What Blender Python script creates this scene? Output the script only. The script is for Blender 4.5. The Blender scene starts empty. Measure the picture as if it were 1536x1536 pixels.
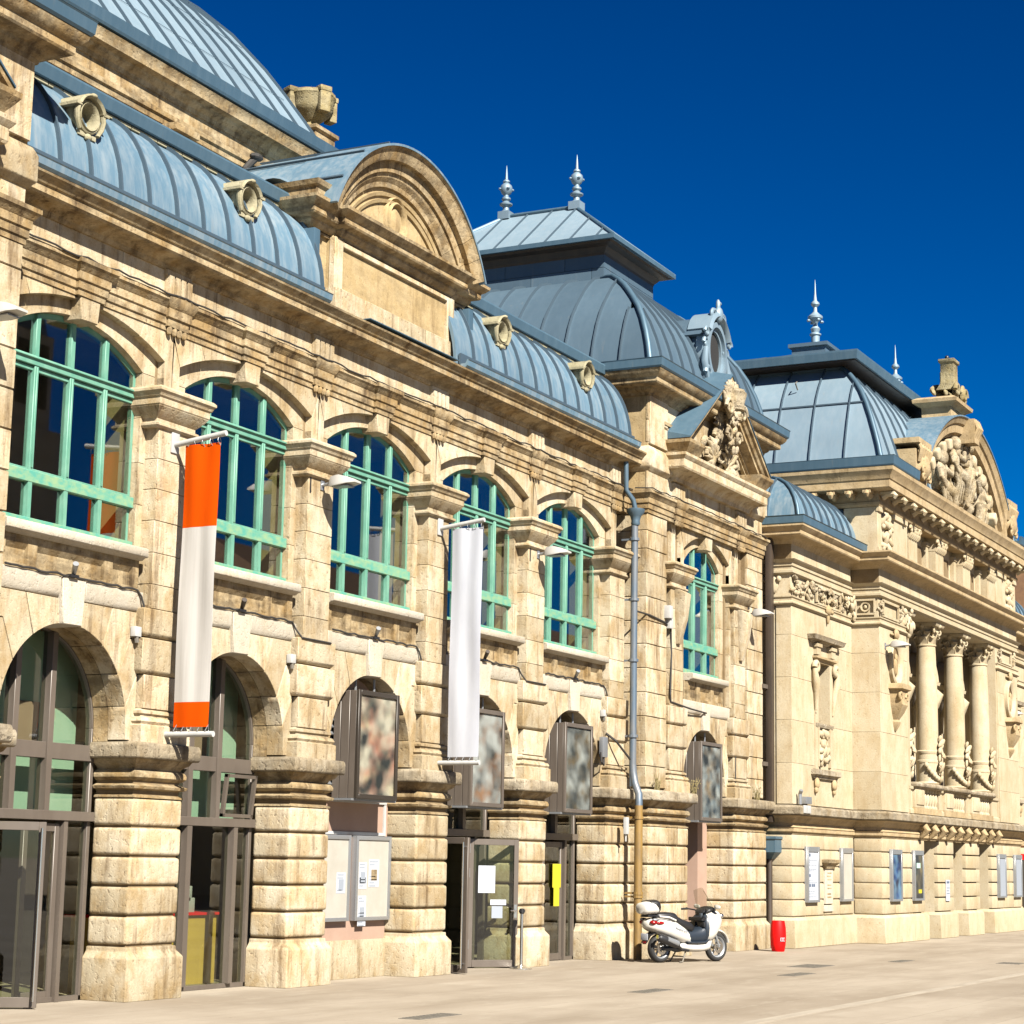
import bpy, bmesh, math, random
from mathutils import Vector, Matrix
rad = math.radians
sc = bpy.context.scene
COL = sc.collection
rnd = random.Random(7)

# ------------------------------------------------------------------ camera, sky, sun, exposure
cam_d = bpy.data.cameras.new("camera")
cam = bpy.data.objects.new("camera", cam_d)
COL.objects.link(cam)
cam_d.sensor_width = 36.0
cam_d.lens = 36.0 * 3025.7 / 1536.0
cam_d.clip_start = 0.1
cam_d.clip_end = 6000
yaw, pit, rol = 0.47274, 0.17034, 0.018802
fw = Vector((math.cos(yaw) * math.cos(pit), math.sin(yaw) * math.cos(pit), math.sin(pit)))
rt = Vector((math.sin(yaw), -math.cos(yaw), 0))
up = rt.cross(fw)
r2 = math.cos(rol) * rt + math.sin(rol) * up
u2 = -math.sin(rol) * rt + math.cos(rol) * up
m = Matrix((r2, u2, -fw)).transposed().to_4x4()
m.translation = Vector((-23.13, -17.41, 2.0))
cam.matrix_world = m
sc.camera = cam

SUN = Vector((-0.68, -1.0, 1.02)).normalized()
w = bpy.data.worlds.new("World")
sc.world = w
w.use_nodes = True
nt = w.node_tree
bg = nt.nodes["Background"]
sky = nt.nodes.new("ShaderNodeTexSky")
sky.sky_type = 'NISHITA'
sky.sun_disc = False
sky.sun_elevation = math.asin(SUN.z)
sky.sun_rotation = math.atan2(SUN.x, SUN.y)
sky.altitude = 300
sky.air_density = 1.0
sky.dust_density = 0.0
sky.ozone_density = 8.0
gam = nt.nodes.new("ShaderNodeGamma")
gam.inputs[1].default_value = 1.6
hsv = nt.nodes.new("ShaderNodeHueSaturation")
hsv.inputs['Saturation'].default_value = 1.35
hsv.inputs['Value'].default_value = 0.068
nt.links.new(sky.outputs[0], gam.inputs[0])
nt.links.new(gam.outputs[0], hsv.inputs['Color'])
nt.links.new(hsv.outputs[0], bg.inputs[0])
bg.inputs[1].default_value = 0.12

sl = bpy.data.lights.new("sun", 'SUN')
sl.energy = 5.0
sl.angle = rad(0.5)
sl.color = (1.0, 0.945, 0.85)
so = bpy.data.objects.new("sun", sl)
COL.objects.link(so)
so.rotation_euler = SUN.to_track_quat('Z', 'Y').to_euler()
so.location = (0, -30, 40)

vs = sc.view_settings
vs.view_transform = 'Standard'
vs.look = 'None'
vs.gamma = 1
vs.use_curve_mapping = False
vs.exposure = 1.78
sc.render.engine = 'CYCLES'
sc.cycles.max_bounces = 8
sc.cycles.transparent_max_bounces = 12

# ------------------------------------------------------------------ materials
KA = 0.50
def sc3(c): return tuple(x * KA for x in c)
def mat(name, col, rough=0.7, metal=0.0, spec=0.5):
    m = bpy.data.materials.new(name)
    m.use_nodes = True
    b = m.node_tree.nodes["Principled BSDF"]
    b.inputs['Base Color'].default_value = (*(sc3(col) if metal < 0.9 else col), 1)
    b.inputs['Roughness'].default_value = rough
    b.inputs['Metallic'].default_value = metal
    b.inputs['Specular IOR Level'].default_value = spec
    return m

class NT:
    def __init__(s, m):
        s.t = m.node_tree
        s.b = s.t.nodes["Principled BSDF"]
    def n(s, typ, **kw):
        x = s.t.nodes.new(typ)
        for k, v in kw.items():
            setattr(x, k, v)
        return x
    def l(s, a, b):
        s.t.links.new(a, b)
    def noise(s, scale, detail=5, rough=0.6, vec=None):
        mp = s.n("ShaderNodeMapping")
        if not hasattr(s, 'pos'):
            s.pos = s.n("ShaderNodeNewGeometry").outputs['Position']
        s.l(vec or s.pos, mp.inputs[0])
        mp.inputs['Scale'].default_value = scale if isinstance(scale, tuple) else (scale,) * 3
        t = s.n("ShaderNodeTexNoise")
        t.inputs['Scale'].default_value = 1
        t.inputs['Detail'].default_value = detail
        t.inputs['Roughness'].default_value = rough
        s.l(mp.outputs[0], t.inputs['Vector'])
        return t.outputs['Fac']
    def ramp(s, fac, a, b, ca=(0, 0, 0, 1), cb=(1, 1, 1, 1)):
        r = s.n("ShaderNodeValToRGB")
        r.color_ramp.elements[0].position = a
        r.color_ramp.elements[1].position = b
        r.color_ramp.elements[0].color = ca
        r.color_ramp.elements[1].color = cb
        s.l(fac, r.inputs[0])
        return r.outputs[0]
    def mix(s, fac, a, b, mode='MIX'):
        x = s.n("ShaderNodeMix", data_type='RGBA', blend_type=mode)
        for sock, v in ((x.inputs[0], fac), (x.inputs[6], a), (x.inputs[7], b)):
            if hasattr(v, 'is_output') or hasattr(v, 'links'):
                s.l(v, sock)
            elif isinstance(v, (int, float)):
                sock.default_value = v
            else:
                sock.default_value = (*v, 1)
        return x.outputs[2]
    def math(s, op, a, b):
        x = s.n("ShaderNodeMath", operation=op)
        for i, v in enumerate((a, b)):
            if isinstance(v, (int, float)):
                x.inputs[i].default_value = v
            else:
                s.l(v, x.inputs[i])
        return x.outputs[0]
    def bump(s, h, strength=0.3, dist=0.02):
        x = s.n("ShaderNodeBump")
        x.inputs['Strength'].default_value = strength
        x.inputs['Distance'].default_value = dist
        s.l(h, x.inputs['Height'])
        s.l(x.outputs[0], s.b.inputs['Normal'])

def stone_mat(name, light, warm, dark, blotch=0.55, streak=0.5, grime=0.0, var=0.25, bump=0.35):
    m = mat(name, light, 0.88, 0, 0.25)
    light, warm, dark = sc3(light), sc3(warm), sc3(dark)
    k = NT(m)
    big = k.noise(0.9, 6, 0.62)
    mid = k.noise((3.2, 3.2, 2.2), 6, 0.65)
    st = k.noise((5.5, 5.5, 0.55), 5, 0.7)
    fine = k.noise(38, 4, 0.7)
    pit = k.noise(16, 2, 0.5)
    c = k.mix(k.math('MULTIPLY', k.ramp(mid, 0.44, 0.64), blotch), light, warm)
    c = k.mix(k.math('MULTIPLY', k.ramp(big, 0.46, 0.72), blotch), c, warm)
    c = k.mix(k.math('MULTIPLY', k.math('MULTIPLY', k.ramp(st, 0.50, 0.66), k.ramp(big, 0.38, 0.56)), streak), c, dark)
    if grime:
        gr = k.noise((2.0, 2.0, 5.0), 7, 0.7)
        c = k.mix(k.math('MULTIPLY', k.ramp(gr, 0.46, 0.60), grime), c, (0.035, 0.024, 0.014))
    c = k.mix(k.math('MULTIPLY', k.ramp(pit, 0.66, 0.74), 0.55), c, dark)
    c = k.mix(k.ramp(fine, 0.3, 0.7, (0.86, 0.86, 0.86, 1), (1.08, 1.08, 1.08, 1)), c, c) if False else c
    g = k.mix(1.0, c, k.ramp(fine, 0.25, 0.75, (0.80, 0.79, 0.77, 1), (1.12, 1.12, 1.12, 1)), 'MULTIPLY')
    oi = k.n("ShaderNodeObjectInfo")
    rv = k.ramp(oi.outputs['Random'], 0.0, 1.0, (1 - var, 1 - var * 1.12, 1 - var * 1.35, 1), (1.06, 1.06, 1.07, 1))
    g = k.mix(1.0, g, rv, 'MULTIPLY')
    k.l(g, k.b.inputs['Base Color'])
    h = k.math('ADD', k.math('MULTIPLY', fine, 0.5), k.math('MULTIPLY', k.ramp(pit, 0.55, 0.75), -0.8))
    h = k.math('ADD', h, k.math('MULTIPLY', mid, 0.9))
    k.bump(h, bump, 0.02)
    return m

M = {}
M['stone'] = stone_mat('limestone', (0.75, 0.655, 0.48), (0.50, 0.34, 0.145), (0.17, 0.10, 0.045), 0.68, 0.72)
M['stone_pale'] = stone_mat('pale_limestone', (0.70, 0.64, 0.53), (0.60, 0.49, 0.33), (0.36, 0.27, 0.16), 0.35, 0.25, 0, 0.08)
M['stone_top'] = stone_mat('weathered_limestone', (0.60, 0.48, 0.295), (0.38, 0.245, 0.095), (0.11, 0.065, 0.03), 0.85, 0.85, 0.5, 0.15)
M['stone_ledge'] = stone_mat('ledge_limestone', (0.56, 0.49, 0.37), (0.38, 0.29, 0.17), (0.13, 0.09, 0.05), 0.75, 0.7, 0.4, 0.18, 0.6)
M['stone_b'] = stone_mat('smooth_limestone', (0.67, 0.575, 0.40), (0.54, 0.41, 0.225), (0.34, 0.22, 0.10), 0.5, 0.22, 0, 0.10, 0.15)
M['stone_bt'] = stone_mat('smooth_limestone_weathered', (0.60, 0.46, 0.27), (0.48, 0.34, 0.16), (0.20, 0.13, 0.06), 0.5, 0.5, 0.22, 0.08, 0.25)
M['joint'] = stone_mat('joint_mortar', (0.34, 0.25, 0.14), (0.25, 0.165, 0.075), (0.12, 0.08, 0.04), 0.5, 0.4, 0, 0.1)
M['render'] = stone_mat('ochre_render', (0.58, 0.445, 0.245), (0.47, 0.335, 0.15), (0.24, 0.15, 0.065), 0.6, 0.6, 0.2, 0.05, 0.2)
M['carved'] = stone_mat('carved_limestone', (0.66, 0.57, 0.41), (0.44, 0.32, 0.15), (0.14, 0.09, 0.045), 0.7, 0.6, 0.5, 0.08, 1.0)

def zinc_mat(name, col, pale, rough=0.5, stain=0.5):
    m = mat(name, col, rough, 0.35, 0.5)
    col, pale = sc3(col), sc3(pale)
    k = NT(m)
    st = k.noise((7, 7, 0.45), 5, 0.65)
    big = k.noise(0.8, 5, 0.6)
    rust = k.noise((9, 9, 0.5), 3, 0.5)
    c = k.mix(k.math('MULTIPLY', k.ramp(st, 0.42, 0.66), stain), col, pale)
    c = k.mix(k.math('MULTIPLY', k.ramp(big, 0.42, 0.7), 0.35), c, tuple(x * 0.72 for x in col))
    c = k.mix(k.math('MULTIPLY', k.ramp(rust, 0.66, 0.78), 0.35 * stain), c, (0.28, 0.22, 0.15))
    oi = k.n("ShaderNodeObjectInfo")
    c = k.mix(1.0, c, k.ramp(oi.outputs['Random'], 0, 1, (0.86, 0.87, 0.88, 1), (1.08, 1.07, 1.06, 1)), 'MULTIPLY')
    k.l(c, k.b.inputs['Base Color'])
    k.bump(k.noise((2.2, 2.2, 0.8), 2, 0.5), 0.15, 0.03)
    return m
M['zinc'] = zinc_mat('zinc', (0.20, 0.35, 0.47), (0.44, 0.54, 0.60), 0.5, 0.8)
M['zinc_smooth'] = zinc_mat('zinc_blue', (0.35, 0.49, 0.59), (0.45, 0.57, 0.65), 0.5, 0.5)
M['zinc_dark'] = zinc_mat('zinc_dark', (0.125, 0.205, 0.275), (0.18, 0.265, 0.335), 0.55, 0.3)
M['lead'] = zinc_mat('gutter_zinc', (0.10, 0.19, 0.265), (0.17, 0.27, 0.345), 0.5, 0.4)
M['finial'] = zinc_mat('finial_zinc', (0.30, 0.42, 0.51), (0.42, 0.53, 0.60), 0.5, 0.3)
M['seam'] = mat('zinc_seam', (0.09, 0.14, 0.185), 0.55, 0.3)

def simple_noise(name, a, b, scale, rough=0.6, metal=0, lo=0.4, hi=0.65, bump=0.0):
    m = mat(name, a, rough, metal)
    a, b = sc3(a), sc3(b)
    k = NT(m)
    f = k.noise(scale, 5, 0.65)
    k.l(k.mix(k.ramp(f, lo, hi), a, b), k.b.inputs['Base Color'])
    if bump:
        k.bump(f, bump, 0.01)
    return m
M['green'] = simple_noise('green_paint', (0.135, 0.37, 0.265), (0.20, 0.44, 0.32), (5, 5, 2.5), 0.55, 0, 0.40, 0.62, 0.2)
M['green_worn'] = simple_noise('worn_green_paint', (0.10, 0.40, 0.31), (0.30, 0.47, 0.26), (7, 7, 12), 0.6, 0, 0.38, 0.64, 0.3)
M['bronze'] = simple_noise('taupe_metal', (0.155, 0.125, 0.10), (0.18, 0.148, 0.12), (3, 3, 1), 0.42, 0.1)
M['bronze_dark'] = mat('dark_bronze_metal', (0.06, 0.048, 0.036), 0.4, 0.2)
M['pink'] = simple_noise('pink_render', (0.46, 0.30, 0.22), (0.50, 0.335, 0.25), 2.0, 0.8)
M['white'] = simple_noise('white_paint', (0.62, 0.62, 0.60), (0.54, 0.54, 0.52), 5, 0.5)
M['alu'] = mat('aluminium', (0.50, 0.52, 0.54), 0.38, 0.6)
M['steel'] = mat('brushed_steel', (0.6, 0.58, 0.55), 0.25, 1.0)
M['black'] = mat('black_plastic', (0.018, 0.018, 0.02), 0.45)
M['rubber'] = mat('rubber', (0.022, 0.021, 0.02), 0.8)
M['cable'] = mat('cable_black', (0.03, 0.026, 0.022), 0.7)
M['orange'] = simple_noise('orange_cloth', (0.76, 0.090, 0.0), (0.72, 0.083, 0.0), (3, 3, 0.6), 0.9)
M['orange'].node_tree.nodes['Principled BSDF'].inputs['Specular IOR Level'].default_value = 0.05
M['cloth'] = simple_noise('white_cloth', (0.64, 0.615, 0.58), (0.55, 0.525, 0.49), (9, 9, 0.35), 0.8)
M['cloth_blue'] = simple_noise('cool_white_cloth', (0.64, 0.66, 0.72), (0.57, 0.59, 0.66), (3, 3, 0.5), 0.7)
M['red'] = mat('red_plastic', (0.95, 0.004, 0.004), 0.5, 0, 0.2)
M['lamp_grey'] = mat('grey_lamp_housing', (0.60, 0.58, 0.54), 0.5)
M['scooter'] = mat('pearl_white_paint', (0.80, 0.76, 0.68), 0.22)
M['scooter_dark'] = mat('dark_blue_plastic', (0.02, 0.03, 0.045), 0.4)
M['taillight'] = mat('red_lens', (0.35, 0.01, 0.01), 0.15)
M['chrome'] = mat('chrome', (0.6, 0.6, 0.6), 0.15, 1.0)
M['paper'] = mat('paper', (0.58, 0.61, 0.67), 0.8)
M['paper_y'] = mat('yellow_paper', (0.66, 0.56, 0.01), 0.8)
M['cream_board'] = simple_noise('cream_board', (0.55, 0.52, 0.45), (0.50, 0.47, 0.40), 3, 0.6)
M['ink'] = mat('print_ink', (0.12, 0.16, 0.24), 0.7)
M['ink_soft'] = mat('faded_print', (0.36, 0.40, 0.46), 0.7)
M['green_panel'] = simple_noise('mint_panel', (0.50, 0.74, 0.62), (0.56, 0.78, 0.66), 1.2, 0.7)
M['yellow_wood'] = simple_noise('ochre_wood', (0.75, 0.50, 0.09), (0.66, 0.43, 0.08), (1, 1, 6), 0.5)
M['dark_room'] = simple_noise('dark_room', (0.30, 0.24, 0.16), (0.36, 0.29, 0.20), 0.8, 0.9)
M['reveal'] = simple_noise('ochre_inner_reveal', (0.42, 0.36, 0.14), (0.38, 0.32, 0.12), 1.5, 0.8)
M['floor_in'] = simple_noise('tile_floor', (0.5, 0.42, 0.28), (0.42, 0.35, 0.23), 2, 0.5)
M['pipe_blue'] = simple_noise('zinc_downpipe', (0.13, 0.185, 0.25), (0.24, 0.25, 0.26), (6, 6, 1.2), 0.5, 0.3)
M['pipe_ochre'] = simple_noise('ochre_pipe_paint', (0.34, 0.20, 0.045), (0.20, 0.125, 0.045), (6, 6, 1.5), 0.6, 0)
M['brown_pipe'] = simple_noise('brown_pipe_paint', (0.05, 0.035, 0.025), (0.08, 0.055, 0.035), (4, 4, 1), 0.5, 0)
M['iron'] = simple_noise('cast_iron', (0.20, 0.18, 0.15), (0.28, 0.25, 0.20), 12, 0.7, 0.2)
M['lichen'] = stone_mat('lichen_stone', (0.46, 0.40, 0.24), (0.36, 0.27, 0.10), (0.12, 0.10, 0.05), 0.7, 0.5, 0.4, 0.05, 0.6)
M['oeil'] = stone_mat('painted_zinc_ornament', (0.47, 0.43, 0.29), (0.36, 0.32, 0.18), (0.14, 0.12, 0.06), 0.5, 0.5, 0.15, 0.05, 0.3)
M['hole'] = mat('dark_void', (0.01, 0.01, 0.01), 0.9)
M['tile'] = simple_noise('clay_tile', (0.30, 0.16, 0.07), (0.20, 0.10, 0.05), 3, 0.8)

def glass_mat(name, tint, ior=1.5, refl=1.0):
    m = bpy.data.materials.new(name)
    m.use_nodes = True
    t = m.node_tree
    for n_ in list(t.nodes):
        if n_.type == 'BSDF_PRINCIPLED':
            t.nodes.remove(n_)
    out = [n_ for n_ in t.nodes if n_.type == 'OUTPUT_MATERIAL'][0]
    fr = t.nodes.new("ShaderNodeFresnel"); fr.inputs[0].default_value = ior
    mu = t.nodes.new("ShaderNodeMath"); mu.operation = 'MULTIPLY'; mu.inputs[1].default_value = refl; mu.use_clamp = True
    tr = t.nodes.new("ShaderNodeBsdfTransparent"); tr.inputs[0].default_value = (*tint, 1)
    gl = t.nodes.new("ShaderNodeBsdfGlossy"); gl.inputs['Roughness'].default_value = 0.015
    gl.inputs[0].default_value = (0.95, 0.97, 1, 1)
    mx = t.nodes.new("ShaderNodeMixShader")
    ge = t.nodes.new("ShaderNodeNewGeometry")
    inv = t.nodes.new("ShaderNodeMath"); inv.operation = 'SUBTRACT'; inv.inputs[0].default_value = 1.0
    m2 = t.nodes.new("ShaderNodeMath"); m2.operation = 'MULTIPLY'
    t.links.new(ge.outputs['Backfacing'], inv.inputs[1])
    t.links.new(fr.outputs[0], mu.inputs[0]); t.links.new(mu.outputs[0], m2.inputs[0]); t.links.new(inv.outputs[0], m2.inputs[1])
    t.links.new(m2.outputs[0], mx.inputs[0])
    t.links.new(tr.outputs[0], mx.inputs[1]); t.links.new(gl.outputs[0], mx.inputs[2])
    t.links.new(mx.outputs[0], out.inputs[0])
    return m
M['glass'] = glass_mat('window_glass', (0.80, 0.82, 0.78), 1.6, 2.3)
M['glass_low'] = glass_mat('shop_glass', (0.80, 0.83, 0.77), 1.5, 1.5)
M['shield'] = glass_mat('windscreen_plastic', (0.85, 0.85, 0.82), 1.4, 0.35)

def poster_mat(name, cols, seed):
    m = mat(name, cols[0], 0.3)
    k = NT(m)
    tc = k.n("ShaderNodeTexCoord").outputs['Object']
    mp = k.n("ShaderNodeMapping"); mp.inputs['Location'].default_value = (seed, seed * 2.3, seed)
    k.l(tc, mp.inputs[0])
    c = sc3(cols[0])
    for i, cc_ in enumerate(cols[1:]):
        m2 = k.n("ShaderNodeMapping"); m2.inputs['Location'].default_value = (seed + 5 * i, 3.1 * i, seed * i)
        k.l(tc, m2.inputs[0])
        f = k.noise((2.4, 2.4, 2.9), 1.6, 0.4, m2.outputs[0])
        c = k.mix(k.ramp(f, 0.40, 0.68), c, sc3(cc_))
    k.l(c, k.b.inputs['Base Color'])
    return m
M['poster1'] = poster_mat('poster_pink', [(0.30, 0.30, 0.26), (0.95, 0.85, 0.62), (0.85, 0.26, 0.20), (0.90, 0.50, 0.40), (0.95, 0.90, 0.80), (0.07, 0.08, 0.09)], 3.0)
M['poster2'] = poster_mat('poster_portrait', [(0.05, 0.07, 0.10), (0.12, 0.12, 0.12), (0.55, 0.30, 0.18), (0.40, 0.42, 0.45), (0.8, 0.84, 0.9)], 8.2)
M['poster3'] = poster_mat('poster_storm', [(0.14, 0.15, 0.17), (0.5, 0.54, 0.58), (0.32, 0.24, 0.15), (0.70, 0.75, 0.80), (0.10, 0.11, 0.12)], 14.1)
M['poster4'] = poster_mat('poster_sky', [(0.10, 0.13, 0.18), (0.45, 0.58, 0.72), (0.55, 0.42, 0.30), (0.75, 0.82, 0.90), (0.06, 0.07, 0.09)], 20.7)
M['poster_blue'] = poster_mat('poster_deep_blue', [(0.005, 0.01, 0.05), (0.01, 0.08, 0.28), (0.02, 0.02, 0.05), (0.15, 0.30, 0.45)], 5.3)
M['poster_dark'] = poster_mat('poster_dark', [(0.01, 0.012, 0.015), (0.05, 0.06, 0.05), (0.20, 0.16, 0.08), (0.02, 0.02, 0.03)], 9.9)

# pavement
pm = mat('pavement_stone', (0.45, 0.36, 0.25), 0.85, 0, 0.2)
k = NT(pm)
a_ = k.noise((0.10, 0.55, 1), 6, 0.65)
b_ = k.noise((0.9, 2.6, 1), 5, 0.7)
c_ = k.noise(9, 4, 0.7)
d_ = k.noise((0.35, 0.35, 1), 5, 0.6)
cc = k.mix(k.ramp(a_, 0.38, 0.62), sc3((0.51, 0.44, 0.345)), sc3((0.39, 0.325, 0.245)))
cc = k.mix(k.math('MULTIPLY', k.ramp(d_, 0.45, 0.68), 0.5), cc, sc3((0.30, 0.24, 0.175)))
cc = k.mix(k.math('MULTIPLY', k.ramp(b_, 0.54, 0.70), 0.5), cc, sc3((0.56, 0.50, 0.40)))
cc = k.mix(k.math('MULTIPLY', k.ramp(c_, 0.60, 0.74), 0.35), cc, sc3((0.27, 0.21, 0.14)))
vo = k.n("ShaderNodeTexVoronoi"); vo.inputs['Scale'].default_value = 2.6
k.l(k.pos, vo.inputs['Vector'])
cc = k.mix(k.math('MULTIPLY', k.ramp(vo.outputs['Distance'], 0.045, 0.075, (1, 1, 1, 1), (0, 0, 0, 1)), 0.45), cc, sc3((0.20, 0.16, 0.12)))
br = k.n("ShaderNodeTexBrick"); br.offset = 0.5
br.inputs['Scale'].default_value = 1.0; br.inputs['Mortar Size'].default_value = 0.012; br.inputs['Brick Width'].default_value = 2.4; br.inputs['Row Height'].default_value = 1.2
br.inputs['Color1'].default_value = (1, 1, 1, 1); br.inputs['Color2'].default_value = (0.90, 0.89, 0.88, 1); br.inputs['Mortar'].default_value = (0.74, 0.72, 0.69, 1)
k.l(k.pos, br.inputs['Vector'])
cc = k.mix(0.75, cc, k.mix(1.0, cc, br.outputs['Color'], 'MULTIPLY'))
k.l(cc, k.b.inputs['Base Color'])
k.bump(c_, 0.25, 0.006)
M['paving'] = pm
M['paving_pale'] = simple_noise('pale_paving_band', (0.50, 0.435, 0.34), (0.39, 0.33, 0.25), (0.8, 5, 1), 0.85)

# ------------------------------------------------------------------ geometry helpers
class G:
    def __init__(s):
        s.v = []; s.f = []
    def poly(s, vs, fs):
        o = len(s.v)
        s.v += [tuple(x) for x in vs]
        s.f += [tuple(i + o for i in q) for q in fs]
        return s
    def box(s, x0, x1, y0, y1, z0, z1):
        return s.poly([(x0, y0, z0), (x1, y0, z0), (x1, y1, z0), (x0, y1, z0), (x0, y0, z1), (x1, y0, z1), (x1, y1, z1), (x0, y1, z1)],
                      [(0, 3, 2, 1), (4, 5, 6, 7), (0, 1, 5, 4), (1, 2, 6, 5), (2, 3, 7, 6), (3, 0, 4, 7)])
    def prism(s, pts, ax, a, b):
        n = len(pts)
        if ax == 'y': P = lambda p, t: (p[0], t, p[1])
        elif ax == 'x': P = lambda p, t: (t, p[0], p[1])
        else: P = lambda p, t: (p[0], p[1], t)
        vs = [P(p, a) for p in pts] + [P(p, b) for p in pts]
        fs = [tuple(range(n)), tuple(range(2 * n - 1, n - 1, -1))]
        fs += [(i, (i + 1) % n, n + (i + 1) % n, n + i) for i in range(n)]
        return s.poly(vs, fs)
    def skin(s, rings, closed=True, caps=True):
        n = len(rings[0]); vs = []; fs = []
        for r in rings: vs += list(r)
        for j in range(len(rings) - 1):
            for i in range(n if closed else n - 1):
                a = j * n + i; b = j * n + (i + 1) % n
                fs.append((a, b, b + n, a + n))
        if caps and closed:
            fs.append(tuple(range(n - 1, -1, -1)))
            fs.append(tuple(range((len(rings) - 1) * n, len(rings) * n)))
        return s.poly(vs, fs)
    def sweep(s, prof, path, cyclic=False):
        # prof: closed polygon of (out, z); path: plan points, outward on the right-hand side
        P = [Vector((p[0], p[1])) for p in path]; n = len(P); rings = []
        def nrm(a, b):
            d = (b - a).normalized(); return Vector((d.y, -d.x))
        for i in range(n):
            if cyclic:
                n1 = nrm(P[i - 1], P[i]); n2 = nrm(P[i], P[(i + 1) % n])
            else:
                n1 = nrm(P[i - 1], P[i]) if i > 0 else nrm(P[0], P[1])
                n2 = nrm(P[i], P[i + 1]) if i < n - 1 else n1
            mm = (n1 + n2) / (1 + n1.dot(n2))
            rings.append([(P[i].x + mm.x * o, P[i].y + mm.y * o, z) for o, z in prof])
        if cyclic:
            rings.append(rings[0])
        return s.skin(rings, True, not cyclic)
    def arc(s, prof, cx, cz, a0, a1, n=24):
        # prof closed polygon of (r, y); angle from +x axis towards +z
        rings = []
        for i in range(n + 1):
            a = a0 + (a1 - a0) * i / n
            rings.append([(cx + r * math.cos(a), y, cz + r * math.sin(a)) for r, y in prof])
        return s.skin(rings)
    def lathe(s, prof, c=(0, 0, 0), n=20, sx=1, sy=1, a0=0, a1=2 * math.pi):
        full = abs(a1 - a0 - 2 * math.pi) < 1e-4
        rings = []
        for r, z in prof:
            rings.append([(c[0] + sx * r * math.cos(a0 + (a1 - a0) * i / (n if full else n - 1)),
                           c[1] + sy * r * math.sin(a0 + (a1 - a0) * i / (n if full else n - 1)), c[2] + z) for i in range(n)])
        return s.skin(rings, full, full)
    def tube(s, pts, r, n=8):
        P = [Vector(p) for p in pts]; rings = []
        for i, p in enumerate(P):
            d = (P[min(i + 1, len(P) - 1)] - P[max(i - 1, 0)]).normalized()
            u = d.orthogonal().normalized() if i == 0 else (pu - d * pu.dot(d)).normalized()
            pu = u; v_ = d.cross(u)
            rr = r[i] if isinstance(r, (list, tuple)) else r
            rings.append([p + rr * (math.cos(2 * math.pi * t / n) * u + math.sin(2 * math.pi * t / n) * v_) for t in range(n)])
        return s.skin(rings)
    def ell(s, c, r, nu=10, nv=7, R=None):
        rings = []
        for j in range(nv + 1):
            t = math.pi * (j + 0.02) / (nv + 0.04)
            ring = []
            for i in range(nu):
                a = 2 * math.pi * i / nu
                p = Vector((r[0] * math.sin(t) * math.cos(a), r[1] * math.sin(t) * math.sin(a), r[2] * math.cos(t)))
                if R: p = R @ p
                ring.append(Vector(c) + p)
            rings.append(ring)
        return s.skin(rings)
    def mesh(s, name, bevel=0, smooth=0, seg=2):
        me = bpy.data.meshes.new(name)
        me.from_pydata(s.v, [], s.f)
        bm = bmesh.new(); bm.from_mesh(me)
        bmesh.ops.recalc_face_normals(bm, faces=bm.faces)
        if bevel:
            ed = [e for e in bm.edges if len(e.link_faces) == 2 and e.calc_face_angle(0) > 0.5]
            bmesh.ops.bevel(bm, geom=ed, offset=bevel, segments=seg, profile=0.6, affect='EDGES', clamp_overlap=True)
        bm.to_mesh(me); bm.free()
        if smooth or bevel:
            for p in me.polygons: p.use_smooth = True
            me.set_sharp_from_angle(angle=rad(smooth or 40))
        return me

WL = {}
def wl(o): return WL.get(o.name, Vector((0, 0, 0)))
def link(name, data, parent=None, loc=(0, 0, 0)):
    o = bpy.data.objects.new(name, data)
    COL.objects.link(o)
    o.location = Vector(loc) - (wl(parent) if parent else Vector((0, 0, 0)))
    if parent: o.parent = parent
    WL[o.name] = Vector(loc)
    return o
CACHE = {}
def part(name, g, m, parent=None, loc=(0, 0, 0), key=None, bevel=0, smooth=0, seg=2):
    """one mesh object; g is a G in coordinates local to loc (or a function making it, shared through key)"""
    kk = (key, m) if key else None
    if kk and kk in CACHE:
        me = CACHE[kk]
    else:
        gg = g() if callable(g) else g
        me = gg.mesh(name, bevel, smooth, seg)
        me.materials.append(M[m])
        if kk: CACHE[kk] = me
    return link(name, me, parent, loc)
def tag(o, label=None, cat=None, group=None, kind=None):
    if label: o['label'] = label
    if cat: o['category'] = cat
    if group: o['group'] = group
    if kind: o['kind'] = kind
    return o
def thing(name, label, cat, loc=(0, 0, 0), group=None, rz=0):
    o = link(name, None, None, loc)
    o.rotation_euler = (0, 0, rz)
    return tag(o, label, cat, group)
def arcpts(cx, cz, r, a0, a1, n):
    return [(cx + r * math.cos(a0 + (a1 - a0) * i / n), cz + r * math.sin(a0 + (a1 - a0) * i / n)) for i in range(n + 1)]
def blockset(parent, x0, x1, y0, y1, zs, m, cuts=(), gap=0.014, bev=0.012, name='stone_block', seed=0, back=True):
    """courses of stone blocks, each its own object; cuts alternate per course"""
    r = random.Random(seed)
    for i in range(len(zs) - 1):
        xs = [x0] + [c for c in (cuts[i % len(cuts)] if cuts else ())] + [x1]
        for a, b in zip(xs[:-1], xs[1:]):
            dy = r.uniform(-0.006, 0.006)
            g = G().box(-(b - a) / 2 + gap / 2, (b - a) / 2 - gap / 2, y0 + dy, y1, gap / 2, zs[i + 1] - zs[i] - gap / 2)
            part(name, g, m, parent, ((a + b) / 2, 0, zs[i]), key=None, bevel=bev, seg=1)

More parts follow.
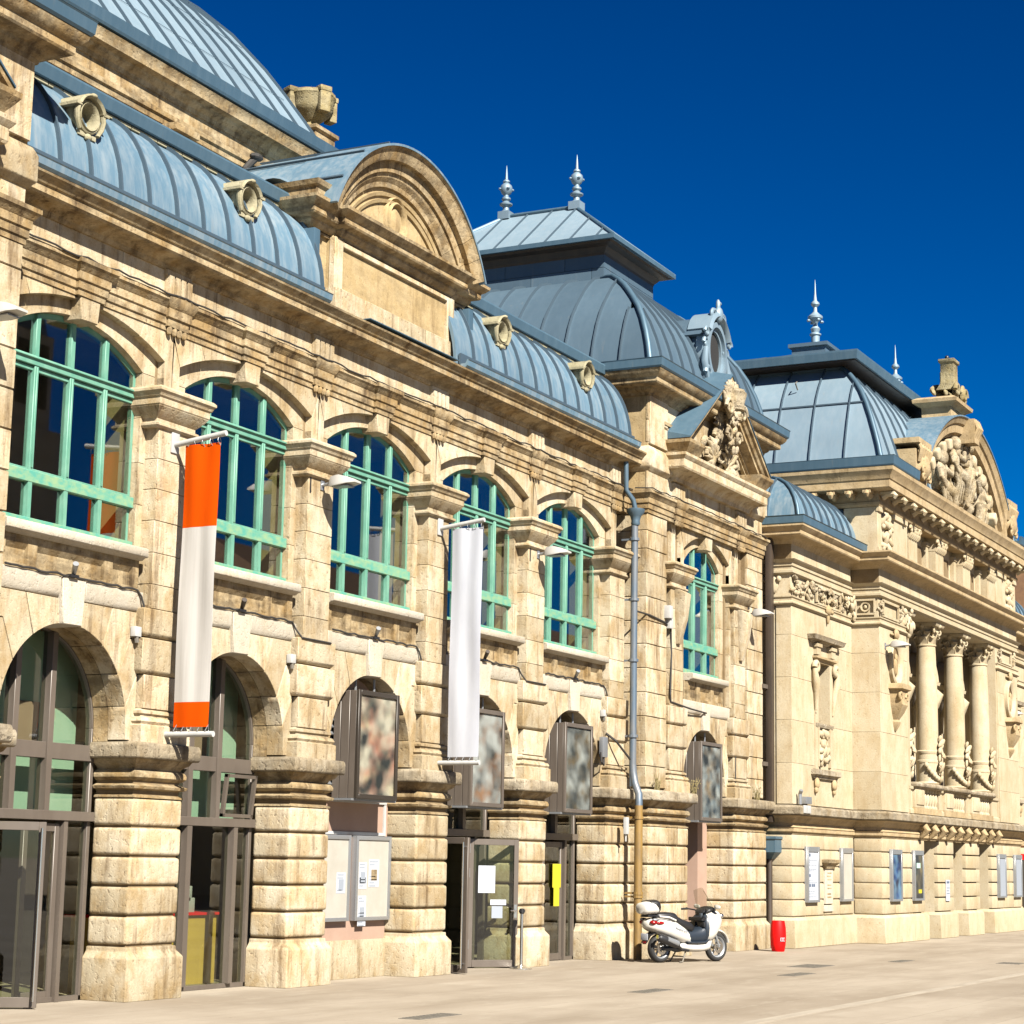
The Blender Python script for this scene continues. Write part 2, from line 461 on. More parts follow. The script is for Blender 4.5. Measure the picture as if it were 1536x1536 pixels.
# ------------------------------------------------------------------ ground and sky setting
g = G().box(-400, 500, -300, 300, -0.5, 0.0)
gr = part('plaza_ground', g, 'paving'); tag(gr, kind='structure', label='sunlit pale stone plaza in front of the halls', cat='ground')
for j, (xa, ya, xb, yb, wd) in enumerate([(-30, -8.2, 60, -8.2, 0.22)]):
    o = part('paving_band', G().box(xa, xb, ya - wd / 2, ya + wd / 2, -0.2, 0.004), 'paving_pale')
    tag(o, ['long pale paving band across the middle of the plaza', 'thin pale paving band near the left doors', 'pale paving band in front of the theatre'][j], 'paving', kind='structure')
PAVE = [('long narrow drain grate left in the foreground of the plaza', 0.0, -4.55, 0.55, 0.16), ('long narrow drain grate before the third pier and scooter', 6.8, -4.7, 0.55, 0.16),
        ('drain grate on the plaza in front of the red barrel', 13.2, -4.9, 0.6, 0.17), ('small square manhole cover right of the red barrel on the plaza', 16.4, -4.1, 0.6, 0.30),
        ('narrow drain grate furthest right on the plaza', 20.0, -4.9, 0.5, 0.15), ('dark drain slot at the right edge of the plaza', 21.0, -7.0, 0.3, 0.25), ('wide dark manhole cover at the bottom left edge', -1.9, -5.6, 0.8, 0.3)]
for lb, x, y, a, b in PAVE:
    d = thing('drain_grate', lb, 'drain', (x, y, 0), 'drain covers in the plaza')
    part('frame', G().box(-a, a, -b, b, -0.1, 0.006), 'iron', d, (x, y, 0))
    gg = G()
    nb = int(a * 2 / 0.09)
    for i in range(nb):
        xx = -a + 0.06 + i * (2 * a - 0.12) / max(1, nb - 1)
        gg.box(xx - 0.014, xx + 0.014, -b + 0.03, b - 0.03, 0, 0.012)
    part('grid', gg, 'iron', d, (x, y, 0))

# ------------------------------------------------------------------ MARKET HALL
A = thing('market_hall', 'long weathered cream stone hall with green arched windows and curved zinc roofs', 'building', (5.91, 0, 0))
BAY = 3.94
XW = [-1.97 + BAY * i for i in range(5)]
XP = [BAY * i for i in range(5)]
TC = 20.10          # tower centre
TX0, TX1, TY = 16.46, 23.70, -0.45

COURSES = [0.735 + 0.402 * i for i in range(6)]
IMPOST = [(-0.10, 2.74), (0.0, 2.74), (0.0, 2.765), (-0.07, 2.79), (-0.06, 2.84), (0.03, 2.865), (0.045, 2.90), (-0.045, 2.935), (-0.05, 2.97),
          (-0.01, 2.985), (0.025, 3.02), (0.03, 3.06), (0.01, 3.10), (-0.04, 3.13), (-0.02, 3.17), (0.05, 3.215), (0.08, 3.268), (-0.10, 3.268)]
LEDGE = [(-0.15, 3.27), (0.15, 3.27), (0.165, 3.30), (0.165, 3.44), (0.15, 3.49), (-0.15, 3.525)]
def ring_path(x0, x1, yf, yb):
    return [(x0, yb), (x0, yf), (x1, yf), (x1, yb)]
def pier(cx, x0, x1, yf, yb=0.56, key=None, cuts=(), seed=0, sides=True, lbl=None):
    """rusticated ground floor pier; x0,x1 relative to cx"""
    p = part('pier', lambda: G().box(x0 + 0.045, x1 - 0.045, yf + 0.045, yb, 0, 3.28), 'joint', A, (cx, 0, 0), key=key and key + 'core')
    pts = [(x0 - 0.06, 0), (x0 - 0.06, 0.56), (x0 + 0.01, 0.66), (x0 + 0.01, 0.72)]
    def plinth():
        prof = [(-0.2, 0), (0.075, 0), (0.075, 0.57), (0.0, 0.665), (0.0, 0.72), (-0.2, 0.72)]
        return G().sweep(prof, ring_path(x0, x1, yf, yb)).box(x0 + 0.1, x1 - 0.1, yf + 0.1, yb, 0, 0.70)
    part('plinth_stone', plinth, 'stone', p, (cx, 0, 0), key=key and key + 'pl', bevel=0.018, seg=2)
    xs = [x0] + list(cuts) + [x1]
    rr = random.Random(seed)
    for i in range(5):
        for q in range(len(xs) - 1):
            a, b = xs[q], xs[q + 1]
            o = part('stone_block', lambda: G().box(a + (0.004 if q else 0), b - (0.004 if q < len(xs) - 2 else 0), yf, yb, 0.016, 0.402 - 0.016), 'stone', p,
                 (cx + rr.uniform(-0.004, 0.004), rr.uniform(-0.006, 0.006), COURSES[i]), key=key and key + 'b%d' % q, bevel=0.05 if not cuts else 0.042, seg=3)
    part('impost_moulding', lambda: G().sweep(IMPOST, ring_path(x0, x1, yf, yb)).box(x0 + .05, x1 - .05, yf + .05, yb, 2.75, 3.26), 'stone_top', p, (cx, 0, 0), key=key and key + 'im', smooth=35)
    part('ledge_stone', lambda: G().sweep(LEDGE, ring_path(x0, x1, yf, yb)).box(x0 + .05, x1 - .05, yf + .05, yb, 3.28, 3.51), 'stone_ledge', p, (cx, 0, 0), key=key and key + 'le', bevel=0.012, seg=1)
    return p
for i in range(4):
    pier(XP[i], -0.57, 0.57, -0.12, key='pier', seed=i)
pier(XP[4], -0.57, 0.90, -0.12, key='pierend', seed=11)          # half pier running into the tower corner
pier(-3.94, -0.57, 0.57, -0.12, key='pier', seed=12)
# left pavilion pier (front corner at the left edge of the picture) and the two tower piers
pier(-5.2, -1.0, 1.02, -0.75, 0.5, seed=13)
pier(TC, TX0 - TC, -1.42, TY - 0.08, 0.56, seed=14, cuts=(-2.62, -2.0))
pier(TC, 1.42, TX1 - TC, TY - 0.08, 0.56, seed=15, cuts=(2.35,))

KEYST = [(-0.20, 4.96), (0.20, 4.96), (0.245, 5.585), (-0.245, 5.585)]
def gf_arch(cx, yf, key, yb=0.55):
    """voussoirs over a ground floor opening, springing line 3.5, crown 4.98"""
    a = part('arch', lambda: G().box(-1.52, -1.42, yf + 0.2, yb, 3.5, 5.3).box(1.42, 1.52, yf + 0.2, yb, 3.5, 5.3).box(-1.5, 1.5, yf + 0.16, yb, 5.1, 5.32), 'joint', A, (cx, 0, 0), key=key + 'core')
    c, r = 3.68, 1.30
    def P(deg): return (r * math.sin(rad(deg)), c + r * math.cos(rad(deg)))
    def arcd(d0, d1): return [P(d0 + (d1 - d0) * t / 5) for t in range(6)]
    ga = 0.35
    polys = []
    k0 = math.degrees(math.asin(0.2 / r))
    polys.append(arcd(k0 + ga, 33.6 - ga) + [(0.885, 5.295), (0.235, 5.295)])
    polys.append(arcd(33.6 + ga, 56 - ga) + [(1.31, 4.93), (1.50, 4.93), (1.50, 5.295), (0.905, 5.295)])
    polys.append(arcd(56 + ga, 77 - ga) + [(1.49, 4.425), (1.50, 4.425), (1.50, 4.915), (1.315, 4.915)])
    polys.append(arcd(77 + ga, 90) + [(1.30, 3.52), (1.50, 3.52), (1.50, 4.41), (1.49, 4.41)])
    for s in (1, -1):
        for q, pl in enumerate(polys):
            pp = [(s * x, z) for x, z in pl]
            part('voussoir', lambda: G().prism(pp, 'y', yf, yf + 0.30), 'stone', a, (cx, 0, 0), key='%sv%d%d' % (key, q, s), bevel=0.006, seg=1)
            pi = [(s * (x if x < 1.29 else x), z) for x, z in pl]
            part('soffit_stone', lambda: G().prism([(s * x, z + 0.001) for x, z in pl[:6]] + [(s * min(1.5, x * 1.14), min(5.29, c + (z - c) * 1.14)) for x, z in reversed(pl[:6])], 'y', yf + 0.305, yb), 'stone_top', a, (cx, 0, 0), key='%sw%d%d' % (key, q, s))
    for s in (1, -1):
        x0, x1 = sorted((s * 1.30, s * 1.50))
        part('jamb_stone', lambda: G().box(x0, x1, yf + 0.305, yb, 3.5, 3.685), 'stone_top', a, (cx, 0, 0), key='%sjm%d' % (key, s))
    part('keystone', lambda: G().prism(KEYST, 'y', yf - 0.05, yb), 'stone_pale', a, (cx, 0, 0), key=key + 'key', bevel=0.012, seg=1)
    for s in (1, -1):
        x0, x1 = sorted((s * 0.262, s * 1.50))
        prof = [(yf + 0.05, 5.30), (yf - 0.0, 5.31), (yf - 0.035, 5.385), (yf - 0.04, 5.585), (yf + 0.1, 5.585), (yf + .1, 5.30)]
        part('band_stone', lambda: G().prism(prof, 'x', x0, x1), 'stone_pale', a, (cx, 0, 0), key=key + 'band%d' % s, bevel=0.006, seg=1)
    return a
for i in range(5):
    gf_arch(XW[i], 0.0, 'gfarch')
gf_arch(TC, TY + 0.10, 'towerarch')

def gf_pilaster(cx, yf, key, cap_only=False, hw=0.54):
    """banded pilaster between the arches plus the plain pilaster and capital of the upper floor"""
    p = part('pilaster', lambda: G().box(-0.40, 0.40, yf + 0.02, yf + 0.3, 3.5, 5.42), 'joint', A, (cx, 0, 0), key=key + 'core')
    part('wall_stone', lambda: G().box(-0.12, 0.12, yf + 0.103, yf + 0.3, 8.56, 9.44), 'stone', p, (cx, 0, 0), key=key + 'fill')
    base = [(-0.2, 3.5), (0.09, 3.5), (0.09, 3.73), (0.05, 3.75), (0.075, 3.79), (0.05, 3.84), (0.0, 3.855), (-0.0, 3.885), (0.03, 3.90), (0.03, 3.935), (-0.045, 3.97), (-0.2, 3.97)]
    part('base_moulding', lambda: G().sweep(base, ring_path(-hw + 0.06, hw - 0.06, yf - 0.0, yf + 0.3)).box(-.4, .4, yf + 0.1, yf + .3, 3.5, 3.96), 'stone', p, (cx, 0, 0), key=key + 'base', smooth=35)
    part('shaft_stone', lambda: G().box(-hw + 0.11, hw - 0.11, yf, yf + 0.3, 3.972, 4.44), 'stone', p, (cx, 0, 0), key=key + 'sh', bevel=0.008, seg=1)
    for z0, z1 in ((4.455, 4.945), (4.975, 5.365)):
        def blk(z0=z0, z1=z1):
            pr = [(-0.2, z0), (0.0, z0 + 0.0), (0.035, z0 + 0.05), (0.04, z1), (-0.2, z1)]
            return G().sweep(pr, ring_path(-hw + 0.03, hw - 0.03, yf, yf + 0.3)).box(-.4, .4, yf + .1, yf + .3, z0, z1)
        part('band_block', blk, 'stone', p, (cx, 0, 0), key=key + 'bb%.2f' % z0, bevel=0.01, seg=1)
    zs = [5.375, 5.72, 6.17, 6.63, 7.08, 7.52, 7.965]
    for a, b in zip(zs[:-1], zs[1:]):
        def blk2(a=a, b=b): return G().box(-0.37, 0.37, yf, yf + 0.3, 0.003, b - a - 0.003)
        part('stone_block', blk2, 'stone', p, (cx, rnd.uniform(-0.004, 0.004), a), key=key + 'sb%.2f' % (b - a), bevel=0.008, seg=1)
    cap = [(-0.2, 7.96), (0.03, 7.96), (0.06, 7.99), (0.06, 8.02), (0.02, 8.04), (0.02, 8.09), (0.05, 8.12), (0.12, 8.20), (0.15, 8.245), (0.15, 8.25), (0.165, 8.27), (0.165, 8.36), (0.19, 8.38), (0.205, 8.42), (0.235, 8.45), (0.235, 8.485), (0.20, 8.52), (-0.2, 8.54)]
    part('capital', lambda: G().sweep(cap, ring_path(-0.44, 0.44, yf, yf + 0.36)).box(-.4, .4, yf + .05, yf + .36, 7.97, 8.53), 'stone', p, (cx, 0, 0), key=key + 'cap', smooth=30)
    return p
for i in range(4):
    gf_pilaster(XP[i], -0.10, 'pil')
gf_pilaster(XP[4] - 0.05, -0.10, 'pil')
gf_pilaster(TC - 1.97, TY - 0.02, 'tpil'); gf_pilaster(TC + 1.97, TY - 0.02, 'tpil')
# tapering pendants below the tower capitals
for s in (-1, 1):
    g = G().skin([[(-0.20, -0.10, 7.95), (0.2, -0.10, 7.95), (0.2, 0.02, 7.95), (-0.2, 0.02, 7.95)], [(-0.17, -0.26, 7.86), (0.17, -0.26, 7.86), (0.17, 0.02, 7.86), (-0.17, 0.02, 7.86)],
                  [(-0.13, -0.2, 7.3), (0.13, -0.2, 7.3), (0.13, 0.02, 7.3), (-0.13, 0.02, 7.3)], [(-0.09, -0.06, 6.75), (0.09, -0.06, 6.75), (0.09, 0.02, 6.75), (-0.09, 0.02, 6.75)]])
    part('pendant', g, 'stone', A, (TC + s * 1.97, TY - 0.03, 0), bevel=0.015)

STRING = [(-0.3, 9.44), (0.02, 9.44), (0.02, 9.52), (0.045, 9.53), (0.045, 9.64), (0.07, 9.65), (0.07, 9.76), (0.09, 9.78), (0.12, 9.83), (0.15, 9.86), (0.15, 9.92), (0.05, 9.95), (-0.3, 9.95)]
# wall strips beside the pilasters, upper floor spandrels, sills and panels under the windows
def upper_bay(cx, yf, hw, key):
    u = part('window_bay', lambda: G().box(-hw - 0.5, -hw - 0.28, yf + 0.13, yf + 0.42, 5.4, 9.44).box(hw + 0.28, hw + 0.5, yf + 0.13, yf + 0.42, 5.4, 9.44).box(-hw, hw, yf + 0.16, yf + 0.42, 5.45, 6.1), 'joint', A, (cx, 0, 0), key=key + 'core')
    xo = min(hw + 0.33, BAY / 2 - 0.18) if hw > 1.3 else hw + 0.33
    crown_i, spring_i = 9.20, 8.76
    ri = (hw * hw + (crown_i - spring_i) ** 2) / (2 * (crown_i - spring_i)); zi = crown_i - ri
    crown_o, spring_o = 9.40, 8.98
    ro = (xo * xo + (crown_o - spring_o) ** 2) / (2 * (crown_o - spring_o)); zo = crown_o - ro
    def zin(x): return zi + math.sqrt(ri * ri - x * x)
    def zout(x): return zo + math.sqrt(ro * ro - x * x)
    edge = hw + 0.51
    for s in (1, -1):
        # front layer in stones split by slanting joints
        cutx = [0.215, 0.72, 1.18, xo]
        for q in range(3):
            a, b = cutx[q] + 0.004, cutx[q + 1] - 0.004
            pl = [(a + (b - a) * t / 5, zout(a + (b - a) * t / 5)) for t in range(6)] + [(b + 0.10 * q, 9.44), (a + (0.10 * (q - 1) if q else 0.06), 9.44)]
            part('spandrel_stone', lambda: G().prism([(s * x, z) for x, z in pl], 'y', yf, yf + 0.13), 'stone', u, (cx, 0, 0), key=key + 'sp%d%d' % (q, s), bevel=0.004, seg=1)
        pl = [(xo, 8.5), (edge, 8.5), (edge, 9.44), (xo + 0.205, 9.44), (xo, 8.98)]
        part('spandrel_stone', lambda: G().prism([(s * x, z) for x, z in pl], 'y', yf, yf + 0.13), 'stone', u, (cx, 0, 0), key=key + 'sq%d' % s, bevel=0.004, seg=1)
        # recessed archivolt ring
        pl = [(0 + hw * t / 12, zin(hw * t / 12)) for t in range(13)] + [(hw + 0.37, spring_i), (hw + 0.37, 9.25), (0, 9.43)]
        part('archivolt', lambda: G().prism([(s * x, z) for x, z in pl], 'y', yf + 0.132, yf + 0.42), 'stone', u, (cx, 0, 0), key=key + 'av%d' % s)
        # jambs in courses
        for n_, (a, b) in enumerate(((6.2, 6.85), (6.85, 7.45), (7.45, 8.1), (8.1, 8.755))):
            x0, x1 = sorted((s * hw, s * (hw + 0.3)))
            part('jamb_stone', lambda: G().box(x0, x1, yf + 0.132, yf + 0.42, a + .003, b - .003), 'stone', u, (cx, 0, 0), key=key + 'j%d%d' % (n_, s), bevel=0.005, seg=1)
            x0, x1 = sorted((s * xo, s * edge))
            if a > 8.2: continue
            part('wall_stone', lambda: G().box(x0, x1, yf + 0.001, yf + 0.131, (a if n_ else 5.6) + .003, b - .003), 'stone', u, (cx, 0, 0), key=key + 'k%d%d' % (n_, s), bevel=0.005, seg=1)
    part('keystone', lambda: G().prism([(-0.18, 9.12), (0.18, 9.12), (0.215, 9.445), (-0.215, 9.445)], 'y', yf - 0.055, yf + 0.36), 'stone', u, (cx, 0, 0), key=key + 'key', bevel=0.012, seg=1)
    part('string_break', lambda: G().sweep([(o_ + 0.003, z) for o_, z in STRING], ring_path(-0.27, 0.27, yf - 0.05, yf + 0.3)), 'stone_top', u, (cx, 0, 0), key=key + 'brk', smooth=25)
    part('window_sill', lambda: G().prism([(yf + 0.4, 6.03), (yf - 0.02, 6.03), (yf - 0.06, 6.06), (yf - 0.12, 6.075), (yf - 0.12, 6.19), (yf - 0.08, 6.205), (yf + 0.4, 6.22)], 'x', -hw - 0.02, hw + 0.02), 'stone_pale', u, (cx, 0, 0), key=key + 'sill', bevel=0.01, seg=1)
    # apron with three sunk panels
    def apron():
        g = G().box(-hw - 0.05, hw + 0.05, yf + 0.09, yf + 0.16, 5.585, 6.03)
        xs = [(-hw, -hw + 0.14), (-hw + 0.58, -hw + 0.76), (hw - 0.76, hw - 0.58), (hw - 0.14, hw)]
        for a, b in xs: g.box(a, b, yf + 0.03, yf + 0.091, 5.585, 6.03)
        for a, b in ((xs[0][1], xs[1][0]), (xs[1][1], xs[2][0]), (xs[2][1], xs[3][0])):
            g.box(a, b, yf + 0.031, yf + 0.091, 5.585, 5.66).box(a, b, yf + 0.031, yf + 0.091, 5.93, 6.03)
            g.prism([(yf + 0.031, 5.93), (yf + 0.091, 5.85), (yf + 0.091, 5.93)], 'x', a, b)
        return g
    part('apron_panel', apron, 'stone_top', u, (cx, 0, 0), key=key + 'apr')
    return u, zin
def green_window(cx, yf, hw, lights, u, zin, key):
    xs = [-hw + 2 * hw * i / lights for i in range(lights + 1)]
    def frame():
        g = G()
        pl = [(-hw, 6.215), (-hw, zin(hw))]
        top = [(-hw + 2 * hw * t / 24, zin(min(hw, abs(-hw + 2 * hw * t / 24)))) for t in range(25)]
        g.prism(top + [(x, z - 0.09) for x, z in reversed(top)], 'y', yf + 0.05, yf + 0.13)
        g.box(-hw, -hw + 0.06, yf + 0.05, yf + 0.13, 6.22, zin(hw) - 0.05).box(hw - 0.06, hw, yf + 0.05, yf + 0.13, 6.22, zin(hw) - 0.05)
        for x in xs[1:-1]:
            g.box(x - 0.042, x + 0.042, yf - 0.012, yf + 0.11, 6.25, 8.40).box(x - 0.042, x + 0.042, yf - 0.002, yf + 0.11, 8.4, zin(abs(x)) - 0.03)
            g.box(x - 0.016, x + 0.016, yf - 0.03, yf + 0.02, 6.98, 8.34)
        for a, b in zip(xs[:-1], xs[1:]):           # casement rails
            g.box(a + .04, b - .04, yf + 0.02, yf + 0.09, 8.29, 8.35).box(a + .04, b - .04, yf + 0.02, yf + 0.09, 6.93, 6.98)
        return g
    f = part('window_frame', frame, 'green', u, (cx, 0, 0), key=key + 'fr', bevel=0.006, seg=1)
    part('transom', lambda: G().box(-hw, hw, yf - 0.025, yf + 0.115, 8.36, 8.47).prism([(yf - 0.06, 8.445), (yf, 8.445), (yf, 8.50), (yf - 0.06, 8.47)], 'x', -hw + .01, hw - .01), 'green', u, (cx, 0, 0), key=key + 'tr', bevel=0.006, seg=1)
    part('lower_transom', lambda: G().box(-hw, hw, yf - 0.02, yf + 0.115, 6.79, 6.945), 'green_worn', u, (cx, 0, 0), key=key + 'lt', bevel=0.006, seg=1)
    part('bottom_rail', lambda: G().box(-hw - 0.0, hw + 0.0, yf - 0.04, yf + 0.115, 6.215, 6.31), 'green_worn', u, (cx, 0, 0), key=key + 'br', bevel=0.006, seg=1)
    for a, b in zip(xs[:-1], xs[1:]):
        for z0, z1 in ((6.31, 6.79), (6.945, 8.36)):
            part('pane', lambda: G().box(a + .05, b - .05, yf + 0.05, yf + 0.056, z0, z1), 'glass', u, (cx, 0, 0), key=key + 'p%.2f%.2f' % (a, z0))
        pl = [(a + .05, 8.47)] + [(b - .05, 8.47)] + [(b - .05 + (a - b + .1) * t / 6, zin(min(hw, abs(b - .05 + (a - b + .1) * t / 6))) - 0.07) for t in range(7)]
        part('pane', lambda: G().prism(pl, 'y', yf + 0.05, yf + 0.056), 'glass', u, (cx, 0, 0), key=key + 'pt%.2f' % a)
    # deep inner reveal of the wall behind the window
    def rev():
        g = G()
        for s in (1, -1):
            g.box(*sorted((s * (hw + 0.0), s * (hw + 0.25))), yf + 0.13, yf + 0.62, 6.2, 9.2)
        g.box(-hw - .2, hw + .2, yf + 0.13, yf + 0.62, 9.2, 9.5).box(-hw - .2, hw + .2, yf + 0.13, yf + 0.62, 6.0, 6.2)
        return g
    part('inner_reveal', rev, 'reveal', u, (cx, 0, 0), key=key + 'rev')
for i in range(5):
    u, zin = upper_bay(XW[i], 0.0, 1.46, 'ub')
    green_window(XW[i], 0.20, 1.46, 4, u, zin, 'gw')
u, zin = upper_bay(TC + 0.05, TY + 0.07, 1.10, 'ut')
green_window(TC + 0.05, TY + 0.25, 1.10, 3, u, zin, 'gwt')
# interior of the upper floor: closed dark room
g = G().box(-9, 24.5, 5.0, 5.2, 5.0, 10.5).box(-9, 24.5, 0.82, 5.2, 9.95, 10.2).box(-9, 24.5, 0.45, 5.2, 5.0, 5.3).box(-9.2, -9, 0, 5.2, 0, 10.5).box(24.3, 24.5, 1, 5.2, 0, 10.5)
for x in XP + [XP[0] - BAY, TX0 + 1.0]: g.box(x - 0.1, x + 0.1, 3.2, 5, 5.3, 10)
part('upper_room', g, 'dark_room', A)

part('back_wall', G().box(TX0 + 1.0, TC - 1.30, TY + .16, 1.0, 3.5, 9.45).box(TC + 1.40, TX1 - 1.0, TY + .16, 1.0, 3.5, 9.45).box(TC - 1.35, TC + 1.45, TY + 0.45, 1.0, 9.22, 9.95), 'joint', A)
# tower corner ashlar
CZ = [3.55, 4.0, 4.52, 5.05, 5.56, 6.08, 6.6, 7.1, 7.62, 8.14, 8.66, 9.06, 9.44]
blockset(part('corner_pier', G().box(TX0 + .05, TX0 + 1.2, TY + .06, 3.0, 3.5, 9.45), 'joint', A), TX0, TX0 + 1.12, TY, TY + 0.9, CZ, 'stone', ((TX0 + 0.62,), (TX0 + 0.45,), (TX0 + 0.78,)), seed=3, name='ashlar_block')
blockset(part('corner_pier', G().box(TX1 - 1.1, TX1 - .05, TY + .06, 6.0, 3.5, 9.45), 'joint', A), TX1 - 1.08, TX1, TY, TY + 0.9, CZ, 'stone', ((TX1 - 0.55,), (TX1 - 0.38,), (TX1 - 0.7,)), seed=4, name='ashlar_block')
# left pavilion
lp = part('pavilion_wall', G().box(-9, -3.98, -0.45, 3, 3.5, 10.5), 'joint', A)
blockset(lp, -6.2, -3.90, -0.5, 0.4, [3.55 + 0.52 * i for i in range(12)] + [9.62], 'stone', ((-5.1,), (-4.6,), (-5.5,)), seed=5, name='ashlar_block')

# entablature with string course, frieze, triglyphs, cornice
pathA = [(-3.9, 0.0), (16.40, 0.0)]
pathT = [(TX0 - 0.003, 3.0), (TX0 - 0.003, TY), (TX1 + 0.003, TY), (TX1 + 0.003, 6.0)]
part('string_course', G().sweep(STRING, pathA), 'stone_top', A, smooth=25)
part('string_course', G().sweep(STRING, pathT), 'stone_top', A, smooth=25)
part('string_course', G().sweep([(o_, z + 0.17) for o_, z in STRING], [(-9, -0.5), (-3.897, -0.5), (-3.897, 0.1)]), 'stone_top', A, smooth=25)
fr = part('frieze', G().box(-3.9, 16.45, 0.03, 0.5, 9.95, 10.4), 'joint', A)
rr = random.Random(5)
x = -3.9
while x < 16.3:
    b = min(16.44, x + rr.uniform(0.9, 1.5))
    part('frieze_stone', G().box(x + .003, b - .003, rr.uniform(-0.004, 0.004), 0.05, 9.952, 10.36), 'stone', fr, bevel=0.005, seg=1)
    x = b
def triglyph():
    g = G().box(-0.28, 0.28, 0.0, 0.08, 9.96, 10.32).box(-0.30, 0.30, -0.02, 0.08, 10.25, 10.33)
    for k_ in range(4): g.box(-0.27 + k_ * 0.147, -0.16 + k_ * 0.147, -0.045, 0.02, 9.98, 10.25)
    return g
def guttae():
    g = G()
    g.sweep([(-0.1, 9.50), (0.0, 9.50), (0.0, 9.62), (0.03, 9.63), (0.03, 9.76), (0.05, 9.78), (0.09, 9.86), (0.09, 9.93), (-0.1, 9.95)], ring_path(-0.25, 0.25, -0.075, 0.1))
    for k_ in range(4): g.lathe([(0.03, 9.50), (0.045, 9.48), (0.052, 9.43), (0.035, 9.39), (0.01, 9.38)], (-0.18 + 0.12 * k_, -0.045, 0), 8)
    return g
for x in XP:
    part('triglyph', triglyph, 'stone', A, (x if x < 15 else 15.72, -0.04, 0), key='trig', smooth=30)
    part('guttae', guttae, 'stone_top', A, (x if x < 15 else 15.72, 0, 0), key='gut', smooth=30)
for s in (-1, 1):
    part('triglyph', triglyph, 'stone', A, (TC + s * 1.97, TY - 0.04, 0), key='trig', smooth=30)
    part('guttae', guttae, 'stone_top', A, (TC + s * 1.97, TY, 0), key='gut', smooth=30)
CORN = [(-0.3, 10.33), (0.03, 10.33), (0.05, 10.36), (0.06, 10.40), (0.12, 10.44), (0.17, 10.455), (0.30, 10.47), (0.33, 10.50), (0.33, 10.60), (0.36, 10.61), (0.39, 10.66), (0.45, 10.71), (0.46, 10.74), (0.2, 10.78), (-0.3, 10.78)]
part('cornice', G().sweep(CORN, [(-3.9, 0.0), (16.42, 0.0)]), 'stone_top', A, smooth=25)
GUT = [(0.1, 10.745), (0.46, 10.745), (0.50, 10.78), (0.515, 10.87), (0.53, 10.885), (0.50, 10.89), (0.46, 10.82), (0.10, 10.80)]
for a, b in ((-3.9, 3.45), (8.05, 15.95)):
    part('gutter', G().sweep(GUT, [(a, 0.0), (b, 0.0)]), 'zinc', A)
    part('gutter_shade_strip', G().prism([(-0.36, 10.78), (-0.33, 10.78), (-0.31, 11.0), (-0.36, 11.02)], 'x', a, b), 'seam', A)  # dark strip behind the lip: gutter's inner shade put into its colour
# brick vault roofing in zinc: curved mansard panels with standing seams
MAN = []
for i in range(13):
    t = (math.pi / 2) * i / 12
    MAN.append((-0.30 + 1.12 * (1 - math.cos(t)) , 10.85 + 1.62 * math.sin(t)))
MAN = [(-0.30 + 0.02 * 0, 10.80)] + MAN
def man_panel(wd):
    g = G(); n = len(MAN)
    ring = lambda x: [(x, y, z) for y, z in MAN] + [(x, y + 0.05, z - 0.06) for y, z in reversed(MAN)]
    return g.skin([ring(0), ring(wd)])
def man_seam():
    g = G(); n = len(MAN)
    o = []
    for i, (y, z) in enumerate(MAN):
        a = MAN[max(0, i - 1)]; b = MAN[min(n - 1, i + 1)]
        ny, nz = -(b[1] - a[1]), (b[0] - a[0]); l_ = math.hypot(ny, nz); o.append((y + ny / l_ * 0.055, z + nz / l_ * 0.055))
    ring = lambda x: [(x, y, z) for y, z in o] + [(x, y, z) for y, z in reversed(MAN)]
    return g.skin([ring(-0.018), ring(0.018)])
def man_clip():
    return G().box(-0.04, 0.04, -0.06, 0.05, -0.05, 0.06)
mr = part('mansard_roof', G().box(-3.9, 16.4, 0.75, 0.95, 10.4, 12.4), 'dark_room', A)
SE = 0.651
xs = [-3.73 + SE * i for i in range(31)]
for i, x in enumerate(xs[:-1]):
    b = xs[i + 1]
    if x > 3.2 and b < 8.3: continue
    part('zinc_panel', lambda: man_panel(SE), 'zinc', mr, (x, 0, 0), key='manp', smooth=50)
    part('standing_seam', man_seam, 'seam', mr, (b, 0, 0), key='mans', smooth=50)
part('zinc_panel', man_panel(0.4), 'zinc', mr, (-4.1, 0, 0), smooth=50)
# strip of flat tiles and overhanging box gutter at the top of the mansard
for a, b in ((-4.1, 3.4), (8.3, 16.6)):
    x = a
    while x < b:
        part('clay_tile', lambda: G().box(0.01, 0.30, 0.42, 0.85, 12.40, 12.445), 'oeil', mr, (x, 0.0, 0.0), key='ctile')
        x += 0.31
    part('box_gutter', G().prism([(0.40, 12.46), (1.7, 12.50), (1.7, 12.66), (0.36, 12.68), (0.34, 12.64), (0.37, 12.47)], 'x', a, b), 'lead', A)
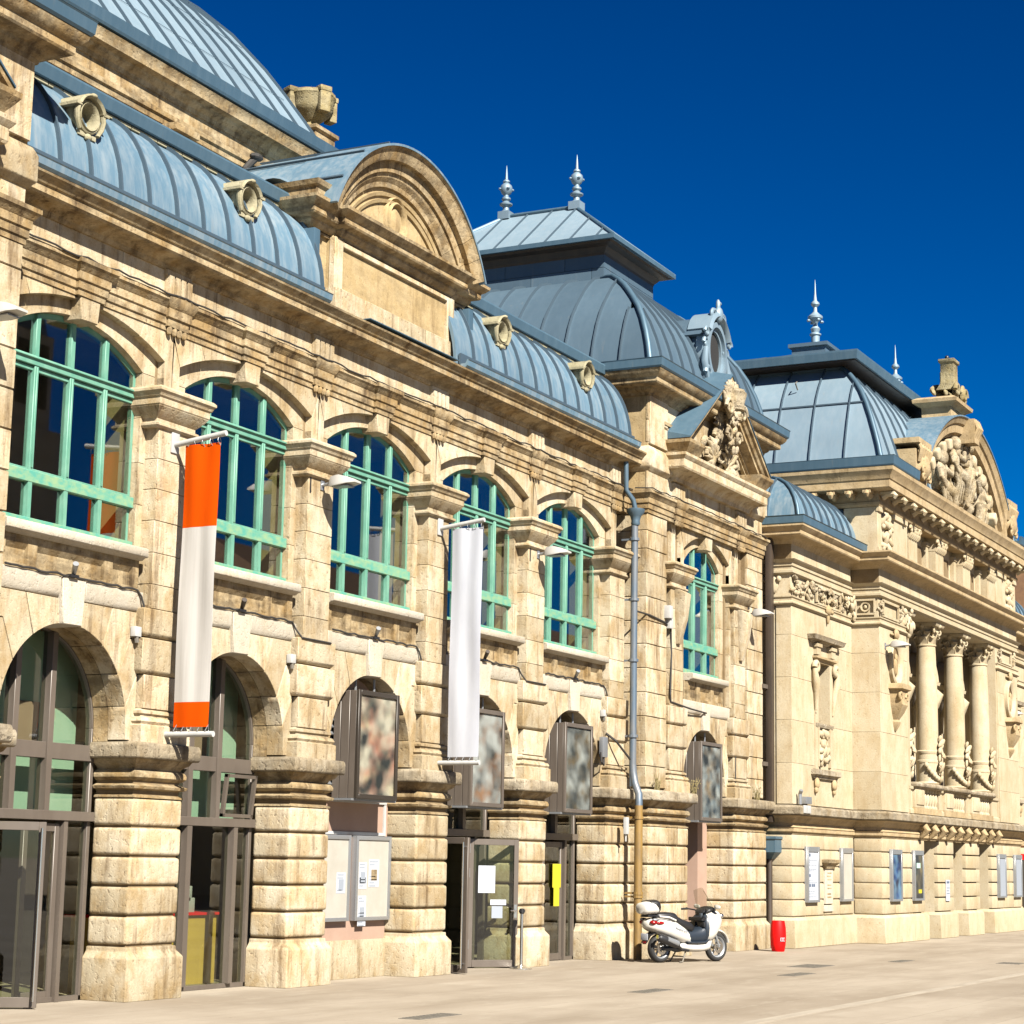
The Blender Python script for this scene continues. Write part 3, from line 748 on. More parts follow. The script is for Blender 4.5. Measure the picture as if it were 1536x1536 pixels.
# oval roof lights (oeil de boeuf)
def oeil(name, c, m, sy=1.0):
    def ring():
        g = G()
        for prof in ([(0.30, -0.40), (0.33, -0.44), (0.37, -0.46), (0.39, -0.42), (0.42, -0.44), (0.46, -0.42), (0.48, -0.30), (0.48, 0.5), (0.28, 0.5), (0.28, -0.36)],):
            g.arc(prof, 0, 0, 0, 2 * math.pi, 28)
        return g
    o = part(name, ring, m, A, c, key=name + 'r', smooth=40)
    def hood():
        g = G()
        g.arc([(0.47, -0.50), (0.53, -0.54), (0.58, -0.50), (0.58, 0.6), (0.47, 0.6)], 0, 0.02, rad(22), rad(158), 20)
        for s in (-1, 1):
            g.box(*sorted((s * 0.46, s * 0.66)), -0.52, 0.3, 0.16, 0.24)
            g.tube([(s * 0.50, -0.44, 0.16), (s * 0.54, -0.45, 0.0), (s * 0.50, -0.43, -0.22), (s * 0.38, -0.42, -0.42)], [0.07, 0.06, 0.06, 0.05], 8)
        g.ell((0, -0.42, -0.56), (0.14, 0.06, 0.10), 10, 6).ell((0, -0.50, 0.56), (0.13, 0.07, 0.07), 10, 6)
        g.box(-0.36, 0.36, -0.40, 0.1, -0.56, -0.44)
        return g
    part('hood', hood, m, o, c, key=name + 'h', smooth=40)
    part('opening', lambda: G().prism(arcpts(0, 0, 0.29, 0, 2 * math.pi, 20)[:-1], 'y', -0.05, 0.2), 'hole', o, c, key=name + 'd')
    return o
for x in (-2.42, 1.42, 9.93, 13.76):
    oeil('roof_oculus', (x, 0.10, 11.88), 'oeil').scale = (0.52, 0.75, 0.52)

# ------------------------------------------------------------------ segmental dormer gable on the hall roof
DX = 6.15
dg = part('dormer_gable', G().box(DX - 2.05, DX + 2.05, -0.06, 1.2, 10.8, 12.15).box(DX - 2.62, DX - 2.0, 0.06, 1.2, 10.8, 12.15).box(DX + 2.0, DX + 2.62, 0.06, 1.2, 10.8, 12.15), 'render', A, bevel=0.015, seg=1)
gp = G().box(DX - 2.06, DX - 1.80, -0.12, 0, 10.95, 12.10).box(DX + 1.80, DX + 2.06, -0.12, 0, 10.95, 12.10).box(DX - 1.80, DX + 1.80, -0.12, 0, 11.98, 12.10)
part('panel_frame', gp, 'stone', dg, bevel=0.012, seg=1)
x = DX - 2.06
for wd in (0.95, 1.1, 1.0, 1.07):
    part('base_stone', G().box(x + .004, x + wd - .004, -0.16, 0.05, 10.80, 11.24), 'stone', dg, bevel=0.012, seg=1); x += wd
part('lead_flashing', G().box(DX - 1.5, DX + 1.6, -0.50, -0.15, 10.785, 10.80), 'lead', dg)
ENT = [(-0.3, 12.06), (0.02, 12.06), (0.02, 12.12), (0.06, 12.14), (0.10, 12.20), (0.10, 12.24), (0.22, 12.27), (0.24, 12.30), (0.24, 12.38), (0.30, 12.42), (0.36, 12.48), (0.37, 12.53), (0.1, 12.56), (-0.3, 12.56)]
part('gable_cornice', G().sweep(ENT, [(DX - 2.66, 1.2), (DX - 2.66, 0.02), (DX - 1.9, 0.02), (DX - 1.9, -0.10), (DX + 1.9, -0.10), (DX + 1.9, 0.02), (DX + 2.66, 0.02), (DX + 2.66, 1.2)]).box(DX - 2.6, DX + 2.6, 0.0, 1.2, 12.1, 12.55), 'stone_top', dg, smooth=25)
for s in (-1, 1):     # acroterion blocks at both ends
    part('end_block', G().sweep([(-0.2, 12.55), (0.02, 12.55), (0.02, 12.72), (0.07, 12.76), (0.10, 12.84), (-0.2, 12.90)], ring_path(DX + s * 2.42 - 0.34, DX + s * 2.42 + 0.34, -0.16, 0.9)).box(DX + s * 2.42 - .3, DX + s * 2.42 + .3, -0.1, 0.9, 12.56, 12.88), 'stone_top', dg, smooth=30)
AZ = 12.54
CA, RI, RO = 11.32, 2.18, 2.83
part('tympanum', G().prism(arcpts(DX, CA, 2.4, rad(30), rad(150), 28), 'y', -0.02, 1.2), 'render', dg)
ring = [(RI + (r_ - 1.34) * (RO - RI) / 0.49, y_) for r_, y_ in [(1.34, 0.1), (1.34, -0.08), (1.40, -0.10), (1.46, -0.16), (1.52, -0.18), (1.52, -0.22), (1.66, -0.24), (1.66, -0.34), (1.70, -0.37), (1.80, -0.42), (1.83, -0.46), (1.83, 0.2)]]
nv = 15
for i in range(nv):
    a0 = rad(25 + 130 * i / nv); a1 = rad(25 + 130 * (i + 1) / nv)
    part('arch_stone', lambda: G().arc(ring, DX, CA, a0 + 0.002, a1 - 0.002, 4), 'stone_top', dg, smooth=20)
for r_ in (2.06, 1.94):
    part('tympanum_moulding', G().arc([(r_ - 0.03, 0.1), (r_ - 0.03, -0.06), (r_ + 0.03, -0.08), (r_ + 0.04, 0.1)], DX, CA, rad(37), rad(143), 32), 'render', dg, smooth=40)
cart = G()
for rx, d in ((0.36, 0.05), (0.27, 0.03)):
    cart.skin([[(DX + (rx + o_) * math.cos(2 * math.pi * t / 28), y_ - 0.13, AZ + 0.42 + (rx * 1.15 + o_) * math.sin(2 * math.pi * t / 28)) for o_, y_ in ((-0.035, 0.2), (-0.035, d + 0.03), (0.0, d), (0.035, d + 0.03), (0.035, 0.2))] for t in range(29)], True, False)
cart.ell((DX, -0.01, AZ + 0.42), (0.2, 0.05, 0.25), 16, 8)
part('oval_cartouche', cart, 'render', dg, smooth=50)
# zinc barrel cover behind the arch, two sheets plus the low curved junction
for a, b, r_ in ((-0.48, 0.75, 2.87), (0.77, 2.6, 2.85)):
    part('zinc_sheet', G().arc([(r_ - 0.04, a), (r_, a), (r_, b), (r_ - 0.04, b)], DX, CA, rad(24), rad(156), 36), 'zinc', dg, smooth=40)
part('barrel_core', G().prism(arcpts(DX, CA, 2.82, rad(24), rad(156), 20), 'y', 0.25, 2.6), 'dark_room', dg)
for q in range(7):
    a = rad(90 + (q - 3) * 18)
    part('standing_seam', G().box(-0.02, 0.02, -0.40, 2.6, 0, 0.04), 'seam', dg, (DX + 2.865 * math.cos(a), 0, CA + 2.865 * math.sin(a))).rotation_euler = (0, math.pi / 2 - a, 0)
for s in (-1, 1):
    part('junction_zinc', G().arc([(1.25, 0.6), (1.29, 0.6), (1.29, 2.6), (1.25, 2.6)], DX + s * 2.5, 11.75, rad(0), rad(180), 20), 'zinc_smooth', dg, smooth=40)
    part('side_flashing', G().box(DX + s * 2.66 - 0.09, DX + s * 2.66 + 0.09, -0.15, 0.9, 10.85, 12.05), 'lead', dg, bevel=0.02)

# ------------------------------------------------------------------ attic wall and the great hall roof behind
HX = 7.25
part('attic_wall', G().box(-9, HX - 0.1, 2.25, 4, 12.3, 14.75), 'stone_top', A)
part('attic_cornice', G().sweep([(-0.2, 13.72), (0.0, 13.72), (0.02, 13.78), (0.06, 13.80), (0.06, 13.9), (0.10, 13.92), (0.10, 14.0), (-0.2, 14.0)], [(-9, 2.25), (HX - 0.1, 2.25), (HX - 0.1, 9)]), 'stone_top', A, smooth=25)
part('attic_cornice', G().sweep([(-0.2, 14.28), (0.02, 14.28), (0.04, 14.36), (0.12, 14.42), (0.14, 14.46), (0.26, 14.48), (0.28, 14.60), (0.32, 14.66), (-0.2, 14.72)], [(-9, 2.25), (HX - 0.1, 2.25), (HX - 0.1, 9)]), 'stone_top', A, smooth=25)
for i in range(9):
    x = -4.6 + i * 1.27
    if x > HX - 0.5: break
    part('attic_block', G().sweep([(-0.2, 12.6), (0.0, 12.6), (0.0, 12.86), (0.05, 12.90), (0.05, 12.97), (-0.2, 13.0)], ring_path(-0.26, 0.26, 1.2, 2.3)).box(-.2, .2, 1.24, 2.3, 12.6, 12.98), 'stone', A, (x, 0, 0), key=None)
part('vent_stack', G().tube([(4.6, 2.1, 12.9), (4.6, 2.1, 13.75), (4.72, 2.0, 13.95)], 0.07).ell((4.74, 1.98, 13.98), (0.16, 0.1, 0.07)), 'cable', A)
part('chimney_block', G().box(2.05, 2.5, 1.7, 2.2, 12.9, 13.5).box(1.95, 2.6, 1.62, 2.25, 13.5, 13.62).ell((2.28, 1.9, 13.66), (0.2, 0.16, 0.07)), 'stone_top', A, bevel=0.02)
part('hall_gutter', G().sweep([(-0.1, 14.70), (0.34, 14.70), (0.36, 14.74), (0.38, 14.93), (0.34, 14.95), (0.30, 14.80), (-0.1, 14.78)], [(-9, 2.25), (HX - 0.06, 2.25), (HX - 0.06, 9)]), 'lead', A)
HP = [(2.10, 14.80), (2.26, 15.02), (2.65, 15.55), (3.12, 16.16), (3.61, 16.76), (4.42, 17.62), (5.25, 18.32), (6.2, 18.98), (7.2, 19.5), (8.5, 20.0)]
def hall_panel(wd):
    ring_ = lambda x: [(x, y, z) for y, z in HP] + [(x, y + 0.05, z - 0.06) for y, z in reversed(HP)]
    return G().skin([ring_(0), ring_(wd)])
def hall_seam():
    n = len(HP); o = []
    for i, (y, z) in enumerate(HP):
        a = HP[max(0, i - 1)]; b = HP[min(n - 1, i + 1)]
        ny, nz = -(b[1] - a[1]), (b[0] - a[0]); l_ = math.hypot(ny, nz); o.append((y + ny / l_ * 0.05, z + nz / l_ * 0.05))
    ring_ = lambda x: [(x, y, z) for y, z in o] + [(x, y, z) for y, z in reversed(HP)]
    return G().skin([ring_(-0.013), ring_(0.013)])
hr = part('hall_roof', G().prism([(2.2, 14.8)] + [(y + 0.1, z - 0.1) for y, z in HP] + [(8.5, 14.8)], 'x', -9, HX - 0.12), 'zinc_dark', A)
HS = 0.62
n_h = int((HX + 8.4) / HS)
for i in range(n_h):
    x = HX - HS * (i + 1)
    part('zinc_panel', lambda: hall_panel(HS), 'zinc_smooth', hr, (x, 0, 0), key='hallp', smooth=60)
    part('standing_seam', hall_seam, 'seam', hr, (x + HS - (0.02 if i == 0 else 0), 0, 0), key='halls', smooth=60)
for q, (y, z) in enumerate(((2.95, 15.97), (3.95, 17.17), (5.0, 18.17))):
    part('roof_hook', G().box(-9, HX - 0.3, y - 0.004, y + 0.006, z + 0.0, z + 0.005), 'zinc_dark', hr)
part('roof_edge_flashing', G().skin([[(HX - 0.03, y, z + 0.02), (HX + 0.12, y, z - 0.02), (HX + 0.12, y + .05, z - 0.12), (HX - 0.03, y + 0.05, z - 0.08)] for y, z in HP]), 'lead', hr, smooth=60)
# stone urn on its pedestal at the end of the hall roof
ux, uy, uz = 9.62, 4.1, 14.95
ur = part('stone_urn', G().lathe([(0.05, 1.62), (0.24, 1.62), (0.26, 1.70), (0.20, 1.76), (0.24, 1.82), (0.46, 1.98), (0.55, 2.10), (0.56, 2.30), (0.60, 2.36), (0.58, 2.44), (0.34, 2.50), (0.1, 2.58), (0.02, 2.6)], (0, 0, 0), 16), 'lichen', A, (ux, uy, uz), smooth=35); ur.scale = (0.86, 0.86, 0.92)
for q in range(4):
    a = rad(45 + 90 * q + 20)
    o = part('urn_bracket', G().box(-0.10, 0.10, -0.14, 0.14, 1.92, 2.46).box(-0.12, 0.12, -0.16, 0.16, 2.38, 2.50), 'lichen', ur, (ux + 0.56 * math.cos(a), uy + 0.56 * math.sin(a), uz), bevel=0.03); o.location = (0.56 * math.cos(a), 0.56 * math.sin(a), 0); o.rotation_euler = (0, 0, a)
part('urn_pedestal', G().sweep([(-0.6, -2), (0, -2), (0, 0.75), (0.03, 0.78), (0.03, 0.84), (0.12, 0.96), (0.16, 1.0), (0.22, 1.02), (0.22, 1.12), (0.0, 1.22), (-0.12, 1.30), (-0.12, 1.46), (-0.05, 1.50), (-0.05, 1.58), (-0.6, 1.62)], [(-0.55, -0.55), (0.55, -0.55), (0.55, 0.55), (-0.55, 0.55)], True), 'stone_top', ur, (ux, uy, uz), smooth=30)
part('gable_wall', G().box(HX, 10.2, 3.6, 9, 12.5, 15.3), 'render', A)

# ------------------------------------------------------------------ corner tower: upper walls, pediment, dome, lantern
tw = part('tower_wall', G().box(TX0 + 0.02, TX1 - 0.02, TY + 0.02, 8.5, 9.5, 12.2), 'render', A)
part('tower_side_wall', G().box(TX0 + 0.03, TX0 + 0.4, TY + 0.5, 3.0, 3.5, 12.2), 'joint', A)
part('tower_side_wall', G().box(TX1 - 0.4, TX1 - 0.03, TY + 0.5, 8.5, 0, 12.2), 'joint', A)
zz = [9.95, 10.42]
blockset(tw, TX0, TX1, TY, TY + 0.06, zz, 'stone', ((TX0 + 1.2, TX0 + 2.3, TX0 + 3.4, TX0 + 4.3, TX0 + 5.1, TX0 + 6.1),), seed=8, name='frieze_stone')
blockset(tw, TX0, TX1, TY, TY + 0.06, [11.0, 11.5, 12.06], 'stone', ((TX0 + 0.8, TX0 + 1.6, TX0 + 5.8, TX0 + 6.5), (TX0 + 0.8, TX0 + 1.9, TX0 + 3.2, TX0 + 4.4, TX0 + 5.5, TX0 + 6.5)), seed=9, name='wall_stone')
part('fascia_moulding', G().box(TX0 + 0.85, TX1 - 0.85, TY - 0.05, TY + 0.02, 11.55, 11.62).box(TX0 + 0.85, TX1 - 0.85, TY - 0.03, TY + 0.02, 11.44, 11.50), 'stone_top', tw)
for s in (-1, 1):   # block crowning the corner piers
    cx = TC + s * 3.08
    part('corner_block', G().sweep([(-0.3, 10.36), (0.02, 10.36), (0.05, 10.42), (0.09, 10.46), (0.09, 10.80), (0.03, 10.92), (-0.3, 10.98)], ring_path(cx - 0.53, cx + 0.53, TY, TY + 1.0)).box(cx - .45, cx + .45, TY + .1, TY + 1, 10.4, 10.95), 'stone', tw, bevel=0.015, seg=1)
    part('corner_pilaster', G().box(cx - 0.50, cx + 0.50, TY - 0.03, TY + 0.9, 10.98, 12.06), 'stone', tw, bevel=0.01, seg=1)
UC = [(-0.3, 12.04), (0.03, 12.04), (0.05, 12.10), (0.12, 12.15), (0.14, 12.20), (0.34, 12.23), (0.36, 12.26), (0.36, 12.36), (0.40, 12.38), (0.47, 12.46), (0.49, 12.52), (-0.3, 12.56)]
tp = [(TX0, 8.5), (TX0, TY), (TX1, TY), (TX1, 8.5)]
part('tower_cornice', G().sweep(UC, tp), 'stone_top', tw, smooth=25)
part('tower_gutter', G().sweep([(-0.1, 12.525), (0.50, 12.525), (0.53, 12.56), (0.545, 12.72), (0.56, 12.74), (0.5, 12.74), (0.44, 12.64), (-0.1, 12.66)], tp), 'lead', tw)
# pediment
PX, PH, PC = TC + 0.0, 2.45, 2.33
ped = part('pediment', G().prism([(PX - PH + 0.3, 10.95), (PX + PH - 0.3, 10.95), (PX, 12.45)], 'y', TY - 0.08, TY + 0.1), 'stone', tw)
part('pediment_cornice', G().sweep([(-0.2, 10.36), (0.02, 10.36), (0.04, 10.44), (0.10, 10.50), (0.16, 10.54), (0.34, 10.58), (0.36, 10.62), (0.36, 10.78), (0.38, 10.80), (0.42, 10.86), (0.42, 10.92), (-0.2, 10.98)], [(PX - PC, TY + 0.2), (PX - PC, TY - 0.10), (PX + PC, TY - 0.10), (PX + PC, TY + 0.2)]).box(PX - PC + .1, PX + PC - .1, TY, TY + .2, 10.4, 10.96), 'stone', ped, smooth=25)
part('corner_return', G().sweep([(-0.2, 10.90), (0.40, 10.90), (0.43, 10.97), (0.50, 11.06), (0.56, 11.15), (0.57, 11.22), (-0.2, 11.24)], [(PX - PC + 0.18, TY + 0.3), (PX - PC + 0.18, TY - 0.05), (PX - PC + 0.5, TY - 0.05)]), 'stone_top', ped, smooth=25)
for s in (-1, 1):
    sl_ = (12.95 - 11.0) / (PH + 0.15)
    prof = [(-0.05, -0.10), (-0.14, -0.10), (-0.14, -0.04), (-0.20, -0.03), (-0.20, 0.03), (-0.26, 0.05), (-0.40, 0.08), (-0.41, 0.16), (-0.46, 0.18), (-0.50, 0.24), (-0.56, 0.27), (-0.57, 0.33), (0.15, 0.34)]
    rings = []
    for t in (0.0, 1.0):
        xx = PX + s * (PH + 0.15) * (1 - t); zz0 = 10.93 + (PH + 0.15) * sl_ * t
        rings.append([(xx, TY + dy, zz0 + dz) for dy, dz in prof])
    part('raking_cornice', G().skin(rings), 'stone_top', ped, smooth=25)
    rings = [[(x_, y_, z_ + d) for y_, d in ((TY - 0.59, 0.335), (TY - 0.59, 0.365), (TY + 0.4, 0.60), (TY + 0.4, 0.335))] for x_, z_ in ((PX + s * (PH + 0.17), 10.93), (PX, 10.93 + (PH + 0.17) * sl_))]
    if s > 0: part('corner_return', G().sweep([(-0.2, 10.90), (0.40, 10.90), (0.43, 10.97), (0.50, 11.06), (0.56, 11.15), (0.57, 11.22), (-0.2, 11.24)], [(PX + PC - 0.5, TY - 0.05), (PX + PC - 0.18, TY - 0.05), (PX + PC - 0.18, TY + 0.3)]), 'stone_top', ped, smooth=25)
    part('lead_cover', G().skin(rings), 'lead', ped)
# carved cartouche with broken apex, wings and little urn
def blobs(seed, n, box_, r0, r1, flat=0.6):
    r = random.Random(seed); g = G()
    for _ in range(n):
        c = [r.uniform(*box_[i]) for i in range(3)]
        a = r.uniform(r0, r1)
        R = Matrix.Rotation(r.uniform(0, 3.1), 3, 'Y') @ Matrix.Rotation(r.uniform(-0.5, 0.5), 3, 'X')
        g.ell(c, (a, a * flat, a * r.uniform(1.0, 2.2)), 8, 6, R)
    return g
def curl(g, c, r, turns, y, s=1, th=0.05):
    pts = []
    for i in range(18):
        t = i / 17; a = turns * 2 * math.pi * t; rr_ = r * (1 - 0.8 * t)
        pts.append((c[0] + s * rr_ * math.cos(a), y, c[1] + rr_ * math.sin(a)))
    g.tube(pts, [th * (1 - 0.5 * i / 17) for i in range(18)], 7)
g = blobs(4, 26, ((PX - 0.75, PX + 0.75), (TY - 0.30, TY - 0.10), (11.02, 11.6)), 0.07, 0.17)

def fan(g, c, r, a0, a1, n, y, th=0.05):
    for q in range(n):
        a = rad(a0 + (a1 - a0) * q / (n - 1)); d = (math.cos(a), math.sin(a)); k1 = r * (0.8 + 0.35 * math.sin(math.pi * q / (n - 1)))
        g.tube([(c[0], y + 0.05, c[1]), (c[0] + 0.45 * k1 * d[0], y - 0.08, c[1] + 0.45 * k1 * d[1]), (c[0] + 0.85 * k1 * d[0], y - 0.10, c[1] + 0.85 * k1 * d[1]), (c[0] + k1 * d[0] + 0.05 * d[1], y - 0.02, c[1] + k1 * d[1])], [th * 0.8, th * 1.3, th, th * 0.35], 6)
for cx_, cz_, r_, a0, a1 in ((-0.5, 11.15, 0.5, 40, 200), (0.45, 11.12, 0.6, -10, 170), (0.0, 11.5, 0.6, 20, 160), (-0.1, 12.0, 0.4, 20, 170)):
    fan(g, (PX + cx_, cz_), r_, a0, a1, 8, TY - 0.24)
for cx_, cz_, r_, s_ in ((-0.75, 11.2, 0.2, -1), (0.85, 11.2, 0.22, 1), (-0.28, 11.75, 0.18, -1), (0.3, 11.8, 0.18, 1)):
    curl(g, (PX + cx_, cz_), r_, 1.4, TY - 0.30, s_, 0.06)
part('carved_foliage', g, 'carved', ped, smooth=60)
g = blobs(6, 46, ((PX - 0.18, PX + 0.26), (TY - 0.68, TY - 0.48), (11.75, 12.9)), 0.04, 0.09)
for s in (-1, 1):
    for q in range(6):
        a = rad(35 + q * 13)
        g.tube([(PX + s * 0.10, TY - 0.55, 12.55), (PX + s * (0.10 + 0.35 * math.cos(a)), TY - 0.62, 12.55 + 0.4 * math.sin(a)), (PX + s * (0.10 + 0.62 * math.cos(a)), TY - 0.58, 12.6 + 0.85 * math.sin(a))], [0.05, 0.10, 0.035], 6)
    curl(g, (PX + s * 0.45, 12.72), 0.22, 1.3, TY - 0.68, s, 0.055)
    curl(g, (PX + s * 0.30, 12.1), 0.18, 1.2, TY - 0.62, s, 0.05)
part('carved_cartouche', g, 'carved', ped, smooth=60).location.z -= 0.34
part('broken_apex', G().tube([(PX - 0.3, TY - 0.5, 12.70), (PX, TY - 0.55, 12.90), (PX + 0.35, TY - 0.55, 12.84), (PX + 0.75, TY - 0.5, 12.55)], [0.10, 0.13, 0.13, 0.10], 8), 'carved', ped, smooth=60).location.z -= 0.22
part('urn', G().lathe([(0.02, 12.9), (0.26, 12.9), (0.26, 13.0), (0.20, 13.03), (0.22, 13.10), (0.34, 13.14), (0.36, 13.22), (0.31, 13.26), (0.34, 13.40), (0.37, 13.50), (0.38, 13.56), (0.33, 13.60), (0.33, 13.63), (0.02, 13.66)], (PX + 0.22, TY - 0.45, -0.34), 16), 'carved', ped, smooth=35).location.z -= 0.36

# dome
TYC = 4.05
HXT, HYT = 3.60, 4.50
DP = [(-0.06, 12.66), (0.0, 12.95), (0.05, 13.2), (0.14, 13.5), (0.29, 13.88), (0.47, 14.2), (0.70, 14.5), (0.90, 14.73), (1.09, 14.93), (1.33, 15.14), (1.60, 15.33), (1.86, 15.42), (2.15, 15.48)]
dm = part('dome_roof', G().skin([[(TC - (HXT - t - 0.1), TYC - (HYT - t - 0.1), z - 0.06), (TC + (HXT - t - 0.1), TYC - (HYT - t - 0.1), z - 0.06), (TC + (HXT - t - 0.1), TYC + (HYT - t - 0.1), z - 0.06), (TC - (HXT - t - 0.1), TYC + (HYT - t - 0.1), z - 0.06)] for t, z in DP]), 'zinc_dark', A)
def dome_face(axis, sign, n, hx, hy, cx, cy, prof, root, m, msh):
    """panels with standing seams on one side of a square dome; axis 'x': the side runs along x"""
    H = hx if axis == 'x' else hy
    D = hy if axis == 'x' else hx
    W = 2 * H / n
    def pt(u, t, z, lift=0.0, zl=0.0):
        lim = H - t
        u = max(-lim, min(lim, u))
        if axis == 'x': return (cx + u, cy + sign * (D - t + lift), z + zl)
        return (cx + sign * (D - t + lift), cy + u, z + zl)
    for i in range(n):
        a = -H + i * W; b = a + W
        pr = [(t, z) for t, z in prof]
        # clip rings where the strip has vanished at the hips
        rings = []
        for t, z in pr:
            if min(b, H - t) - max(a, -(H - t)) < 0.004 and rings:
                break
            rings.append([pt(a, t, z), pt(b, t, z), pt(b, t, z, -0.05, -0.05), pt(a, t, z, -0.05, -0.05)])
        if len(rings) > 1:
            part('zinc_panel', G().skin(rings), m, root, smooth=60)
    for i in range(1, n):
        u = -H + i * W
        rings = []
        for j, (t, z) in enumerate(prof):
            if abs(u) > H - t + 0.001: break
            t0, z0 = prof[max(0, j - 1)]; t1, z1 = prof[min(len(prof) - 1, j + 1)]
            l_ = math.hypot(t1 - t0, z1 - z0); no, nz = (z1 - z0) / l_ * 0.06, (t1 - t0) / l_ * 0.06
            rings.append([pt(u - 0.016, t, z), pt(u - 0.016, t, z, no, nz), pt(u + 0.016, t, z, no, nz), pt(u + 0.016, t, z)])
        if len(rings) > 1:
            part('standing_seam', G().skin(rings), msh, root, smooth=60)
dome_face('y', -1, 13, HXT, HYT, TC, TYC, DP, dm, 'zinc_dark', 'seam')
dome_face('x', -1, 11, HXT, HYT, TC, TYC, DP, dm, 'zinc_dark', 'seam')
dome_face('y', 1, 12, HXT, HYT, TC, TYC, DP, dm, 'zinc_dark', 'seam')
for sx_ in (-1, 1):
    part('hip_roll', G().tube([(TC + sx_ * (HXT - t), TYC - (HYT - t), z + 0.02) for t, z in DP], 0.07, 8), 'lead', dm, smooth=60)
part('lap_joint', G().box(TC - HXT + 0.93, TC - HXT + 0.945, TYC - HYT + 0.9, TYC + HYT - 0.9, 14.70, 14.755), 'seam', dm)
NX, NY = 1.46, 2.40
nk = part('lantern_wall', G().box(TC - NX, TC + NX, TYC - NY, TYC + NY, 15.2, 16.45), 'zinc_dark', A)
for z0, z1, off in ((15.40, 15.78, 0.0), (15.78, 16.12, 0.7)):
    y = TYC - NY
    cuts = [TYC - NY - 0.012] + [TYC - NY + off + 0.3 + 1.6 * k_ for k_ in range(3)] + [TYC + NY]
    for a, b in zip(cuts[:-1], cuts[1:]):
        part('zinc_sheet', G().box(TC - NX - 0.022, TC - NX, a + .006, b - .006, z0 + .006, z1 - .006), 'zinc_dark', nk)
    cuts = [TC - NX - 0.02, TC - 0.4 + off * 0.5, TC + NX + 0.012]
    for a, b in zip(cuts[:-1], cuts[1:]):
        part('zinc_sheet', G().box(a + .006, b - .006, TYC - NY - 0.022, TYC - NY, z0 + .006, z1 - .006), 'zinc_dark', nk)
EX, EY = 1.87, 2.82
part('lantern_cornice', G().sweep([(-0.3, 16.08), (0.02, 16.08), (0.04, 16.14), (0.10, 16.20), (0.14, 16.26), (0.30, 16.30), (0.34, 16.38), (0.38, 16.42), (-0.3, 16.42)], [(TC - NX, TYC - NY), (TC + NX, TYC - NY), (TC + NX, TYC + NY), (TC - NX, TYC + NY)], True), 'brown_pipe', nk, smooth=25)
RZ, RY = 17.88, 0.98
ev = [(TC - EX, TYC - EY, 16.42), (TC + EX, TYC - EY, 16.42), (TC + EX, TYC + EY, 16.42), (TC - EX, TYC + EY, 16.42)]
e2 = [(x, y, z - 0.06) for x, y, z in ev]
rg = [(TC, TYC - RY, RZ), (TC, TYC + RY, RZ)]
lr = part('lantern_roof', G().poly(ev + e2 + rg, [(0, 1, 8), (1, 2, 9, 8), (2, 3, 9), (3, 0, 8, 9), (4, 5, 1, 0), (5, 6, 2, 1), (6, 7, 3, 2), (7, 4, 0, 3), (7, 6, 5, 4)]), 'zinc_smooth', A)
for q in range(8):      # seams on the near slope and the front hip
    y = TYC - EY + 0.1 + (2 * EY - 0.2) * (q + 0.5) / 8
    # slope runs from eave x=-EX to ridge x=0; hips cut the ends
    t = 1.0 if abs(y - TYC) <= RY else max(0.08, (EY - abs(y - TYC)) / (EY - RY))
    p0 = (TC - EX, y, 16.43); p1 = (TC - EX + EX * t, y, 16.43 + (RZ - 16.42) * t)
    part('standing_seam', G().tube([p0, p1], 0.03, 4), 'seam', lr)
for q in range(5):
    x = -EX + 2 * EX * (q + 0.5) / 5
    t = (EX - abs(x)) / EX * 1.0
    part('standing_seam', G().tube([(TC + x, TYC - EY, 16.43), (TC + x, TYC - EY + (EY - RY) * t, 16.43 + (RZ - 16.42) * t)], 0.03, 4), 'seam', lr)
for a, b in ((0, 0), (1, 0), (3, 1)):
    part('hip_roll', G().tube([ev[a], rg[b]], 0.055, 6), 'lead', lr, smooth=60)
part('ridge_roll', G().tube(rg, 0.07, 6), 'lead', lr, smooth=60)
part('eave_trim', G().sweep([(-0.05, 16.34), (0.03, 16.34), (0.03, 16.45), (-0.05, 16.45)], [(p[0], p[1]) for p in ev], True), 'lead', lr)
FIN = [(0.16, 0.0), (0.20, 0.02), (0.19, 0.05), (0.13, 0.10), (0.12, 0.22), (0.17, 0.27), (0.25, 0.31), (0.26, 0.36), (0.16, 0.41), (0.11, 0.47), (0.18, 0.54), (0.18, 0.60), (0.10, 0.66), (0.10, 0.72), (0.19, 0.80), (0.24, 0.92), (0.245, 1.0), (0.22, 1.10), (0.14, 1.18), (0.10, 1.22), (0.14, 1.26), (0.13, 1.31), (0.06, 1.37), (0.045, 1.6), (0.02, 1.85), (0.005, 1.95)]
def finial(c, k=1.0, name='roof_finial', pr=FIN, m='finial'):
    f = part(name, lambda: G().lathe(pr, (0, 0, 0), 18).box(-0.24, 0.24, -0.24, 0.24, -0.30, 0.02), m, A if name == 'roof_finial' else BB, c, key=name, smooth=40)
    f.scale = (k,) * 3
    for q in range(4):
        a = math.pi / 4 + q * math.pi / 2
        part('boss', lambda: G().ell((0, 0, 0), (0.07, 0.07, 0.05), 8, 6), m, f, (c[0], c[1], c[2]), key=name + 'boss').location = (0.25 * math.cos(a), 0.25 * math.sin(a), 0.96)
    return f
finial((TC, TYC - RY, RZ + 0.12), 0.64); finial((TC, TYC + RY, RZ + 0.12), 0.64)
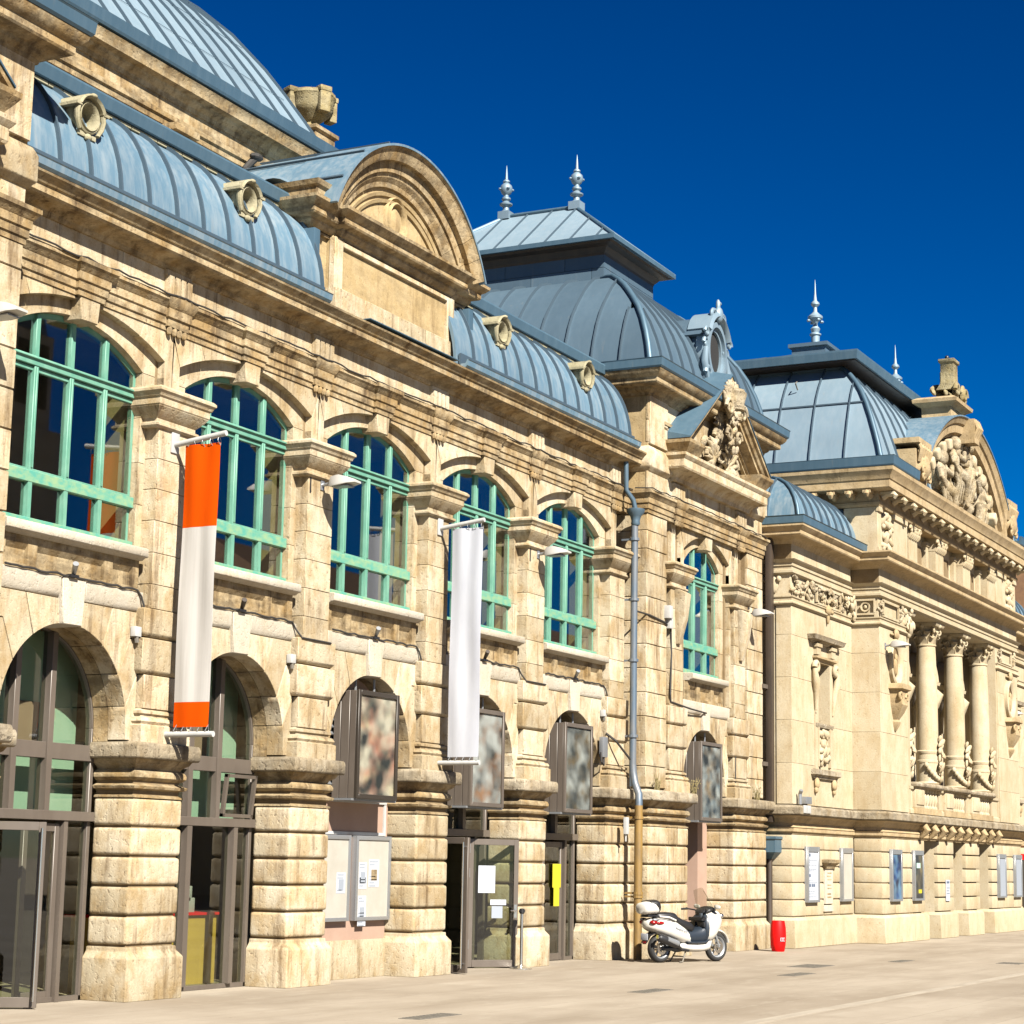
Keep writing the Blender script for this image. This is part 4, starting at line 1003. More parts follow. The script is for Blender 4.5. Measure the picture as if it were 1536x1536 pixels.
# zinc oculus dormer on the tower dome
od = part('oculus_dormer', G().skin([[(0.62 * math.cos(t_), y_, 0.62 * math.sin(t_) if math.sin(t_) > 0 else 0.95 * math.sin(t_)) for t_ in [2 * math.pi * i / 24 for i in range(24)]] for y_ in (-0.02, 1.7)]), 'zinc_dark', A, (TC + 0.35, TYC - HYT + 0.12, 13.92), smooth=50)
oc = (TC + 0.35, TYC - HYT + 0.12, 13.92)
g = G()
for a_, b_, y0, y1 in ((0.42, 0.50, -0.12, 0.1), (0.50, 0.60, -0.20, 0.1), (0.60, 0.66, -0.14, 0.1)):
    g.skin([[((r_) * math.cos(2 * math.pi * t / 32), y_, 1.22 * (r_) * math.sin(2 * math.pi * t / 32)) for r_, y_ in ((a_, y1), (a_, y0), (b_, y0), (b_, y1))] for t in range(33)], True, False)
for s in (-1, 1):
    curl(g, (s * 0.52, -0.62), 0.20, 1.2, -0.16, s, 0.06); curl(g, (s * 0.62, 0.1), 0.16, 1.1, -0.14, s, 0.05); curl(g, (s * 0.30, 0.84), 0.17, 1.2, -0.20, -s, 0.06)
    g.tube([(s * 0.62, -0.14, 0.0), (s * 0.75, -0.16, -0.35), (s * 0.56, -0.14, -0.75), (s * 0.25, -0.12, -1.05)], [0.06, 0.08, 0.07, 0.04], 7)
    curl(g, (s * 0.74, 0.34), 0.12, 1.2, -0.2, s, 0.05)
g.ell((0, -0.22, 0.92), (0.16, 0.10, 0.20), 10, 7).ell((0, -0.2, 1.15), (0.06, 0.06, 0.16), 8, 6).ell((0.08, -0.2, 1.22), (0.1, 0.05, 0.05), 8, 6).ell((0, -0.14, -0.92), (0.22, 0.10, 0.26), 10, 7).ell((0, -0.12, -1.2), (0.08, 0.07, 0.14), 8, 6)
g.skin([[(r_ * math.cos(rad(28 + 124 * t / 24)), y_, 1.2 * r_ * math.sin(rad(28 + 124 * t / 24))) for r_, y_ in ((0.66, 0.3), (0.66, -0.22), (0.72, -0.30), (0.80, -0.26), (0.80, 0.3))] for t in range(25)])
part('oculus_surround', g, 'finial', od, oc, smooth=50)
part('opening', G().skin([[(0.43 * math.cos(2 * math.pi * t / 24), y_, 0.525 * math.sin(2 * math.pi * t / 24)) for t in range(24)] for y_ in (-0.06, 0.0)]), 'hole', od, oc)
part('hood_zinc', G().arc([(0.60, -0.05), (0.74, -0.05), (0.74, 1.8), (0.60, 1.8)], 0, 0.12, rad(15), rad(165), 20), 'zinc_dark', od, oc, smooth=50)
def copy_tree(o, d, parent=None):
    c = o.copy(); COL.objects.link(c)
    if parent: c.parent = parent
    if o.parent is None or parent is A: c.location = o.location + Vector(d)
    WL[c.name] = wl(o) + Vector(d)
    for ch in list(o.children): copy_tree(ch, d, c)
    return c
copy_tree(tw, (-3.90 - TX1, -0.05, 0), A)        # upper part of the left pavilion, same design as the tower

# ------------------------------------------------------------------ ground floor glazing, doors, interior
gi = part('ground_room', G().box(-9, 24.4, 5.0, 5.2, 0, 5.0).box(-9, 24.4, 0.6, 5.2, 5.0, 5.05).box(-9, 24.4, 0.62, 5.2, -0.1, 0.012), 'dark_room', A)
part('room_floor', G().box(-9, 24.3, 0.65, 5.0, 0.012, 0.018), 'floor_in', gi)
FY = 0.56
def arch_frame(hw, yf, z0, zs, r, wd=0.07, d=0.12):
    """frame following jambs and a round arch"""
    g = G()
    g.box(-hw, -hw + wd, yf, yf + d, z0, zs).box(hw - wd, hw, yf, yf + d, z0, zs)
    g.arc([(r - wd, yf), (r - wd, yf + d), (r, yf + d), (r, yf)], 0, zs, 0, math.pi, 24)
    return g
def bay_glazing(cx, name, label=None, door=None, low=True):
    """metal screen filling an arched bay: lunette, three upper lights, doors or fixed panes below"""
    def fr():
        g = arch_frame(1.36, FY, 0.0, 3.68, 1.36, 0.075)
        for x in (-0.36, 0.36):
            top = 3.68 + math.sqrt(1.3 ** 2 - x * x)
            g.box(x - 0.055, x + 0.055, FY - 0.05, FY + 0.12, 2.5, top)
        g.box(-1.36, 1.36, FY - 0.02, FY + 0.11, 3.22, 3.44)
        g.box(-1.36, 1.36, FY - 0.07, FY + 0.12, 2.40, 2.53)
        g.box(-1.36, 1.36, FY - 0.0, FY + 0.10, 0.0, 0.07)
        return g
    s = part(name, fr, 'bronze', A, (cx, 0, 0), key='screen', bevel=0.006, seg=1)
    for a, b in ((-1.285, -0.415), (-0.305, 0.305), (0.415, 1.285)):
        part('pane', lambda: G().box(a, b, FY + 0.05, FY + 0.056, 2.53, 3.22), 'glass_low', s, (cx, 0, 0), key='sp%.1f' % a)
        pl = [(a, 3.44), (b, 3.44)] + [(b + (a - b) * t / 6, 3.68 + math.sqrt(max(0.0, 1.30 ** 2 - (b + (a - b) * t / 6) ** 2))) for t in range(7)]
        part('pane', lambda: G().prism(pl, 'y', FY + 0.05, FY + 0.056), 'glass_low', s, (cx, 0, 0), key='sq%.1f' % a)
    return s
def leaf(parent, loc, wd, rz, ht=2.36, handle=True, side=1, yellow=False):
    """glass door leaf hinged at loc, opening along rotated +x"""
    def f():
        g = G().box(0, 0.09, -0.03, 0.03, 0.02, ht).box(wd - 0.09, wd, -0.03, 0.03, 0.02, ht).box(0.09, wd - 0.09, -0.03, 0.03, ht - 0.11, ht).box(0.09, wd - 0.09, -0.03, 0.03, 0.02, 0.15)
        return g
    d = part('door_leaf', f, 'bronze', parent, loc, key='leaf%.2f%.2f' % (wd, ht), bevel=0.005, seg=1)
    d.rotation_euler = (0, 0, rz)
    def kid(n_, gg, m_): 
        o = part(n_, gg, m_, d, loc); o.location = (0, 0, 0); return o
    kid('pane', G().box(0.09, wd - 0.09, -0.006, 0.006, 0.15, ht - 0.11), 'glass_low')
    if handle:
        x = wd - 0.05
        kid('handle', G().tube([(x, -0.10 * side, 0.10), (x, -0.10 * side, ht - 0.08)], 0.018, 8).tube([(x, 0, 0.18), (x, -0.10 * side, 0.18)], 0.016, 6).tube([(x, 0, ht - 0.16), (x, -0.10 * side, ht - 0.16)], 0.016, 6), 'steel')
    for z in (0.35, 1.65, 2.1):
        kid('hinge', G().tube([(0.0, -0.035, z), (0.0, -0.035, z + 0.17)], 0.014, 6), 'alu')
    return d
# bay 0: double door, the left leaf swung outwards
s0 = bay_glazing(XW[0], 'glazed_screen')
leaf(s0, (XW[0] - 0.86, FY + 0.04, 0), 0.86, rad(-52))
leaf(s0, (XW[0] + 0.72, FY + 0.04, 0), 0.72, rad(180), side=-1, handle=False)
part('side_light', G().box(0.74, 0.82, FY - 0.05, FY + 0.1, 0, 2.4), 'bronze', s0, (XW[0], 0, 0))
part('pane', G().box(0.83, 1.28, FY + 0.05, FY + 0.056, 0.07, 2.4), 'glass_low', s0, (XW[0], 0, 0))
# bay 1: fixed panes with the counter behind, one tilted top light
s1 = bay_glazing(XW[1], 'glazed_screen')
part('post', G().box(-0.40, -0.28, FY - 0.06, FY + 0.1, 0.07, 2.4).box(0.80, 0.90, FY - 0.06, FY + 0.1, 0.07, 2.4), 'bronze', s1, (XW[1], 0, 0))
for a, b in ((-1.285, -0.40), (-0.28, 0.80), (0.90, 1.285)):
    part('pane', G().box(a, b, FY + 0.05, FY + 0.056, 0.07, 2.4), 'glass_low', s1, (XW[1], 0, 0))
o = part('tilted_light', G().box(-0.40, 0.40, -0.03, 0.03, 0, 0.05).box(-0.40, 0.40, -0.03, 0.03, 0.60, 0.65).box(-0.40, -0.35, -0.03, 0.03, 0, 0.65).box(0.35, 0.40, -0.03, 0.03, 0, 0.65), 'bronze', s1, (XW[1] + 0.85, FY - 0.05, 2.55)); o.rotation_euler = (rad(6), 0, 0)
part('counter', G().box(XW[1] - 1.6, XW[1] + 1.5, 1.25, 1.6, 0.02, 1.06), 'yellow_wood', gi)
part('counter_top', G().box(XW[1] - 1.65, XW[1] + 1.5, 1.2, 1.7, 1.06, 1.10), 'red', gi)
for x in (XW[1] - 0.5, XW[1] + 0.2, XW[1] + 0.75):
    part('counter_clutter', G().box(x, x + 0.3, 1.35, 1.55, 1.10, 1.32).box(x + .05, x + 0.15, 1.3, 1.4, 1.32, 1.5), 'ink' if x < XW[1] else 'white', gi, bevel=0.01)
for cx in XW[:2]:
    part('mint_blind', G().box(cx - 1.5, cx + 1.45, 0.98, 1.02, 2.50, 5.0), 'green_panel', gi)
    part('pink_panel', G().box(cx + 0.05, cx + 0.62, 0.95, 0.979, 3.35, 4.0), 'pink', gi)
# bay 2: pink infill wall with louvre
pk = part('infill_wall', G().box(-1.40, 1.40, 0.46, 0.56, 0.62, 5.0), 'pink', A, (XW[2], 0, 0))
part('base_wall', G().box(-1.40, 1.40, 0.40, 0.56, 0, 0.625), 'stone', pk, (XW[2], 0, 0), bevel=0.01)
part('white_trim', G().box(-1.32, 1.30, 0.42, 0.459, 2.88, 2.92).box(-1.32, 1.30, 0.44, 0.459, 2.35, 2.40).box(1.24, 1.30, 0.43, 0.459, 2.35, 2.9), 'white', pk, (XW[2], 0, 0))
lv = part('louvre_frame', G().box(-1.2, 0.2, 0.40, 0.46, 3.0, 4.45), 'hole', pk, (XW[2], 0, 0))
for q in range(12):
    o = part('slat', lambda: G().box(-0.7, 0.7, -0.05, 0.05, -0.012, 0.012), 'alu', lv, (XW[2] - 0.5, 0.37, 3.06 + q * 0.117), key='slat'); o.rotation_euler = (rad(35), 0, 0)
# bay 3: open double door with notices
s3 = bay_glazing(XW[3], 'glazed_screen')
part('post', G().box(0.78, 0.86, FY - 0.05, FY + 0.1, 0, 2.4), 'bronze', s3, (XW[3], 0, 0))
leaf(s3, (XW[3] - 0.92, FY - 0.02, 0), 0.98, rad(-104))
dl = leaf(s3, (XW[3] + 0.62, FY - 0.02, 0), 1.0, rad(-40), handle=False)
part('lever', G().tube([(0.95, -0.03, 1.05), (0.95, -0.08, 1.05), (0.83, -0.08, 1.05)], 0.012, 6).box(0.92, 0.975, -0.035, -0.02, 0.92, 1.16), 'steel', dl).location = (0, 0, 0)
# bay 4: closed glass door
s4 = bay_glazing(XW[4], 'glazed_screen')
leaf(s4, (XW[4] + 0.74, FY + 0.02, 0), 0.9, rad(180), side=-1, handle=False)
part('post', G().box(0.78, 0.86, FY - 0.05, FY + 0.1, 0, 2.4), 'bronze', s4, (XW[4], 0, 0))
part('pane', G().box(0.87, 1.28, FY + 0.05, FY + 0.056, 0.07, 2.4), 'glass_low', s4, (XW[4], 0, 0))
part('pane', G().box(-1.28, -0.2, FY + 0.05, FY + 0.056, 0.07, 2.4), 'glass_low', s4, (XW[4], 0, 0))
# tower door
s5 = bay_glazing(TC, 'glazed_screen')
leaf(s5, (TC + 0.62, FY + 0.02, 0), 0.85, rad(180), side=-1, handle=False)
part('post', G().box(0.66, 0.74, FY - 0.05, FY + 0.1, 0, 2.4), 'bronze', s5, (TC, 0, 0))
part('pane', G().box(-1.28, -0.25, FY + 0.05, FY + 0.056, 0.07, 2.4), 'glass_low', s5, (TC, 0, 0))
part('jamb_lining', G().box(0.84, 1.42, 0.15, 0.6, 0, 3.2), 'pink', s5, (TC, 0, 0))

# ------------------------------------------------------------------ things hung on the hall
# poster light boxes
POST = [(XW[2], -0.15, 'tall poster light box with a pink still life in the arch above the notice boards', 'poster1'),
        (XW[3], -0.15, 'tall poster light box with a dark portrait above the open glass door', 'poster2'),
        (XW[4], -0.15, 'tall poster light box with a stormy grey picture left of the downpipe', 'poster3'),
        (TC + 0.03, -0.52, 'tall poster light box with a pale sky picture on the corner tower', 'poster4')]
for cx, yf, lb, pm_ in POST:
    t = thing('poster_box', lb, 'light box', (cx, yf, 2.93), 'poster light boxes in the arches')
    lc = (cx, yf, 2.93)
    def case():
        g = G()
        for y0, y1, e in ((0.05, 0.17, 0.0), (0.18, 0.34, -0.015), (0.35, 0.48, -0.0)):
            g.box(-0.655 - e * 0, 0.655, y0, y1, 0.0, 1.76)
        g.box(-0.64, 0.64, 0.05, 0.46, 0.01, 1.75)
        return g
    part('case', case, 'bronze', t, lc, key='pbc', bevel=0.006, seg=1)
    part('frame', lambda: G().box(-0.66, -0.58, 0, 0.05, 0, 1.77).box(0.58, 0.66, 0, 0.05, 0, 1.77).box(-0.58, 0.58, 0, 0.05, 0, 0.075).box(-0.58, 0.58, 0, 0.05, 1.69, 1.77), 'bronze' if yf < -0.3 or cx > 8 else 'bronze_dark', t, lc, key='pbf', bevel=0.005, seg=1)
    part('poster', lambda: G().box(-0.58, 0.58, 0.032, 0.045, 0.075, 1.69), pm_, t, lc, key='pbp')
    part('pane', lambda: G().box(-0.58, 0.58, 0.016, 0.022, 0.075, 1.69), 'shield', t, lc, key='pbg')
    part('bracket', lambda: G().box(-0.72, 0.72, 0.06, 0.44, -0.035, 0.0), 'alu', t, lc, key='pbb')
    for hx_ in (-0.3, 0.3):
        part('hanger', lambda: G().tube([(0, 0.3, 1.77), (0, 0.3, 2.05)], 0.02, 6), 'alu', t, (lc[0] + hx_, lc[1], lc[2]), key='pbh')
# notice boards on the pink wall
for cx, lb, sheets in ((5.40, 'aluminium notice board with one sheet, left half hidden by the pier', [(0.30, 0.62, 0.14, 0.34)]),
                       (6.72, 'aluminium notice board with four printed sheets on the pink wall', [(-0.33, 0.74, 0.13, 0.44), (0.03, 0.78, 0.17, 0.46), (-0.33, 0.16, 0.13, 0.50), (-0.33, 0.66, 0.1, 0.1)])):
    t = thing('notice_board', lb, 'notice board', (cx, 0.35, 0.94), 'notice boards on the pink wall')
    lc = (cx, 0.35, 0.94)
    part('case', lambda: G().box(-0.57, 0.57, 0.03, 0.105, 0, 1.40), 'alu', t, lc, key='nbc', bevel=0.005)
    part('frame', lambda: G().box(-0.57, -0.505, 0, 0.03, 0, 1.40).box(0.505, 0.57, 0, 0.03, 0, 1.40).box(-0.505, 0.505, 0, 0.03, 0, 0.06).box(-0.505, 0.505, 0, 0.03, 1.33, 1.40), 'alu', t, lc, key='nbf', bevel=0.004)
    part('back_board', lambda: G().box(-0.505, 0.505, 0.022, 0.029, 0.06, 1.33), 'cream_board', t, lc, key='nbb')
    for q, (x, z, a, b) in enumerate(sheets):
        s = thing('paper_sheet', ['printed sheet with a small photo', 'upper printed sheet with a tall photo', 'lower printed sheet in a column', 'small cut sheet'][q] + (' pinned low in the left notice board' if cx < 6 else [' pinned upper left in the right notice board', ' pinned upper right in the right notice board', ' pinned lower left in the right notice board', ' overlapping in the right notice board'][q]), 'paper', (cx + x, 0.369, 0.94 + z))
        part('sheet', G().box(-a, a, -0.001, 0.002, -b / 2, b / 2), 'paper', s, (cx + x, 0.369, 0.94 + z))
        pr = G()
        for j in range(int(b / 0.05)):
            if 2 <= j <= 4 and b > 0.3: continue
            ln = rnd.uniform(0.5, 0.95) * a
            pr.box(-a * 0.85, -a * 0.85 + ln * 1.7, -0.004, -0.001, b / 2 - 0.045 - j * 0.05, b / 2 - 0.03 - j * 0.05)
        part('printed_lines', pr, 'ink_soft', s, (cx + x, 0.369, 0.94 + z))
        if b > 0.3:
            part('photo', G().box(-a * 0.5, a * 0.6, -0.004, -0.001, -0.12, 0.06), 'ink_soft' if q != 1 else 'stone_top', s, (cx + x, 0.369, 0.94 + z))
# sheets on the open door and yellow sheet on the next door
dcx, dcy = XW[3] + 0.62, FY - 0.02
ca, sa = math.cos(rad(-40)), math.sin(rad(-40))
def ondoor(u, z): return (dcx + ca * u - sa * -0.02, dcy + sa * u + ca * -0.02, z)
for u, z, a, b, m_, lb in ((0.36, 1.62, 0.17, 0.50, 'paper', 'large white sheet taped to the open glass door'), (0.60, 1.20, 0.16, 0.10, 'paper', 'small white strip taped below the large sheet on the open door'), (0.58, 1.02, 0.11, 0.22, 'ink_soft', 'small pale green notice on the open glass door')):
    s = thing('paper_sheet', lb, 'paper', ondoor(u, z), rz=rad(-40))
    part('sheet', G().box(-a, a, -0.003, 0.002, -b / 2, b / 2), m_, s, ondoor(u, z)).location = (0, 0, 0)
s = thing('paper_sheet', 'bright yellow sheet behind the glass of the door left of the downpipe', 'paper', (XW[4] + 0.45, FY - 0.03, 1.5))
part('sheet', G().box(-0.19, 0.19, 0, 0.004, -0.05, 0.42).box(-0.13, 0.13, 0, 0.004, -0.42, -0.051), 'paper_y', s, (XW[4] + 0.45, FY - 0.03, 1.5))
for q, z in enumerate((1.72, 1.28)):
    s = thing('paper_sheet', ['upper', 'lower'][q] + ' small notice on the dark doorway glass right of the third pier', 'paper', (XW[3] - 1.12, FY + 0.04, z))
    part('sheet', G().box(-0.12, 0.12, 0, 0.004, -0.16, 0.16), 'green_panel', s, (XW[3] - 1.12, FY + 0.04, z))

# banners
def banner(x, lb, bands, zt=7.86, zb=3.63, rod=True, y0=-0.30, y1=-0.90):
    t = thing('banner', lb, 'banner', (x, -0.1, zb), 'banners on the pilasters')
    lc = (x, 0, 0)
    for z, up_ in ((zt, 1), (zb, 0)):
        a = part('arm', G().tube([(0, -0.10, z - (0.08 if up_ else 0.0)), (0, -1.0, z + (0.03 if up_ else 0.0))], 0.042, 10), 'white', t, lc, smooth=40)
        part('wall_plate', G().box(-0.09, 0.09, -0.125, -0.10, z - 0.2, z + 0.1), 'white', a, lc, bevel=0.004)
    n = 12
    zz_ = [zb + 0.10] + [b[0] for b in bands[:-1]] + [zt - 0.10]
    for q in range(len(bands)):
        a, b = zz_[q], zz_[q + 1]
        rings = []
        for j in range(9):
            z = a + (b - a) * j / 8
            row = [(0.012 * math.sin(2.1 * z + 5 * i / n) + 0.012 * math.cos(i * 0.9) * (0.4 + 0.6 * (z - zb) / 4), y0 + (y1 - y0) * i / n, z) for i in range(n + 1)]
            rings.append(row + [(p[0] + 0.006, p[1], p[2]) for p in reversed(row)])
        part('cloth', G().skin(rings), bands[q][1], t, lc, smooth=50)
    rg_ = G()
    for i in range(5):
        y = y0 - 0.04 + (y1 - y0 + 0.06) * i / 4
        for z, dz in ((zt - 0.03, -0.10), (zb, 0.12)):
            rg_.tube([(0.02, y, z), (0.05, y, z + dz * 0.4), (0.012, y - 0.02, z + dz * 1.1), (-0.03, y, z + dz * 0.4), (-0.02, y, z)], 0.006, 5)
    part('lacing_rings', rg_, 'alu', t, lc)
    return t
banner(0.0, 'orange and white hanging banner on the first pilaster', [(4.08, 'orange'), (6.56, 'cloth'), (0, 'orange')])
banner(7.90, 'plain cool white hanging banner on the third pilaster', [(0, 'cloth_blue')], y0=-0.36, y1=-0.97)

# wall lamps
def wall_lamp(x, y, z, lb, tilt=0):
    t = thing('wall_lamp', lb, 'lamp', (x, y, z), 'grey flood lamps on the walls')
    def head():
        g = G(); rings = []
        for yy, hw, zt_, zb_ in ((0.16, 0.07, 0.03, -0.05), (0.22, 0.13, 0.10, -0.07), (0.38, 0.17, 0.115, -0.06), (0.55, 0.155, 0.07, -0.035), (0.68, 0.10, 0.01, -0.02)):
            rings.append([(-hw, -yy, zb_), (hw, -yy, zb_), (hw, -yy, zb_ + 0.03), (hw * 0.7, -yy, zt_), (-hw * 0.7, -yy, zt_), (-hw, -yy, zb_ + 0.03)])
        return g.skin(rings)
    part('lamp_head', head, 'lamp_grey', t, (x, y, z), key='lamph', smooth=35)
    part('lens', lambda: G().box(-0.11, 0.11, -0.55, -0.26, -0.075, -0.058), 'alu', t, (x, y, z), key='lampl')
    part('arm', lambda: G().tube([(0, 0, -0.02), (0, -0.18, 0.0)], 0.03, 8).box(-0.05, 0.05, -0.02, 0.0, -0.1, 0.06), 'alu', t, (x, y, z), key='lampa')
    part('strap_label', lambda: G().box(-0.355, -0.315, -0.006, 0.004, -0.20, 0.12), 'black', t, (x, y, z), key='lampt') if y > -0.2 else None
    return t
wall_lamp(3.96, -0.10, 7.90, 'grey flood lamp on the second pilaster between the first and third windows')
wall_lamp(11.86, -0.10, 7.90, 'grey flood lamp on the fourth pilaster left of the downpipe')
wall_lamp(22.55, TY - 0.0, 7.93, 'grey flood lamp at the right edge of the corner tower')
wall_lamp(-4.62, -0.5, 8.5, 'grey flood lamp cut by the left edge of the picture')

# downpipe in the tower corner
t = thing('downpipe', 'tall blue and ochre downpipe in the corner beside the tower', 'drainpipe', (15.98, -0.30, 0))
lc = (15.98, -0.30, 0)
part('blue_pipe', G().tube([(0.10, -0.02, 3.55), (0.10, -0.02, 9.3)], 0.075, 14), 'pipe_blue', t, lc, smooth=40)
part('elbow', G().tube([(-0.03, -0.22, 3.0), (-0.02, -0.22, 3.20), (0.02, -0.20, 3.38), (0.08, -0.08, 3.62), (0.10, -0.03, 3.85), (0.10, -0.02, 4.0)], 0.079, 14), 'pipe_blue', t, lc, smooth=40)
part('ochre_pipe', G().tube([(-0.03, -0.22, 0.0), (-0.03, -0.22, 3.15)], 0.088, 14), 'pipe_ochre', t, lc, smooth=40)
hp = part('hopper_head', G().lathe([(0.08, 9.10), (0.10, 9.14), (0.09, 9.2), (0.12, 9.30), (0.19, 9.38), (0.20, 9.45), (0.17, 9.46), (0.03, 9.47)], (0.10, -0.04, 0), 12), 'zinc_dark', t, lc, smooth=40)
part('feed_pipe', G().tube([(0.10, -0.03, 9.45), (0.05, 0.0, 9.65), (-0.10, 0.1, 9.85), (-0.12, 0.1, 10.5)], 0.055, 10), 'zinc_dark', t, lc, smooth=40)
for z, dx, dy in ((8.8, 0.10, -0.02), (7.5, 0.10, -0.02), (6.2, 0.10, -0.02), (4.6, 0.10, -0.02), (2.9, -0.03, -0.22), (1.35, -0.03, -0.22), (1.28, -0.03, -0.22)):
    part('pipe_collar', lambda: G().lathe([(0.07, -0.03), (0.105, -0.03), (0.105, 0.03), (0.07, 0.03)], (0, 0, 0), 14).box(-0.015, 0.015, 0.0, 0.3, -0.02, 0.02), 'pipe_ochre' if z < 3 else 'pipe_blue', t, (15.98 + dx, -0.30 + dy, z), key='collar')
part('white_fitting', G().box(-0.36, -0.24, -0.10, -0.02, 2.55, 2.9).tube([(-0.3, -0.05, 2.4), (-0.3, -0.05, 2.7)], 0.02, 6), 'white', t, lc, bevel=0.01)

# cables and small boxes along the walls
def cable(name, pts, r, lb):
    return tag(part(name, G().tube(pts, r, 6), 'cable'), lb, 'cable')
r = random.Random(3)
pts = []
for i in range(90):
    x = -3.8 + 20.1 * i / 89
    pts.append((x, -0.17, 9.94 + r.uniform(-0.025, 0.02)))
cable('wall_cable', pts, 0.014, 'thin black cable running along the string course of the long hall')
pts = [(TX0 - 0.1, -0.2, 9.98)]
for i in range(30):
    pts.append((TX0 - 0.1 + 7.2 * i / 29, TY - 0.17, 9.945 + r.uniform(-0.02, 0.02)))
cable('wall_cable', pts, 0.014, 'thin black cable on the string course of the corner tower')
NAMES = ['leftmost window', 'second window', 'third window', 'fourth window behind the white banner', 'fifth window left of the downpipe']
for i, cx in enumerate(XW):
    pts = [(cx - 1.40 + 2.75 * t / 24, -0.055, 5.60 + r.uniform(-0.012, 0.018)) for t in range(25)]
    pts += [(cx + 1.42, -0.07, 5.52), (cx + 1.46, -0.09, 5.40), (cx + 1.47, -0.08, 5.1)] if i % 2 == 0 else [(cx + 1.42, -0.07, 5.5), (cx + 1.50, -0.15, 5.36), (cx + 1.9, -0.16, 5.36), (cx + 2.35, -0.15, 5.36)]
    cable('wall_cable', pts, 0.016, 'black cable looping along the white band under the ' + NAMES[i])
    t = thing('spot_lamp', 'small spot lamp on the cable under the ' + NAMES[i], 'lamp', (cx - 0.1, -0.08, 5.66), 'small spot lamps below the windows')
    part('lamp_head', lambda: G().tube([(0.05, 0.02, -0.02), (-0.06, -0.10, 0.10)], [0.03, 0.042], 10), 'brown_pipe' if i % 2 else 'alu', t, (cx - 0.1, -0.08, 5.66), key='spoth')
    part('foot', lambda: G().box(-0.05, 0.12, -0.02, 0.06, -0.07, -0.03), 'black', t, (cx - 0.1, -0.08, 5.66), key='spotf')
    if i not in (0, 1, 4): continue
    t = thing('junction_box', 'small white junction box beside the arch below the ' + NAMES[i], 'junction box', (cx + 1.36, -0.03, 5.0), 'junction boxes beside the arches')
    part('housing', lambda: G().box(-0.07, 0.07, -0.07, 0.02, -0.05, 0.09), 'white', t, (cx + 1.36, -0.03, 5.0), key='jbox', bevel=0.01)
    part('gland', lambda: G().tube([(0, -0.03, -0.05), (0.02, -0.03, -0.13)], 0.035, 8), 'iron', t, (cx + 1.36, -0.03, 5.0), key='jgl')
pts = [(16.1, -0.38, 7.25), (16.6, TY - 0.02, 7.22), (17.4, TY - 0.02, 7.16), (17.75, TY - 0.03, 7.05), (17.78, TY - 0.03, 6.5), (17.74, TY - 0.03, 5.6), (17.76, TY - 0.03, 5.45), (18.9, TY - 0.03, 5.38), (20.0, TY + 0.02, 5.36)]
cable('wall_cable', pts, 0.02, 'black cable crossing the tower ashlar and dropping beside the window')
t = thing('junction_box', 'pair of white junction boxes on the tower left of its window', 'junction box', (17.55, TY, 7.2))
part('housing', G().box(-0.13, 0.05, -0.14, 0, 0.05, 0.33), 'white', t, (17.55, TY, 7.2), bevel=0.01)
part('lower_housing', G().box(0.0, 0.16, -0.10, 0, -0.16, 0.08), 'white', t, (17.55, TY, 7.2), bevel=0.01)
pts = [(21.75, TY - 0.02, 5.4), (21.77, TY - 0.02, 4.6), (21.72, TY - 0.03, 3.6)]
cable('wall_cable', pts, 0.018, 'black cable hanging down right of the tower arch')
t = thing('wall_intercom', 'grey electric box with black cables on the wall left of the downpipe', 'electric box', (15.05, -0.06, 4.3))
part('housing', G().box(-0.12, 0.12, -0.10, 0, -0.2, 0.22), 'alu', t, (15.05, -0.06, 4.3), bevel=0.02)
part('hose', G().tube([(0.0, -0.06, -0.2), (-0.05, -0.08, -0.36), (-0.16, -0.08, -0.30), (-0.16, -0.06, -0.1)], 0.022, 6).tube([(0.1, -0.06, 0.3), (0.3, -0.2, 0.15), (0.8, -0.3, -0.2)], 0.025, 6), 'cable', t, (15.05, -0.06, 4.3))

# steel rope post by the open door
t = thing('rope_post', 'slim polished steel post with round foot by the open glass door', 'post', (11.0, -0.32, 0))
part('pole', G().tube([(0, 0, 0.03), (0, 0, 1.02)], 0.03, 12), 'steel', t, (11.0, -0.32, 0), smooth=50)
part('foot', G().lathe([(0.01, 0), (0.21, 0), (0.21, 0.02), (0.10, 0.05), (0.035, 0.08)], (0, 0, 0), 20), 'steel', t, (11.0, -0.32, 0), smooth=40)
part('cap', G().lathe([(0.035, 1.0), (0.05, 1.02), (0.05, 1.09), (0.02, 1.10)], (0, 0, 0), 14).box(-0.09, 0.09, -0.02, 0.02, 1.03, 1.07), 'black', t, (11.0, -0.32, 0))

# red barrel
t = thing('red_barrel', 'bright red barrel shaped bin with small white label beside the tower', 'bin', (22.35, -1.3, 0))
lc = (22.35, -1.3, 0)
part('barrel', G().lathe([(0.01, 0), (0.135, 0.0), (0.15, 0.02), (0.175, 0.16), (0.188, 0.36), (0.180, 0.55), (0.155, 0.68), (0.15, 0.70), (0.11, 0.705), (0.01, 0.70)], (0, 0, 0), 14), 'red', t, lc, smooth=30)
part('label', G().box(-0.06, 0.06, -0.196, -0.185, 0.24, 0.32), 'paper', t, lc).rotation_euler = (0, 0, rad(-38))
g = G()
for x in (-0.045, -0.005, 0.035): g.box(x, x + 0.025, -0.199, -0.196, 0.25, 0.31)
part('label_print', g, 'red', t, lc).rotation_euler = (0, 0, rad(-38))

